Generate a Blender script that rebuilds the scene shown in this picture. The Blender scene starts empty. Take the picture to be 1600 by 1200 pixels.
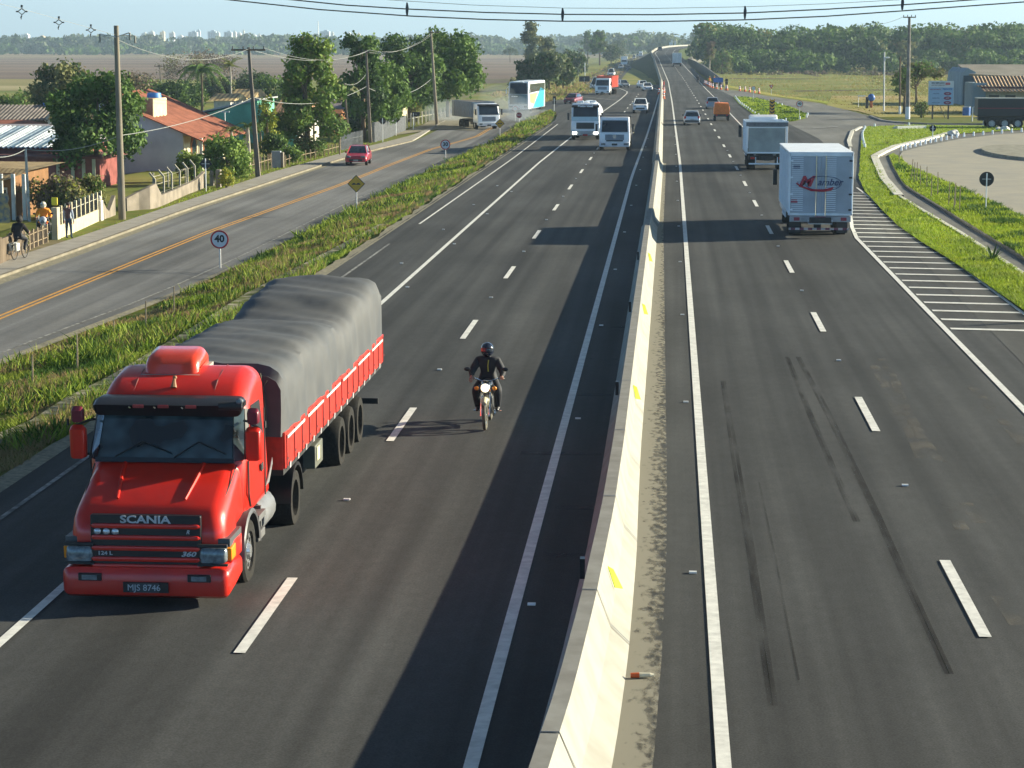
import bpy, bmesh, math, random
import numpy as np
from mathutils import Vector, Matrix
random.seed(7); RNG = np.random.default_rng(7)
R = math.radians
scene = bpy.context.scene
COL = scene.collection
# ------------------------------------------------------------------ camera
FPX, YHOR, XVAN, CAMH = 3400.0, 70.0, 1049.0, 8.1      # focal length (px of a 1600 px frame), horizon row, vanishing column, eye height
PITCH = math.atan((600 - YHOR) / FPX)
YAW = math.atan((XVAN - 800) / (FPX / math.cos(PITCH)))
cd = bpy.data.cameras.new("Camera"); cam = bpy.data.objects.new("Camera", cd); COL.objects.link(cam)
cd.sensor_width = 36.0; cd.lens = 36.0 * FPX / 1600.0
cd.clip_start = 0.5; cd.clip_end = 40000
cam.location = (0, 0, CAMH); cam.rotation_euler = (R(90) - PITCH, 0, YAW)
scene.camera = cam
# ------------------------------------------------------------------ world and sun
SUN_EL, SUN_AZ = R(17.5), R(69.0)                       # azimuth clockwise from +Y
w = bpy.data.worlds.new("World"); scene.world = w; w.use_nodes = True
nt = w.node_tree; nt.nodes.clear()
sky = nt.nodes.new('ShaderNodeTexSky'); sky.sky_type = 'NISHITA'; sky.sun_disc = False
sky.sun_elevation = SUN_EL; sky.sun_rotation = SUN_AZ
sky.air_density = 1.0; sky.dust_density = 1.6; sky.ozone_density = 3.0; sky.altitude = 100
tint = nt.nodes.new('ShaderNodeMixRGB'); tint.blend_type = 'MULTIPLY'; tint.inputs['Fac'].default_value = 1.0
tint.inputs['Color2'].default_value = (0.60, 1.10, 1.75, 1)
bg = nt.nodes.new('ShaderNodeBackground'); bg.inputs['Strength'].default_value = 0.052
wo = nt.nodes.new('ShaderNodeOutputWorld')
nt.links.new(sky.outputs[0], tint.inputs['Color1']); 
# the humid horizon band is brighter than the deep sky overhead
wt = nt.nodes.new('ShaderNodeTexCoord'); sx = nt.nodes.new('ShaderNodeSeparateXYZ'); mr_ = nt.nodes.new('ShaderNodeMapRange')
mr_.inputs['From Min'].default_value = 0.0; mr_.inputs['From Max'].default_value = .24; mr_.inputs['To Min'].default_value = 3.0; mr_.inputs['To Max'].default_value = .20
vs_ = nt.nodes.new('ShaderNodeVectorMath'); vs_.operation = 'SCALE'
nt.links.new(wt.outputs['Generated'], sx.inputs[0]); nt.links.new(sx.outputs['Z'], mr_.inputs[0]); nt.links.new(tint.outputs[0], vs_.inputs[0]); nt.links.new(mr_.outputs[0], vs_.inputs['Scale'])
nt.links.new(vs_.outputs[0], bg.inputs[0]); nt.links.new(bg.outputs[0], wo.inputs[0])
sl = bpy.data.lights.new("Sun", 'SUN'); sun = bpy.data.objects.new("Sun", sl); COL.objects.link(sun)
sl.energy = 5.0; sl.angle = R(0.5); sl.color = (1.0, 0.90, 0.68)
SUNV = Vector((math.sin(SUN_AZ) * math.cos(SUN_EL), math.cos(SUN_AZ) * math.cos(SUN_EL), math.sin(SUN_EL)))
sun.rotation_euler = SUNV.to_track_quat('Z', 'Y').to_euler(); sun.location = SUNV * 300
scene.view_settings.view_transform = 'Standard'; scene.view_settings.look = 'None'
scene.view_settings.exposure = 1.72; scene.view_settings.gamma = 1.0
scene.cycles.max_bounces = 6; scene.cycles.volume_bounces = 0; scene.cycles.transparent_max_bounces = 12
scene.cycles.use_denoising = True

# ------------------------------------------------------------------ pixel (1600x1200 photo) -> place on the ground
FWD = np.array([-math.sin(YAW) * math.cos(PITCH), math.cos(YAW) * math.cos(PITCH), -math.sin(PITCH)])
RGT = np.array([math.cos(YAW), math.sin(YAW), 0.0]); UPV = np.cross(RGT, FWD)
def ss(a, b, t):
    t = min(1.0, max(0.0, (t - a) / (b - a))); return t * t * (3 - 2 * t)
def G(px, py, z=0.0):
    d = FWD * FPX + RGT * (px - 800) + UPV * (600 - py); t = (z - CAMH) / d[2]
    return float(d[0] * t), float(d[1] * t)
def TZ(x, y):
    """ground height: the village side and the fields lie lower than the motorway"""
    D = 1.0 * (1 - ss(190, 300, y)); a = max(0.0, min(1.0, (-12.6 - x) / 5.4))
    z = -D * a
    if x < -30: z = min(z, -1.6 * ss(0, 1, (-30 - x) / 14.0))
    return z - 1.3 * ss(0, 1, (x - 36) / 60.0) * ss(300, 420, y)
def at(px, py, dz=0.0):
    z = 0.0
    for _ in range(12):
        x, y = G(px, py, z); z = 0.5 * z + 0.5 * TZ(x, y)
    return Vector((x, y, TZ(x, y) + dz))
def AY(px, py, y):
    """point on the vertical plane at distance y seen at a pixel -> (x, z)"""
    d = FWD * FPX + RGT * (px - 800) + UPV * (600 - py); t = y / d[1]
    return float(d[0] * t), float(CAMH + d[2] * t)
SH = [(0, 0), (150, 0), (216, -.2), (313, -.5), (470, -1.2), (600, -2.8), (740, -4.8), (850, -6.9), (950, -5.6), (1050, -1), (1150, 5), (1300, 13), (1500, 22)]
ZR = [(0, 0), (430, 0), (470, .15), (500, .4), (600, 1.3), (680, 2.3), (740, 3.3), (850, 4.8), (950, 6.0), (1050, 6.8), (1150, 7.2), (1300, 7.45), (1500, 7.5)]
def sc(T, ymax=236):
    """lateral tables were measured for a plane 1.6 m down: carry them to the real ground height"""
    o = []
    for y, x in T:
        k = (CAMH - TZ(x, y)) / 9.7 if y <= ymax else 1.0
        o.append((y * k, x * k))
    return sorted(o)
def lerp(T, y): return float(np.interp(y, [a for a, b in T], [b for a, b in T]))

# ------------------------------------------------------------------ materials
MATS = {}
def srgb(h):
    return [((c / 255) / 12.92 if c / 255 <= .04045 else ((c / 255 + .055) / 1.055) ** 2.4) for c in h]
def mat(name, col, rough=.8, var=.25, scale=3.0, metal=0., coat=0., col2=None, stretch=(1, 1, 1), bump=0., detail=4, spec=.5, transl=0., thr=None, world=True, obrand=0.):
    if name in MATS: return MATS[name]
    m = bpy.data.materials.new(name); m.use_nodes = True; n = m.node_tree; P = n.nodes['Principled BSDF']
    P.inputs['Roughness'].default_value = rough; P.inputs['Metallic'].default_value = metal
    P.inputs['Coat Weight'].default_value = coat; P.inputs['Coat Roughness'].default_value = .06
    P.inputs['Specular IOR Level'].default_value = spec if rough < .84 else min(spec, .08)
    tc = n.nodes.new('ShaderNodeTexCoord'); mp = n.nodes.new('ShaderNodeMapping'); mp.inputs['Scale'].default_value = stretch
    if world:
        ge = n.nodes.new('ShaderNodeNewGeometry'); n.links.new(ge.outputs['Position'], mp.inputs[0])
    else: n.links.new(tc.outputs['Object'], mp.inputs[0])
    no = n.nodes.new('ShaderNodeTexNoise'); no.inputs['Scale'].default_value = scale; no.inputs['Detail'].default_value = detail
    n.links.new(mp.outputs[0], no.inputs['Vector'])
    mx = n.nodes.new('ShaderNodeMix'); mx.data_type = 'RGBA'
    c2 = col2 if col2 else [c * (1 - var) for c in col]
    c1 = col if col2 else [min(1, c * (1 + var)) for c in col]
    mx.inputs[6].default_value = (*c1, 1); mx.inputs[7].default_value = (*c2, 1)
    rp = n.nodes.new('ShaderNodeMapRange'); a, b = thr if thr else (.3, .7)
    rp.inputs['From Min'].default_value = a; rp.inputs['From Max'].default_value = b
    n.links.new(no.outputs['Fac'], rp.inputs[0]); n.links.new(rp.outputs[0], mx.inputs[0])
    out = mx.outputs[2]
    if obrand:
        oi = n.nodes.new('ShaderNodeObjectInfo'); hs = n.nodes.new('ShaderNodeHueSaturation')
        mr = n.nodes.new('ShaderNodeMapRange'); mr.inputs['To Min'].default_value = 1 - obrand; mr.inputs['To Max'].default_value = 1 + obrand
        n.links.new(oi.outputs['Random'], mr.inputs[0]); n.links.new(mr.outputs[0], hs.inputs['Value']); n.links.new(out, hs.inputs['Color']); out = hs.outputs[0]
    n.links.new(out, P.inputs['Base Color'])
    if bump:
        bp = n.nodes.new('ShaderNodeBump'); bp.inputs['Strength'].default_value = bump; bp.inputs['Distance'].default_value = .03
        n.links.new(no.outputs['Fac'], bp.inputs['Height']); n.links.new(bp.outputs[0], P.inputs['Normal'])
    if transl:
        tr = n.nodes.new('ShaderNodeBsdfTranslucent'); ms = n.nodes.new('ShaderNodeMixShader'); ms.inputs[0].default_value = transl
        n.links.new(out, tr.inputs[0]); o = n.nodes['Material Output']
        n.links.new(P.outputs[0], ms.inputs[1]); n.links.new(tr.outputs[0], ms.inputs[2]); n.links.new(ms.outputs[0], o.inputs[0])
    MATS[name] = m; return m
def emis(name, col, s):
    if name in MATS: return MATS[name]
    m = bpy.data.materials.new(name); m.use_nodes = True; P = m.node_tree.nodes['Principled BSDF']
    P.inputs['Base Color'].default_value = (*col, 1); P.inputs['Emission Color'].default_value = (*col, 1); P.inputs['Emission Strength'].default_value = s
    MATS[name] = m; return m
def decal(name, col, lo=.42, hi=.7, strength=.8, sc=2., stretch=(1, 1, 1), edge=None):
    """a stain that lets the surface below show through: noise decides how much"""
    m = bpy.data.materials.new(name); m.use_nodes = True; n = m.node_tree; P = n.nodes['Principled BSDF']; P.inputs['Base Color'].default_value = (*col, 1); P.inputs['Roughness'].default_value = .9; P.inputs['Specular IOR Level'].default_value = .08
    ge = n.nodes.new('ShaderNodeNewGeometry'); mp = n.nodes.new('ShaderNodeMapping'); mp.inputs['Scale'].default_value = stretch; n.links.new(ge.outputs['Position'], mp.inputs[0])
    no = n.nodes.new('ShaderNodeTexNoise'); no.inputs['Scale'].default_value = sc; no.inputs['Detail'].default_value = 9; n.links.new(mp.outputs[0], no.inputs[0]); v = no.outputs['Fac']
    if edge:
        sx = n.nodes.new('ShaderNodeSeparateXYZ'); n.links.new(ge.outputs['Position'], sx.inputs[0]); r = n.nodes.new('ShaderNodeMapRange'); r.inputs['From Min'].default_value = edge[0]; r.inputs['From Max'].default_value = edge[1]; r.inputs['To Min'].default_value = .32; r.inputs['To Max'].default_value = -.30; r.clamp = True; n.links.new(sx.outputs['X'], r.inputs[0])
        a = n.nodes.new('ShaderNodeMath'); a.operation = 'ADD'; n.links.new(v, a.inputs[0]); n.links.new(r.outputs[0], a.inputs[1]); v = a.outputs[0]
    q = n.nodes.new('ShaderNodeMapRange'); q.inputs['From Min'].default_value = lo; q.inputs['From Max'].default_value = hi; q.inputs['To Max'].default_value = strength; n.links.new(v, q.inputs[0])
    t = n.nodes.new('ShaderNodeBsdfTransparent'); x = n.nodes.new('ShaderNodeMixShader'); n.links.new(q.outputs[0], x.inputs[0]); n.links.new(t.outputs[0], x.inputs[1]); n.links.new(P.outputs[0], x.inputs[2]); n.links.new(x.outputs[0], n.nodes['Material Output'].inputs[0])
    MATS[name] = m; return m
def road_mat(name, col, dirt, streak=.26, patch=.2):
    """asphalt: fine aggregate, long tyre-track streaks along the road, broad patches"""
    m = bpy.data.materials.new(name); m.use_nodes = True; n = m.node_tree; P = n.nodes['Principled BSDF']
    P.inputs['Roughness'].default_value = .82; P.inputs['Specular IOR Level'].default_value = .12
    ge = n.nodes.new('ShaderNodeNewGeometry')
    def noise(sc, st, det=3):
        mp = n.nodes.new('ShaderNodeMapping'); mp.inputs['Scale'].default_value = st; n.links.new(ge.outputs['Position'], mp.inputs[0])
        t = n.nodes.new('ShaderNodeTexNoise'); t.inputs['Scale'].default_value = sc; t.inputs['Detail'].default_value = det
        n.links.new(mp.outputs[0], t.inputs['Vector']); return t.outputs['Fac']
    def ramp(v, a, b, lo, hi):
        r = n.nodes.new('ShaderNodeMapRange'); r.inputs['From Min'].default_value = a; r.inputs['From Max'].default_value = b
        r.inputs['To Min'].default_value = lo; r.inputs['To Max'].default_value = hi; n.links.new(v, r.inputs[0]); return r.outputs[0]
    def mul(a, b):
        k = n.nodes.new('ShaderNodeMath'); k.operation = 'MULTIPLY'; n.links.new(a, k.inputs[0]); n.links.new(b, k.inputs[1]); return k.outputs[0]
    f = mul(mul(ramp(noise(1.6, (1, .012, 1), 4), .35, .65, 1 - streak, 1 + streak), ramp(noise(.25, (1, .35, 1), 5), .35, .65, 1 - patch, 1 + patch)),
            mul(ramp(noise(38, (1, 1, 1), 2), .3, .7, .78, 1.22), ramp(noise(5, (1, .6, 1), 6), .3, .7, .93, 1.07)))
    mx = n.nodes.new('ShaderNodeMix'); mx.data_type = 'RGBA'; mx.inputs[6].default_value = (*col, 1); mx.inputs[7].default_value = (*dirt, 1)
    n.links.new(ramp(noise(.35, (1, .12, 1), 8), .60, .72, 0, .35), mx.inputs[0])
    vm = n.nodes.new('ShaderNodeVectorMath'); vm.operation = 'SCALE'; n.links.new(mx.outputs[2], vm.inputs[0]); n.links.new(f, vm.inputs['Scale'])
    n.links.new(vm.outputs[0], P.inputs['Base Color'])
    bp = n.nodes.new('ShaderNodeBump'); bp.inputs['Strength'].default_value = .25; bp.inputs['Distance'].default_value = .01
    n.links.new(noise(60, (1, 1, 1), 2), bp.inputs['Height']); n.links.new(bp.outputs[0], P.inputs['Normal'])
    MATS[name] = m; return m

A_HW = road_mat('motorway asphalt', (.057, .0585, .0575), (.080, .080, .073))
A_FR = road_mat('frontage asphalt', (.150, .152, .150), (.22, .21, .18), .2, .2)
A_RT = road_mat('junction asphalt', (.165, .165, .152), (.27, .26, .22), .05, .2)
A_SH = road_mat('shoulder asphalt', (.075, .075, .07), (.13, .125, .105), .1, .2)
WHITE = mat('road paint white', (.62, .62, .58), .7, .18, 6, thr=(.35, .75))
WORNW = mat('road paint worn', (.3, .3, .28), .8, .45, 4, col2=(.1, .1, .095), thr=(.4, .6))
YELL = mat('road paint yellow', (.55, .27, .035), .7, .2, 3)
GRASS = mat('verge grass', (.09, .135, .016), .9, col2=(.16, .15, .04), scale=.9, detail=8, bump=.6)
GRASSL = mat('lawn grass', (.15, .24, .015), .9, col2=(.24, .29, .03), scale=1.4, detail=8, bump=.6)
SCRUB = mat('rough grassland', (.12, .17, .03), .9, col2=(.26, .23, .07), scale=.06, detail=9, bump=.3)
DIRT = mat('trodden dirt', (.24, .19, .12), .95, col2=(.13, .12, .05), scale=1.2, detail=8)
SAND = mat('sandy grit', (.34, .31, .22), .95, col2=(.17, .16, .12), scale=9, detail=8, bump=.4)
PAVE = mat('sidewalk concrete', (.36, .34, .30), .9, col2=(.27, .255, .225), scale=1.2, detail=8)
CONC = mat('pale concrete', (.33, .325, .29), .85, col2=(.26, .25, .215), scale=1.6, detail=12, thr=(.42, .78), bump=.3)
CONCG = mat('grey concrete', (.27, .27, .25), .9, col2=(.2, .195, .18), scale=3, detail=8)
CONCD = mat('weathered concrete', (.21, .20, .17), .9, col2=(.12, .115, .10), scale=1.5, detail=9)
DARK = mat('black rubber', (.012, .012, .013), .6, .2)
TYRE = mat('tyre rubber', (.032, .031, .029), .85, .25, 20)
BLACK = mat('black plastic', (.015, .015, .017), .35, .2)
CHASS = mat('chassis black', (.02, .02, .02), .6, .3, 8)
GLASS = mat('vehicle glass', (.018, .032, .045), .06, .3, 1.5, spec=.8)
STEEL = mat('wheel steel', (.42, .42, .42), .4, .2, 12, metal=.7)
CHROME = mat('chrome', (.75, .75, .75), .12, .05, 5, metal=1.)
WPAINT = mat('white vehicle paint', (.84, .86, .88), .3, .05, 2, coat=.5)
SPAINT = mat('silver vehicle paint', (.42, .44, .47), .3, .08, 3, metal=.4, coat=.6)
RPAINT = mat('red truck paint', (.60, .018, .007), .38, col2=(.44, .016, .008), scale=2.2, detail=9, thr=(.45, .85), coat=.35, spec=.35)
LAMP = mat('lamp glass', (.15, .17, .18), .12, .5, 14)
AMBER = mat('amber lens', (.85, .28, .02), .2, .1); REDL = mat('red lens', (.55, .02, .015), .2, .1)
PLATE = mat('number plate grey', (.4, .4, .4), .6, .1); SIGNW = mat('sign white', (.62, .64, .66), .5, .08, 5)
SIGNB = mat('sign back black', (.012, .013, .015), .5, .2, 5); SIGNR = mat('sign red', (.45, .02, .025), .5, .1); SIGNY = mat('sign yellow', (.62, .34, .02), .5, .1)
SIGNK = mat('sign black', (.01, .01, .01), .5, .1); BLUE = mat('sign blue', (.02, .12, .42), .5, .15)
GALV = mat('galvanised post', (.55, .56, .55), .5, .15, 8, metal=.2)
WOODD = mat('weathered wood', (.14, .11, .08), .9, .3, 6, stretch=(1, 1, .2)); WOODL = mat('pale wood', (.34, .27, .18), .9, .3, 6)
WIRE = mat('cable sheath', (.05, .055, .05), .6, .1); WIREG = mat('grey cable', (.25, .26, .24), .6, .1)

# ------------------------------------------------------------------ mesh helpers
class MB:
    def __init__(s): s.v = []; s.f = []; s.m = []
    def add(s, v, f, mi=0):
        o = len(s.v); s.v += [tuple(p) for p in v]; s.f += [tuple(i + o for i in q) for q in f]; s.m += [mi] * len(f); return s
    def box(s, c, d, mi=0, rz=0., rx=0., ry=0.):
        M = Matrix.Rotation(rz, 3, 'Z') @ Matrix.Rotation(ry, 3, 'Y') @ Matrix.Rotation(rx, 3, 'X'); c = Vector(c)
        v = [c + M @ Vector((x * d[0] / 2, y * d[1] / 2, z * d[2] / 2)) for x in (-1, 1) for y in (-1, 1) for z in (-1, 1)]
        return s.add(v, [(0, 1, 3, 2), (4, 6, 7, 5), (0, 4, 5, 1), (2, 3, 7, 6), (0, 2, 6, 4), (1, 5, 7, 3)], mi)
    def prism(s, prof, hw, mi=0, cx=0.):
        """side profile [(y,z)] extruded across x; hw number or function of z"""
        h = hw if callable(hw) else (lambda z: hw); n = len(prof)
        v = [(cx - h(z), y, z) for y, z in prof] + [(cx + h(z), y, z) for y, z in prof]
        return s.add(v, [tuple(range(n - 1, -1, -1)), tuple(range(n, 2 * n))] + [(i, (i + 1) % n, n + (i + 1) % n, n + i) for i in range(n)], mi)
    def pillow(s, prof, hw, rad=.15, mi=0, seg=5, cx=0.):
        """side profile with rounded flanks (profile runs clockwise seen from +x: front-bottom, front-top, rear-top, rear-bottom)"""
        h = hw if callable(hw) else (lambda z: hw); n = len(prof); P = [Vector((a, b)) for a, b in prof]
        ar = sum(P[i].x * P[(i + 1) % n].y - P[(i + 1) % n].x * P[i].y for i in range(n)); sg = 1 if ar > 0 else -1
        N = []
        for i in range(n):
            a = (P[i] - P[i - 1]).normalized(); b = (P[(i + 1) % n] - P[i]).normalized(); t = a + b
            t = t.normalized() if t.length > 1e-6 else a
            k = max(.45, abs(a.dot(t))); N.append(Vector((-t.y, t.x)) * sg / k)
        H = max(h(z) for _, z in prof); st = [0, .25, .5, .75] ; S = []
        s0 = 1 - rad / H
        for q in range(seg + 1): a = q / seg * math.pi / 2; S.append((s0 + (1 - s0) * math.sin(a), rad * (1 - math.cos(a))))
        S = [(-x, d) for x, d in reversed(S)] + [(-s0 * .5, 0), (0, 0), (s0 * .5, 0)] + S
        v = []
        for x, d in S:
            for i in range(n): p = P[i] + N[i] * d; v.append((cx + x * h(p.y), p.x, p.y))
        f = [(j * n + i, j * n + (i + 1) % n, (j + 1) * n + (i + 1) % n, (j + 1) * n + i) for j in range(len(S) - 1) for i in range(n)]
        f += [tuple(range(n - 1, -1, -1)), tuple((len(S) - 1) * n + i for i in range(n))]
        return s.add(v, f, mi)
    def cyl(s, p0, p1, r0, r1=None, n=12, mi=0, cap=True):
        p0 = Vector(p0); p1 = Vector(p1); r1 = r0 if r1 is None else r1; d = (p1 - p0).normalized()
        a = d.orthogonal().normalized(); b = d.cross(a); v = []
        for p, r in ((p0, r0), (p1, r1)):
            for i in range(n): t = 2 * math.pi * i / n; v.append(p + a * r * math.cos(t) + b * r * math.sin(t))
        f = [(i, (i + 1) % n, n + (i + 1) % n, n + i) for i in range(n)]
        if cap: f += [tuple(range(n - 1, -1, -1)), tuple(range(n, 2 * n))]
        return s.add(v, f, mi)
    def tube(s, pts, r, n=6, mi=0):
        pts = [Vector(p) for p in pts]; v = []
        for k, p in enumerate(pts):
            d = (pts[min(k + 1, len(pts) - 1)] - pts[max(k - 1, 0)]).normalized()
            a = d.cross(Vector((0, 0, 1))); a = a.normalized() if a.length > .05 else Vector((1, 0, 0)); b = d.cross(a)
            rr = r[k] if isinstance(r, (list, tuple)) else r
            for i in range(n): t = 2 * math.pi * i / n; v.append(p + a * rr * math.cos(t) + b * rr * math.sin(t))
        f = [(k * n + i, k * n + (i + 1) % n, (k + 1) * n + (i + 1) % n, (k + 1) * n + i) for k in range(len(pts) - 1) for i in range(n)]
        f += [tuple(range(n - 1, -1, -1)), tuple((len(pts) - 1) * n + i for i in range(n))]
        return s.add(v, f, mi)
    def ball(s, c, r, nu=10, nv=7, mi=0):
        if not isinstance(r, (tuple, list)): r = (r, r, r)
        v = [(c[0], c[1], c[2] - r[2])]
        for j in range(1, nv):
            p = -math.pi / 2 + math.pi * j / nv
            for i in range(nu): t = 2 * math.pi * i / nu; v.append((c[0] + r[0] * math.cos(p) * math.cos(t), c[1] + r[1] * math.cos(p) * math.sin(t), c[2] + r[2] * math.sin(p)))
        v.append((c[0], c[1], c[2] + r[2])); L = len(v) - 1
        f = [(0, 1 + (i + 1) % nu, 1 + i) for i in range(nu)] + [(L, L - nu + i, L - nu + (i + 1) % nu) for i in range(nu)]
        f += [(1 + j * nu + i, 1 + j * nu + (i + 1) % nu, 1 + (j + 1) * nu + (i + 1) % nu, 1 + (j + 1) * nu + i) for j in range(nv - 2) for i in range(nu)]
        return s.add(v, f, mi)
    def slab(s, q, t=.02, mi=0):
        """thin plate over a quad, raised along its normal"""
        q = [Vector(p) for p in q]; nn = (q[1] - q[0]).cross(q[-1] - q[0]).normalized() * t; n = len(q)
        return s.add(q + [p + nn for p in q], [tuple(range(n - 1, -1, -1)), tuple(range(n, 2 * n))] + [(i, (i + 1) % n, n + (i + 1) % n, n + i) for i in range(n)], mi)
    def quad(s, q, mi=0): return s.add(q, [tuple(range(len(q)))], mi)
    def disc(s, c, r, nrm, t=.02, n=24, mi=0):
        c = Vector(c); nrm = Vector(nrm).normalized(); return s.cyl(c, c + nrm * t, r, r, n, mi)
    def build(s, name, mats, parent=None, smooth=False, bevel=0., seg=2, auto=True):
        me = bpy.data.meshes.new(name); me.from_pydata(s.v, [], s.f)
        mats = mats if isinstance(mats, (list, tuple)) else [mats]
        for m in mats: me.materials.append(m)
        if len(mats) > 1: me.polygons.foreach_set('material_index', s.m)
        bm = bmesh.new(); bm.from_mesh(me); bmesh.ops.recalc_face_normals(bm, faces=bm.faces) if auto else None; bm.to_mesh(me); bm.free()
        if smooth: me.polygons.foreach_set('use_smooth', [True] * len(me.polygons)); me.set_sharp_from_angle(angle=R(38))
        o = bpy.data.objects.new(name, me); COL.objects.link(o)
        if parent is not None: o.parent = parent
        if bevel:
            b = o.modifiers.new('bevel', 'BEVEL'); b.width = bevel; b.segments = seg; b.limit_method = 'ANGLE'; b.angle_limit = R(35); b.harden_normals = False
        return o
def tag(o, label=None, cat=None, group=None, kind=None):
    if label: o['label'] = label
    if cat: o['category'] = cat
    if group: o['group'] = group
    if kind: o['kind'] = kind
    return o
def thing(name, label, cat, loc=(0, 0, 0), rz=0., group=None):
    o = bpy.data.objects.new(name, None); COL.objects.link(o); o.empty_display_size = .3
    o.location = loc; o.rotation_euler = (0, 0, rz); return tag(o, label, cat, group)
def kids(o): return [c for c in bpy.data.objects if c.parent is o]
def copy_tree(o, parent=None):
    c = o.copy(); COL.objects.link(c); c.parent = parent
    for ch in kids(o): copy_tree(ch, c)
    return c
def struct(o): o['kind'] = 'structure'; return o
def text(s, size, mat_, parent, loc, rot, name='lettering', bold=0., sx=1., shear=0., ext=.004):
    cu = bpy.data.curves.new(name, 'FONT'); cu.body = s; cu.size = size; cu.align_x = 'CENTER'; cu.align_y = 'CENTER'; cu.extrude = ext; cu.offset = bold; cu.shear = shear; cu.resolution_u = 3
    t = bpy.data.objects.new('tmp', cu); COL.objects.link(t); bpy.context.view_layer.update()
    me = bpy.data.meshes.new_from_object(t.evaluated_get(bpy.context.evaluated_depsgraph_get())); bpy.data.objects.remove(t)
    me.materials.clear(); me.materials.append(mat_); o = bpy.data.objects.new(name, me); COL.objects.link(o)
    o.parent = parent; o.location = loc; o.rotation_euler = rot; o.scale = (sx, 1, 1); return o
def ribbon(name, pts, mat_, dz, cuts=1, kind='structure', skirt=0., zf=None):
    """pts: list of (left xyz, right xyz); one strip, optionally with skirts so that it reads as a slab"""
    mb = MB(); n = cuts + 1; v = []; f = []
    for L, Rr in pts:
        for k in range(n): t = k / cuts; X_ = L[0] + (Rr[0] - L[0]) * t; Y_ = L[1] + (Rr[1] - L[1]) * t; v.append((X_, Y_, (zf(X_, Y_) if zf else L[2] + (Rr[2] - L[2]) * t) + dz))
    for j in range(len(pts) - 1):
        for k in range(cuts): a = j * n + k; f.append((a, a + 1, a + 1 + n, a + n))
    if skirt:
        for k in (0, n - 1):
            o = len(v)
            for j in range(len(pts)): p = v[j * n + k]; v.append((p[0], p[1], p[2] - skirt))
            for j in range(len(pts) - 1): a = j * n + k; b = o + j; f.append((a, a + n, b + 1, b))
    mb.add(v, f); o = mb.build(name, mat_, auto=False)
    me = o.data; bm = bmesh.new(); bm.from_mesh(me); bmesh.ops.recalc_face_normals(bm, faces=bm.faces)
    if sum(x.normal.z for x in bm.faces) < 0: bmesh.ops.reverse_faces(bm, faces=bm.faces)
    bm.to_mesh(me); bm.free()
    if kind: o['kind'] = kind
    return o
def yl(a, b, near=4., k=1.05):
    ys = [a]; s = near
    while ys[-1] + s < b: ys.append(ys[-1] + s); s *= k
    ys.append(b); return ys
def strip(name, xl, xr, ys, mat_, dz, zf=TZ, cuts=1, shift=False, skirt=0.):
    """strip along the road between two lateral offsets (numbers or tables over y)"""
    fl = (lambda y: lerp(xl, y)) if isinstance(xl, list) else (lambda y: xl)
    fr = (lambda y: lerp(xr, y)) if isinstance(xr, list) else (lambda y: xr)
    P = []
    for y in ys:
        s = lerp(SH, y) if shift else 0
        a, b = fl(y) + s, fr(y) + s; P.append(((a, y, zf(a, y)), (b, y, zf(b, y))))
    return ribbon(name, P, mat_, dz, cuts, skirt=skirt, zf=zf)
def poly(name, pix, mat_, dz, kind='structure', curb=0.):
    """flat sheet whose outline is given by points of the photograph on the ground"""
    P = [at(*p) for p in pix]; bm = bmesh.new(); vs = [bm.verts.new((p.x, p.y, p.z + dz)) for p in P]
    f = bm.faces.new(vs); bmesh.ops.recalc_face_normals(bm, faces=[f])
    if f.normal.z < 0: f.normal_flip()
    if curb:
        r = bmesh.ops.extrude_face_region(bm, geom=[f]); 
        for e in r['geom']:
            if isinstance(e, bmesh.types.BMVert): e.co.z -= 0
        for v in vs: v.co.z -= curb
    bmesh.ops.triangulate(bm, faces=[x for x in bm.faces if len(x.verts) > 4])
    me = bpy.data.meshes.new(name); bm.to_mesh(me); bm.free(); me.materials.append(mat_)
    o = bpy.data.objects.new(name, me); COL.objects.link(o); o['kind'] = kind; return o

def split_loose(prefixes):
    """give every separate piece of the listed parts an object of its own"""
    for o in [o for o in bpy.data.objects if o.type == 'MESH' and o.name.split('.')[0] in prefixes]:
        bm = bmesh.new(); bm.from_mesh(o.data); bm.verts.ensure_lookup_table(); seen = set(); isl = []
        for v in bm.verts:
            if v.index in seen: continue
            st = [v]; g = set()
            while st:
                a = st.pop()
                if a.index in g: continue
                g.add(a.index); st += [e.other_vert(a) for e in a.link_edges]
            seen |= g; isl.append(g)
        if len(isl) < 2: bm.free(); continue
        base = o.name.split('.')[0]
        for g in isl[1:]:
            b2 = bm.copy(); bmesh.ops.delete(b2, geom=[v for v in b2.verts if v.index not in g], context='VERTS'); me = bpy.data.meshes.new(base); b2.to_mesh(me); b2.free()
            for m in o.data.materials: me.materials.append(m)
            c = bpy.data.objects.new(base, me); COL.objects.link(c); c.parent = o.parent; c.location = o.location; c.rotation_euler = o.rotation_euler
        bmesh.ops.delete(bm, geom=[v for v in bm.verts if v.index not in isl[0]], context='VERTS'); bm.to_mesh(o.data); bm.free()
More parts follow.
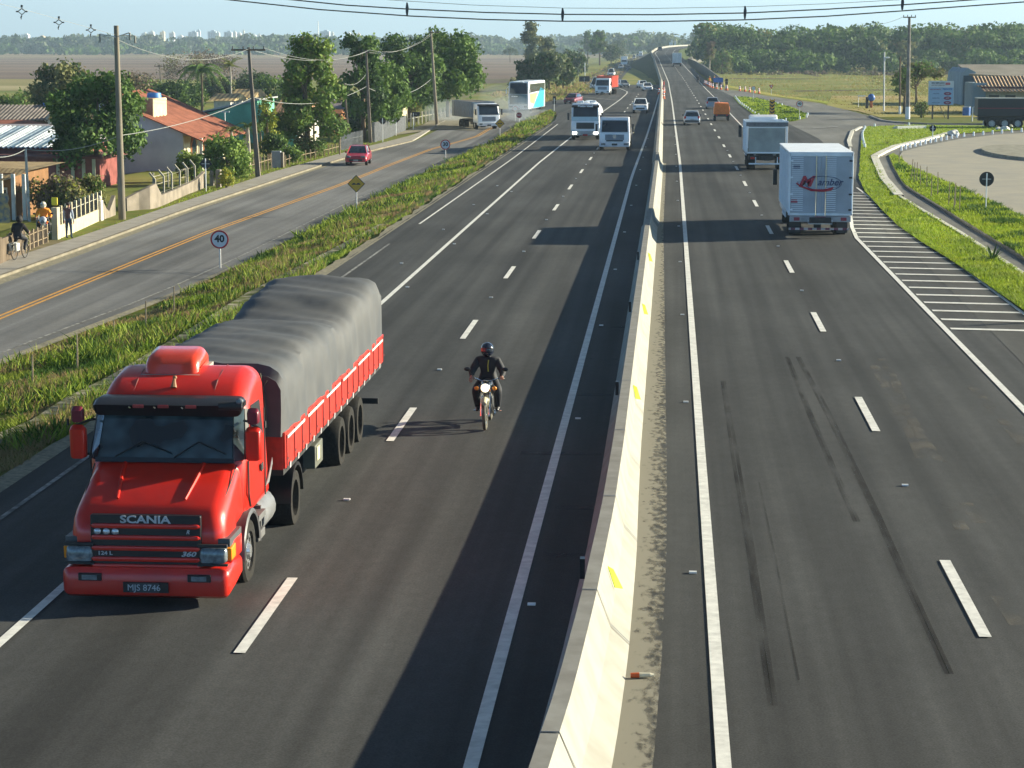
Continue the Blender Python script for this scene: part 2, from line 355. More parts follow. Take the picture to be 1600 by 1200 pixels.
# ================================================================== GROUND, ROADS, MARKINGS
BSH = [(14, -.8), (21, -.38), (24, -.24), (28, -.13), (34, -.03), (40, 0)]
DL = [(1366, 248), (1372, 262), (1381, 282), (1396, 300), (1405, 310), (1440, 332), (1500, 368), (1560, 408), (1625, 451), (1700, 500)]
DR = [(1388, 245), (1395, 262), (1408, 285), (1416, 294), (1424, 300), (1462, 323), (1520, 359), (1580, 396), (1640, 434), (1715, 482)]
DLW = [at(*p) for p in DL]; DRW = [at(*p) for p in DR]
DC = [(a + b) / 2 for a, b in zip(DLW, DRW)]
def dseg(x, y, P):
    best = 1e9
    for a, b in zip(P[:-1], P[1:]):
        dx, dy = b.x - a.x, b.y - a.y; t = max(0, min(1, ((x - a.x) * dx + (y - a.y) * dy) / (dx * dx + dy * dy)))
        best = min(best, math.hypot(x - a.x - t * dx, y - a.y - t * dy))
    return best
def make_terrain():
    xs = sorted(set([-9000, -6000, -4000, -2500, -1600, -1000, -700, -500, -350, -250, -180, -130, -100, -80, -66, -56] + [-50 + 2 * i for i in range(9)] + [-33 + i for i in range(25)] + [-8, -4] + [0, 4, 8, 10] + [11 + i for i in range(22)] + [36, 42, 50, 60, 75, 95, 130, 180, 250, 350, 500, 700, 1000, 1600, 2500, 4000, 6000, 9000]))
    ys = [-60, -20, 0] + yl(8, 400, 3, 1.012) + yl(410, 14000, 14, 1.10)
    n = len(xs); v = []
    for y in ys:
        for x in xs:
            z = TZ(x, y)
            if 8 < x < 40 and 50 < y < 230 and dseg(x, y, DC) < 3.2: z -= 1.6
            if -1.6 < x - lerp(SH, y) < 10 and y > 470: z -= .3
            v.append((x, y, z))
    f = [(j * n + i, j * n + i + 1, (j + 1) * n + i + 1, (j + 1) * n + i) for j in range(len(ys) - 1) for i in range(n - 1)]
    mb = MB(); mb.add(v, f); o = mb.build('ground', GRASS, smooth=False, auto=False); me = o.data
    me.materials.append(SCRUB); me.materials.append(GRASSL)
    for p in me.polygons:
        c = p.center
        p.material_index = 1 if (c.y > 300 or c.x < -33 or c.x > 60) else 0
        p.use_smooth = True
    return struct(o)
make_terrain()
Y1 = yl(12, 200, 6, 1.0)
# motorway, carriageway towards the camera
LL = [(12, -12.1), (236, -12.4), (250, -13.0), (262, -13.6), (275, -15), (284, -18.6), (300, -18.1), (330, -16.9), (360, -15.6), (400, -15.4), (430, -16.5), (448, -17)]
LR = [(12, -1.15), (400, -1.3), (448, -1.6)]
strip('motorway_road', LL, LR, yl(12, 270, 6, 1.0) + yl(273, 448, 3, 1.01)[0:], A_HW, .07, cuts=5)
# far part of that road, running left of the embankment
FL = [(448, -17), (470, -18.6), (550, -20.5), (700, -22), (1000, -24), (1500, -25), (2600, -20)]
FR = [(448, -10.6), (470, -10.9), (550, -12), (700, -13.5), (1000, -15), (1500, -16), (2600, -11)]
strip('far_road', FL, FR, yl(448, 2600, 10, 1.06), A_HW, .07, cuts=3)
# motorway, carriageway away from the camera: climbs an embankment
ZRF = lambda x, y: lerp(ZR, y)
strip('motorway_road', [(12, -.5), (1500, -.5)], [(12, 10.9), (125, 10.9), (190, 13), (300, 11), (430, 9.1), (1500, 9.1)], yl(12, 460, 6, 1.0) + yl(470, 1500, 10, 1.0), A_HW, .074, zf=ZRF, cuts=2, shift=True)
def embankment():
    P = []; ys = yl(446, 1500, 8, 1.03)
    mb = MB(); v = []; n = 6
    for y in ys:
        s = lerp(SH, y); z = lerp(ZR, y); e = max(0, 1 - (y - 446) / 20) * .0
        v += [(-1.7 + s - 1.75 * z - .4, y, -.4 + TZ(-12, y)), (-1.7 + s - .8 * z, y, z * .47), (-1.5 + s, y, z - .02), (9.2 + s, y, z - .02), (9.3 + s + .05 * z, y, z * .5), (9.4 + s + .1 * z, y, -1.8)]
    f = [(j * n + i, j * n + i + 1, (j + 1) * n + i + 1, (j + 1) * n + i) for j in range(len(ys) - 1) for i in range(n - 1)]
    f.append(tuple(range(n - 1, -1, -1)))
    mb.add(v, f); struct(mb.build('embankment', mat('embankment grass', (.030, .050, .014), .95, col2=(.05, .065, .025), scale=.12, detail=8), auto=True))  # green darkened to put the slope's shade into the colour
embankment()
# frontage road, kerb, sidewalk
FRL = sc([(30, -27.6), (100, -27.9), (125, -28.3), (180, -27.9), (200, -27.4), (225, -26.4), (250, -24.4), (270, -22.2), (290, -19.4), (300, -18)])
FRR = sc([(30, -20.6), (66, -20.4), (82, -19.3), (98, -18.95), (135, -19.1), (173, -18.1), (205, -17.7)]) + [(240, -16.6), (262, -15.7), (280, -14.6), (300, -14.0)]
strip('frontage_road', FRL, FRR, yl(30, 300, 5, 1.0), A_FR, .045, cuts=8)
KL = [(a, b - .42) for a, b in FRL]
strip('kerb', [(a, b - .16) for a, b in FRL][:6], FRL[:6], yl(30, 205, 5, 1.0), mat('sandy kerb', (.21, .19, .145), .9, .25, 1.5, detail=8), .16, skirt=.16)
strip('gutter_grit', sc([(30, -27.6), (100, -27.9), (125, -28.3), (180, -27.9), (212, -27.1)]), sc([(30, -27.0), (60, -27.45), (80, -27.1), (100, -27.3), (125, -27.9), (150, -27.6), (180, -27.5), (212, -26.9)]), yl(30, 212, 4, 1.0), SAND, .052)
strip('sidewalk', sc([(30, -30.2), (107, -29.75), (122, -29.9), (166, -30.2), (205, -29.2), (247, -28.8)], 260), [(a, b - .16) for a, b in FRL][:6] + [(247, -25.6)], yl(30, 247, 5, 1.0), PAVE, .12, skirt=.12)
# yellow centre line of the frontage road
YC = sc([(30, -23.7), (84, -23.9), (112, -23.95), (150, -22.9), (175, -22.7), (205, -22.4), (240, -21.3)], 260)
for d in (-.16, .1): strip('yellow_line', [(a, b + d) for a, b in YC], [(a, b + d + .12) for a, b in YC], yl(30, 232, 5, 1.0), YELL, .075)
strip('worn_edge_line', [(a, b - .75) for a, b in FRR][:7], [(a, b - .65) for a, b in FRR][:7], yl(30, 190, 5, 1.0), WORNW, .07)
strip('gritty_road_edge', [(a, b - .25) for a, b in FRR][:8], [(a, b + .12) for a, b in FRR][:8], yl(30, 240, 4, 1.0), SAND, .05)
# dirt along the fences and the dusty side street
poly('dirt_path', [(-60, 420), (0, 408), (60, 395), (104, 379), (62, 378), (0, 398), (-60, 412)], DIRT, .10)
poly('dusty_street', [(612, 213), (684, 203), (740, 205), (770, 190), (800, 179), (745, 172), (702, 168), (690, 180), (660, 196)], SAND, .085)
poly('dirt_patch', [(735, 170), (810, 173), (800, 160), (770, 140), (705, 135), (700, 160)], mat('dry field dirt', (.24, .22, .11), .95, col2=(.14, .15, .05), scale=.25, detail=8), .05)
# concrete gutter lost in the verge
GP = [(-60, 722), (0, 690), (60, 660), (120, 627), (190, 590), (300, 520), (400, 461), (520, 395), (600, 352)]
P = []
for i, (a, b) in enumerate(GP):
    p = at(a, b); wv = .26 + .1 * math.sin(i * 2.3); P.append(((p.x - wv, p.y, p.z), (p.x + wv, p.y, p.z)))
ribbon('verge_gutter', P, mat('stony gutter', (.30, .28, .21), .95, col2=(.10, .12, .03), scale=2.2, detail=9, thr=(.4, .6)), .06)
# motorway markings
def line(x0, y0, y1, w_=.15, m=WHITE, zf=TZ, shift=False, dz=.084, name='lane_line', step=8):
    T = x0 if isinstance(x0, list) else [(y0, x0), (y1, x0)]
    strip(name, [(a, b - w_ / 2) for a, b in T], [(a, b + w_ / 2) for a, b in T], yl(y0, y1, step, 1.02), m, dz, zf=zf, shift=shift)
line([(12, -9.0), (150, -9.0), (184, -8.75), (267, -8.2), (323, -7.5), (365, -7.3), (378, -7.4), (388, -7.9), (410, -9.6)], 12, 410, .15)
line(-11.38, 12, 88, .10, WORNW); line([(96, -11.3), (155, -11.2), (224, -11.5)], 98, 224, .10, WHITE)
line([(12, -2.14), (48, -2.2), (133, -2.35), (193, -2.1), (260, -1.98), (339, -1.92), (388, -1.95), (408, -2.8), (415, -3.5)], 12, 415, .17)
line([(12, .68), (1500, .68)], 12, 1500, .17, zf=ZRF, shift=True, dz=.09, step=6)
line([(12, 7.95), (94, 7.85), (124, 10.0), (150, 12.2), (179, 14.6), (205, 16.6), (214, 17.8), (219, 19.4)], 12, 219, .16, dz=.09, step=4)
line([(190, 7.35), (1500, 7.3)], 190, 1500, .14, zf=ZRF, shift=True, dz=.09, step=8)
line([(62, 10.7), (125, 10.6)], 62, 125, .12, dz=.09)
for (a, b, c, d) in ((865, 183, 940, 152), (905, 152, 966, 158), (1270, 202, 1310, 200)):
    p, q = at(a, b), at(c, d); ribbon('junction_line', [((p.x, p.y, 0), (p.x + .02, p.y + 1.2, 0)), ((q.x, q.y, 0), (q.x + .02, q.y + 1.5, 0))], WORNW, .10 if a > 1200 else .095)
mb = MB()
def dash(mb, x, y0, y1, wd=.16, z=.086):
    s0, s1 = lerp(SH, y0), lerp(SH, y1); z0, z1 = lerp(ZR, y0), lerp(ZR, y1)
    if x < 0: s0 = s1 = z0 = z1 = 0
    mb.quad([(x - wd / 2 + s0, y0, z + z0), (x + wd / 2 + s0, y0, z + z0), (x + wd / 2 + s1, y1, z + z1), (x - wd / 2 + s1, y1, z + z1)])
for k in range(-1, 22): y = 27.8 + 15.75 * k; dash(mb, -5.66 + (.35 * ss(200, 380, y)), y, y + 4.15)
for k in range(-1, 84): y = 29.3 + 16.1 * k; dash(mb, 4.38, y, y + 4.5, .17, .092)
struct(mb.build('lane_dashes', WHITE, auto=False))
mb = MB(); y = 62.0
while y < 122:
    xl = lerp([(62, 8.05), (94, 7.95), (124, 10.1)], y); mb.quad([(xl, y + .25, .09), (10.62, y - .1, .09), (10.62, y + .24, .09), (xl, y + .62, .09)]); y += 2.15
struct(mb.build('gore_hatching', WHITE, auto=False))
# skid marks and scuffs
SKID = decal('tyre skid mark', (.018, .018, .019), .34, .70, .5, 1.3, (3, .35, 1))
SCUFF = decal('pale scuff', (.20, .19, .165), .44, .78, .6, 2.4, (1, .5, 1))
DUSTP = decal('dusty patch', (.13, .13, .125), .35, .7, .6, 2, (1, .5, 1))
def trail(pix, wd, m, name):
    P = []
    for a, b in pix: p = at(a, b); P.append(((p.x - wd / 2, p.y, 0), (p.x + wd / 2, p.y, 0)))
    ribbon(name, P, m, .0785)
for off in (0, 5): trail([(1228 + off * .6, 562), (1262 + off, 650), (1300 + off, 740), (1336 + off, 822)], .07, SKID, 'skid_mark')
for off in (0, 6): trail([(1245 + off * .6, 562), (1290 + off, 650), (1365 + off, 806), (1420 + off, 930), (1480 + off, 1062)], .07, SKID, 'skid_mark')
for off in (0, 7): trail([(1128 + off * .5, 600), (1145 + off, 720), (1168 + off, 860), (1185 + off, 980), (1204 + off, 1112)], .07, SKID, 'skid_mark')
trail([(1186, 760), (1212, 880), (1230, 980), (1248, 1072)], .03, SKID, 'skid_mark')
for pts in ([(1362, 570), (1386, 612), (1405, 655)], [(1378, 565), (1398, 600), (1418, 655)], [(1402, 645), (1422, 680), (1440, 722)], [(1418, 648), (1440, 690), (1470, 728)], [(1480, 795), (1504, 835)], [(1508, 792), (1530, 824)], [(1515, 605), (1560, 655), (1598, 700)], [(1560, 940), (1590, 985)]):
    trail(pts, .24, SCUFF, 'scuff_mark')
for yy, xa, xb in ((37.2, -1.95, -1.25), (33.6, -1.95, -1.3), (42.3, -2.9, -1.3), (62, -2.0, -1.2), (55.5, -2, -1.3), (49.7, -2.1, -1.3)):
    ribbon('scuff_mark', [((xa, yy, 0), (xb, yy, 0)), ((xa, yy + .35, 0), (xb, yy + .3, 0))], DUSTP, .0775)
line([(12, 3.0), (1, 3)], 12, 14, .02) if False else None
# sand beside the median barrier, thinning into the asphalt
P = []
for y in yl(12, 150, 1.0, 1.02):
    s = lerp(BSH, y); w_ = .62 * max(.25, 1 - y / 130); P.append(((-.75 + s, y, 0), (-.42 + s * .8 + w_, y, 0)))
ribbon('blown_sand', P, decal('blown sand', (.27, .255, .205), .34, .62, .9, 9, (1, .45, 1), edge=(-.55, .25)), .082)
P = [((10.85, y, 0), (11.25 + random.uniform(-.2, .45) + .5 * math.sin(y * .2) ** 2, y, 0)) for y in yl(40, 122, 1.0, 1.0)]
ribbon('gravel_edge', P, SAND, .12)
P = [((-12.45 + random.uniform(-.12, .12), y, -.02), (-12.05, y, 0)) for y in yl(20, 225, 1.2, 1.0)]
ribbon('gravel_edge', P, SAND, .076)
# -------- right hand junction
poly('junction_road', [(1085, 152), (1118, 139), (1160, 143), (1200, 151), (1280, 162), (1340, 177), (1375, 187), (1440, 194), (1660, 200), (1900, 520), (1900, 900), (1600, 640), (1400, 440), (1300, 330), (1200, 200)], A_RT, .06)
poly('shoulder_road', [(1342, 300), (1372, 331), (1440, 383), (1540, 449), (1640, 520), (1760, 600), (1990, 900), (1860, 900), (1600, 575), (1440, 410), (1330, 318)], A_SH, .079)
gl = [(1352, 200), (1346, 212), (1344, 250), (1342, 282), (1352, 303), (1378, 332), (1402, 356), (1440, 383), (1480, 408), (1540, 449), (1610, 499), (1700, 566), (1900, 720)]
poly('grass_verge', gl + [(1990, 700)] + DL[::-1] + [(1380, 240), (1400, 231), (1440, 222), (1485, 212), (1640, 202), (1700, 199), (1420, 197)], GRASSL, .13)
rb = [(1404, 247), (1410, 239), (1440, 231), (1500, 219), (1560, 212), (1660, 206), (1800, 300), (1800, 480), (1690, 390), (1640, 362), (1600, 345), (1550, 320), (1500, 297), (1450, 275), (1420, 262)]
poly('grass_verge', [(1388, 245)] + DR[1:] + [(1800, 520), (1690, 390), (1640, 362), (1600, 345), (1550, 320), (1500, 297), (1450, 275), (1420, 262), (1404, 247), (1396, 241)], GRASSL, .12)
poly('turning_area', rb, mat('worn turning area', (.29, .285, .25), .95, col2=(.37, .34, .27), scale=.5, detail=8), .10)
def curb_strip(name, pix, wd, m, dz=.2, sk=.2):
    P = []; W = [at(*p) for p in pix]
    for i, p in enumerate(W):
        t = (W[min(i + 1, len(W) - 1)] - W[max(i - 1, 0)]); t.z = 0; t.normalize(); n_ = Vector((t.y, -t.x, 0)) * wd / 2
        P.append((p - n_, p + n_))
    return ribbon(name, P, m, dz, skirt=sk)
CONCL = mat('limewashed kerb', (.56, .55, .48), .9, .2, 2.5, detail=8)
curb_strip('kerb', [(1366, 248), (1380, 240), (1400, 231), (1440, 222), (1484, 210)], .55, CONCL, .22)
curb_strip('kerb', [(1366, 248), (1372, 262), (1381, 282), (1396, 300), (1405, 310)], .5, CONCL, .2)
curb_strip('kerb', [(1405, 310), (1440, 332), (1500, 368), (1560, 408), (1625, 451), (1700, 500)], .18, CONCL, .17)
curb_strip('kerb', DR[3:], .12, CONCD, .15)
curb_strip('kerb', [(1360, 183), (1378, 190), (1400, 193), (1450, 195.5), (1543, 195.5)], .35, CONCG, .2)
curb_strip('kerb', [(1332, 206), (1326, 222), (1329, 232)], .3, CONCL, .16)
curb_strip('kerb', [(1345, 200), (1334, 206)], .3, CONCL, .16)
mb = MB(); v = []
for a, b in zip(DLW, DRW): v += [(a.x, a.y, .15), (a.x + .12, a.y, -.75), (b.x - .12, b.y, -.75), (b.x, b.y, .14)]
f = [(j * 4 + i, j * 4 + i + 1, (j + 1) * 4 + i + 1, (j + 1) * 4 + i) for j in range(len(DLW) - 1) for i in range(3)] + [(0, 1, 2, 3)]
mb.add(v, f); struct(mb.build('drain_channel', mat('drain concrete', (.15, .145, .13), .9, .3, 1.5), auto=False))
# round island on the turning area
c = at(1602, 243); ring = []
mb = MB(); n = 40; rx = 3.4; ry = 11.0
v = [(c.x + .5 + rx * math.cos(2 * math.pi * i / n), c.y + ry * math.sin(2 * math.pi * i / n), z) for z in (.1, .32) for i in range(n)]
mb.add(v, [(i, (i + 1) % n, n + (i + 1) % n, n + i) for i in range(n)] + [tuple(range(n, 2 * n))])
struct(mb.build('traffic_island', mat('island gravel', (.27, .26, .21), .95, .25, 2, detail=8)))
poly('grass_island', [(1146, 153), (1154, 163), (1178, 181), (1195, 189), (1215, 192.5), (1240, 191), (1258, 187), (1263, 182), (1245, 173), (1215, 163), (1185, 155.5), (1165, 151.5)], GRASSL, .12)
poly('drain_channel', [(1167, 157), (1171, 156.5), (1216, 187), (1228, 192), (1218, 192), (1196, 180)], mat('painted drain shade', (.05, .06, .05), .9, .3, 2), .13)  # flat sheet; the drain's shade is put into its dark colour
poly('drain_edge', [(1168, 158.5), (1171, 158.3), (1199, 177.5), (1195, 178)], CONCL, .14)
# yellow-green field on the right and its paths
FIELD = mat('pasture field', (.25, .29, .03), .95, col2=(.42, .33, .11), scale=.035, detail=9, stretch=(1, .35, 1), thr=(.38, .62))
FIELD2 = mat('stubble field', (.36, .27, .13), .95, col2=(.25, .25, .05), scale=.05, detail=9, stretch=(1, .35, 1), thr=(.35, .6))
poly('pasture', [(1118, 133), (1160, 141), (1200, 149), (1280, 160), (1340, 174), (1375, 184), (1390, 184), (1700, 182), (1900, 150), (1900, 106), (1300, 106), (1140, 108), (1095, 112)], FIELD, .035)
poly('stubble', [(1290, 168), (1340, 174), (1375, 184), (1390, 183), (1560, 182), (1900, 165), (1900, 140), (1400, 150), (1300, 150)], FIELD2, .05)
for q in ([(1140, 122.4), (1250, 123.2), (1400, 122.6), (1700, 121), (1700, 122), (1400, 123.8), (1250, 124.2), (1140, 123.6)], [(1235, 110.2), (1262, 114), (1285, 119.5), (1275, 119.5), (1255, 115), (1228, 111)], [(1240, 142), (1400, 140), (1400, 141.3), (1240, 143.4)]):
    poly('field_track', q, mat('field track', (.10, .08, .05), .95, .3, .3), .06)
# ploughed fields on the left
def fieldband(y0, y1, x0, x1, c1, c2, nm, sc=.03):
    m = mat('field soil ' + nm, c1, .95, col2=c2, scale=sc, detail=8, stretch=(.08, 1, 1), thr=(.38, .62))
    v = [G(x0, y0, -1.6), G(x1, y0, -1.6), G(x1, y1, -1.6), G(x0, y1, -1.6)]
    mb = MB(); n = 14
    row = lambda a, b: [(a[0] + (b[0] - a[0]) * k / n, a[1] + (b[1] - a[1]) * k / n) for k in range(n + 1)]
    ra, rb_ = row(v[0], v[1]), row(v[3], v[2]); w_ = [(p[0], p[1] * (1 + random.uniform(-.006, .006)), -1.6) for p in ra + rb_]
    mb.add(w_, [(k, k + 1, n + 2 + k, n + 1 + k) for k in range(n)]); o = mb.build('field', m, auto=False); o.location.z = .08; return struct(o)
fieldband(83.5, 88, -400, 1000, (.32, .245, .15), (.2, .165, .09), 'tan far', .004)
fieldband(88.2, 90.4, -400, 960, (.2, .16, .12), (.33, .27, .17), 'stripe', .006)
fieldband(90.6, 101, -400, 915, (.15, .12, .10), (.25, .195, .145), 'brown far', .008)
fieldband(101.2, 112, -300, 880, (.165, .13, .105), (.24, .185, .14), 'brown mid', .012)
fieldband(112.2, 124, -300, 860, (.145, .112, .095), (.21, .16, .12), 'brown near', .016)
fieldband(124.2, 134, -300, 100, (.27, .235, .10), (.2, .19, .07), 'straw', .02)
fieldband(124.2, 131, 700, 840, (.15, .12, .095), (.12, .12, .05), 'brown edge', .02)
fieldband(134.5, 142, -300, 60, (.36, .31, .17), (.28, .26, .12), 'pale straw', .02)
# far hills
def hills(name, base, hmax, y, x0, x1, seed, m):
    mb = MB(); n = 90; v = []
    for i in range(n + 1):
        x = x0 + (x1 - x0) * i / n; e = math.sin(math.pi * i / n) ** .7
        h = hmax * e * (.55 + .25 * math.sin(i * .11 + seed) + .14 * math.sin(i * .31 + seed * 2) + .06 * math.sin(i * .83))
        v += [(x, y - 500, base), (x, y, base + h), (x, y + 900, base)]
    mb.add(v, [(i * 3 + k, i * 3 + k + 1, i * 3 + k + 4, i * 3 + k + 3) for i in range(n) for k in range(2)]); return struct(mb.build(name, m, smooth=True))
HILL = mat('wooded hill', (.05, .08, .045), .95, .4, .01)
hills('hills', -3, 215, 14500, 700, 3900, 2.6, HILL)
hills('hills', -3, 26, 5600, -2600, 2600, .5, HILL)

def barrier(name, label, y0, y1, dx=0., step=3.0, group=None):
    """New Jersey profile: grey coping, pale sloped faces"""
    T = thing(name, label, 'barrier', (0, y0, 0), group=group); 
    prof = [(-.34 + dx, 0), (-.34 + dx, .08), (-.17 + dx, .33), (-.10 + dx, .81), (.10 + dx, .81), (.20 + dx, .33), (.38 + dx, .08), (.38 + dx, 0)]
    mb = MB(); ys = yl(y0, y1, step, 1.0 if y1 < 200 else 1.03)
    v = []
    for y in ys:
        s = lerp(SH, y) - .90 + lerp(BSH, y); z = lerp(ZR, y); kx = 1 + .55 * (1 - ss(22, 44, y))
        v += [((p * kx if p > .15 else p) + s, y - y0, q + z + (.02 if q > .5 else 0)) for p, q in prof]
    n = 8
    for j in range(len(ys) - 1):
        for i in range(7): mb.f.append((j * n + i, j * n + i + 1, (j + 1) * n + i + 1, (j + 1) * n + i)); mb.m.append(1 if i == 3 else 0)
    mb.f += [tuple(range(n)), tuple(range((len(ys) - 1) * n, len(ys) * n))[::-1]]; mb.m += [0, 0]; mb.v = v
    mb.build('concrete_body', [CONC, CONCG], T, auto=True)
    if y0 < 100:
        y = y0 + 2.2
        while y < min(y1, 96):
            j = MB(); s = lerp(SH, y) - .90 + lerp(BSH, y); w_ = .018; kx = 1 + .55 * (1 - ss(22, 44, y)); kf = lambda p: p * kx if p > .15 else p
            for a, b in zip(prof[2:-1], prof[3:]):
                A_ = Vector((kf(a[0]) + s, y - y0, a[1] + .025)); B_ = Vector((kf(b[0]) + s, y - y0, b[1] + .025)); d = Vector((0, w_, 0)); nn = (B_ - A_).cross(d).normalized() * -.004
                nn = nn if nn.z > 0 or nn.x * (a[0] + b[0]) > 0 else -nn
                j.quad([A_ - d + nn, B_ - d + nn, B_ + d + nn, A_ + d + nn])
            y += 6.2
            j.build('joint', BLACK, T, auto=False)
    return T
REFL = mat('reflective yellow', (.75, .90, .03), .5, .15, 9)
b1 = barrier('median_barrier', 'pale concrete median barrier in the foreground with yellow-green reflectors on its sunny face', 14, 97, step=1.2)
for k, px in enumerate([(942, 961), (992, 642), (1008, 500), (1016, 412)]):
    y = [30.4, 47.3, 62.6, 78.2][k]
    sx_ = -.90 + lerp(BSH, y); kx = 1 + .55 * (1 - ss(22, 44, y)); A0 = Vector((sx_ + .20 * kx - .01, y - 14, .37)); A1 = Vector((sx_ + .10 + (.2 * kx - .1) * .28 + .012, y - 14, .68)); d = Vector((0, .34, 0)); e = Vector((0, .2, 0))
    mb = MB(); o_ = Vector((.10, 0, 0)); A0 = A0.lerp(A1, .15); mb.slab([A0 + Vector((.015, -.02, 0)), A0 + o_ * .95 + Vector((.03, .04, -.03)), A1 + o_ * .75 + Vector((0, .10, -.03)), A1 + Vector((0, .08, .02))], .02); mb.build('reflector', REFL, b1)
    mb = MB(); mb.box((-1.12 + lerp(BSH, y), y - 14 + .6, .55), (.07, .16, .3)); mb.build('reflector', BLACK, b1)
barrier('median_barrier', 'median barrier length beyond the step in the concrete, beside the small dark gap', 98.2, 150, .06)
barrier('median_barrier', 'far length of the median barrier that climbs and bends out of sight', 150.4, 1480, .0, 5)
mb = MB()   # low wall beside the foot of the embankment
ys = yl(428, 1100, 8, 1.03); v = []
for y in ys:
    s = lerp(SH, y) + lerp([(428, 10.9), (600, 11.4), (850, 13.2), (1100, 15)], y); h = lerp([(428, .3), (436, 1.35), (600, 2.6), (850, 2.9), (1100, 3.2)], y)
    v += [(s, y, -.6), (s, y, h), (s + .35, y, h), (s + .35, y, -.6)]
mb.add(v, [(j * 4 + i, j * 4 + i + 1, (j + 1) * 4 + i + 1, (j + 1) * 4 + i) for j in range(len(ys) - 1) for i in range(3)] + [(0, 1, 2, 3)])
tag(mb.build('retaining_wall', mat('wall concrete dark', (.16, .155, .14), .9, .2, .6)), 'long low wall, its near face in shade, right of the climbing carriageway', 'wall')
# ================================================================== VEHICLES  (local frame: nose towards -y, wheels on z = 0)
def wheel(parent, x, y, r, w_, hub=STEEL, dual=False, nm='wheel'):
    """tyre with its rim as a sub-part; x is the outer face, sign gives the side"""
    s = 1 if x > 0 else -1
    mb = MB(); xi = x - s * w_
    seg = 24; pr = [(xi, r * .62), (xi, r * .93), (xi + s * w_ * .12, r), (x - s * w_ * .12, r), (x, r * .93), (x, r * .62), (x - s * w_ * .25, r * .6)]
    v = []
    for px_, pr_ in pr:
        for i in range(seg): t = 2 * math.pi * i / seg; v.append((px_, y + pr_ * math.cos(t), r + pr_ * math.sin(t)))
    f = [(k * seg + i, k * seg + (i + 1) % seg, (k + 1) * seg + (i + 1) % seg, (k + 1) * seg + i) for k in range(len(pr) - 1) for i in range(seg)]
    f.append(tuple(range(seg))); mb.add(v, f)
    t = mb.build(nm, TYRE, parent, smooth=True)
    m2 = MB(); d = x - s * w_ * (.3 if dual else .12)
    m2.cyl((d - s * .05, y, r), (d, y, r), r * .61, r * .58, 20); m2.cyl((d, y, r), (d + s * .05, y, r), r * .26, r * .2, 12)
    for k in range(8):
        a = 2 * math.pi * k / 8; m2.cyl((d, y + r * .42 * math.cos(a), r + r * .42 * math.sin(a)), (d + s * .012, y + r * .42 * math.cos(a), r + r * .42 * math.sin(a)), r * .07, r * .07, 6, mi=1)
    rim = m2.build('rim', [hub, DARK], t, smooth=True); return t
def mirror_pt(q): return [(-a, b, c) for a, b, c in q][::-1]
def plate(parent, y, z, s, col=PLATE, txt='MJS 8746', size=.11, x=0, face=-1, tm=None):
    mb = MB(); mb.box((x, y, z), (.42 * s, .02, .14 * s)); p = mb.build('number_plate', col, parent)
    text(txt, size * s, tm or BLACK, p, (x, y + face * .012, z), (R(90), 0, 0 if face < 0 else R(180)))
    return p

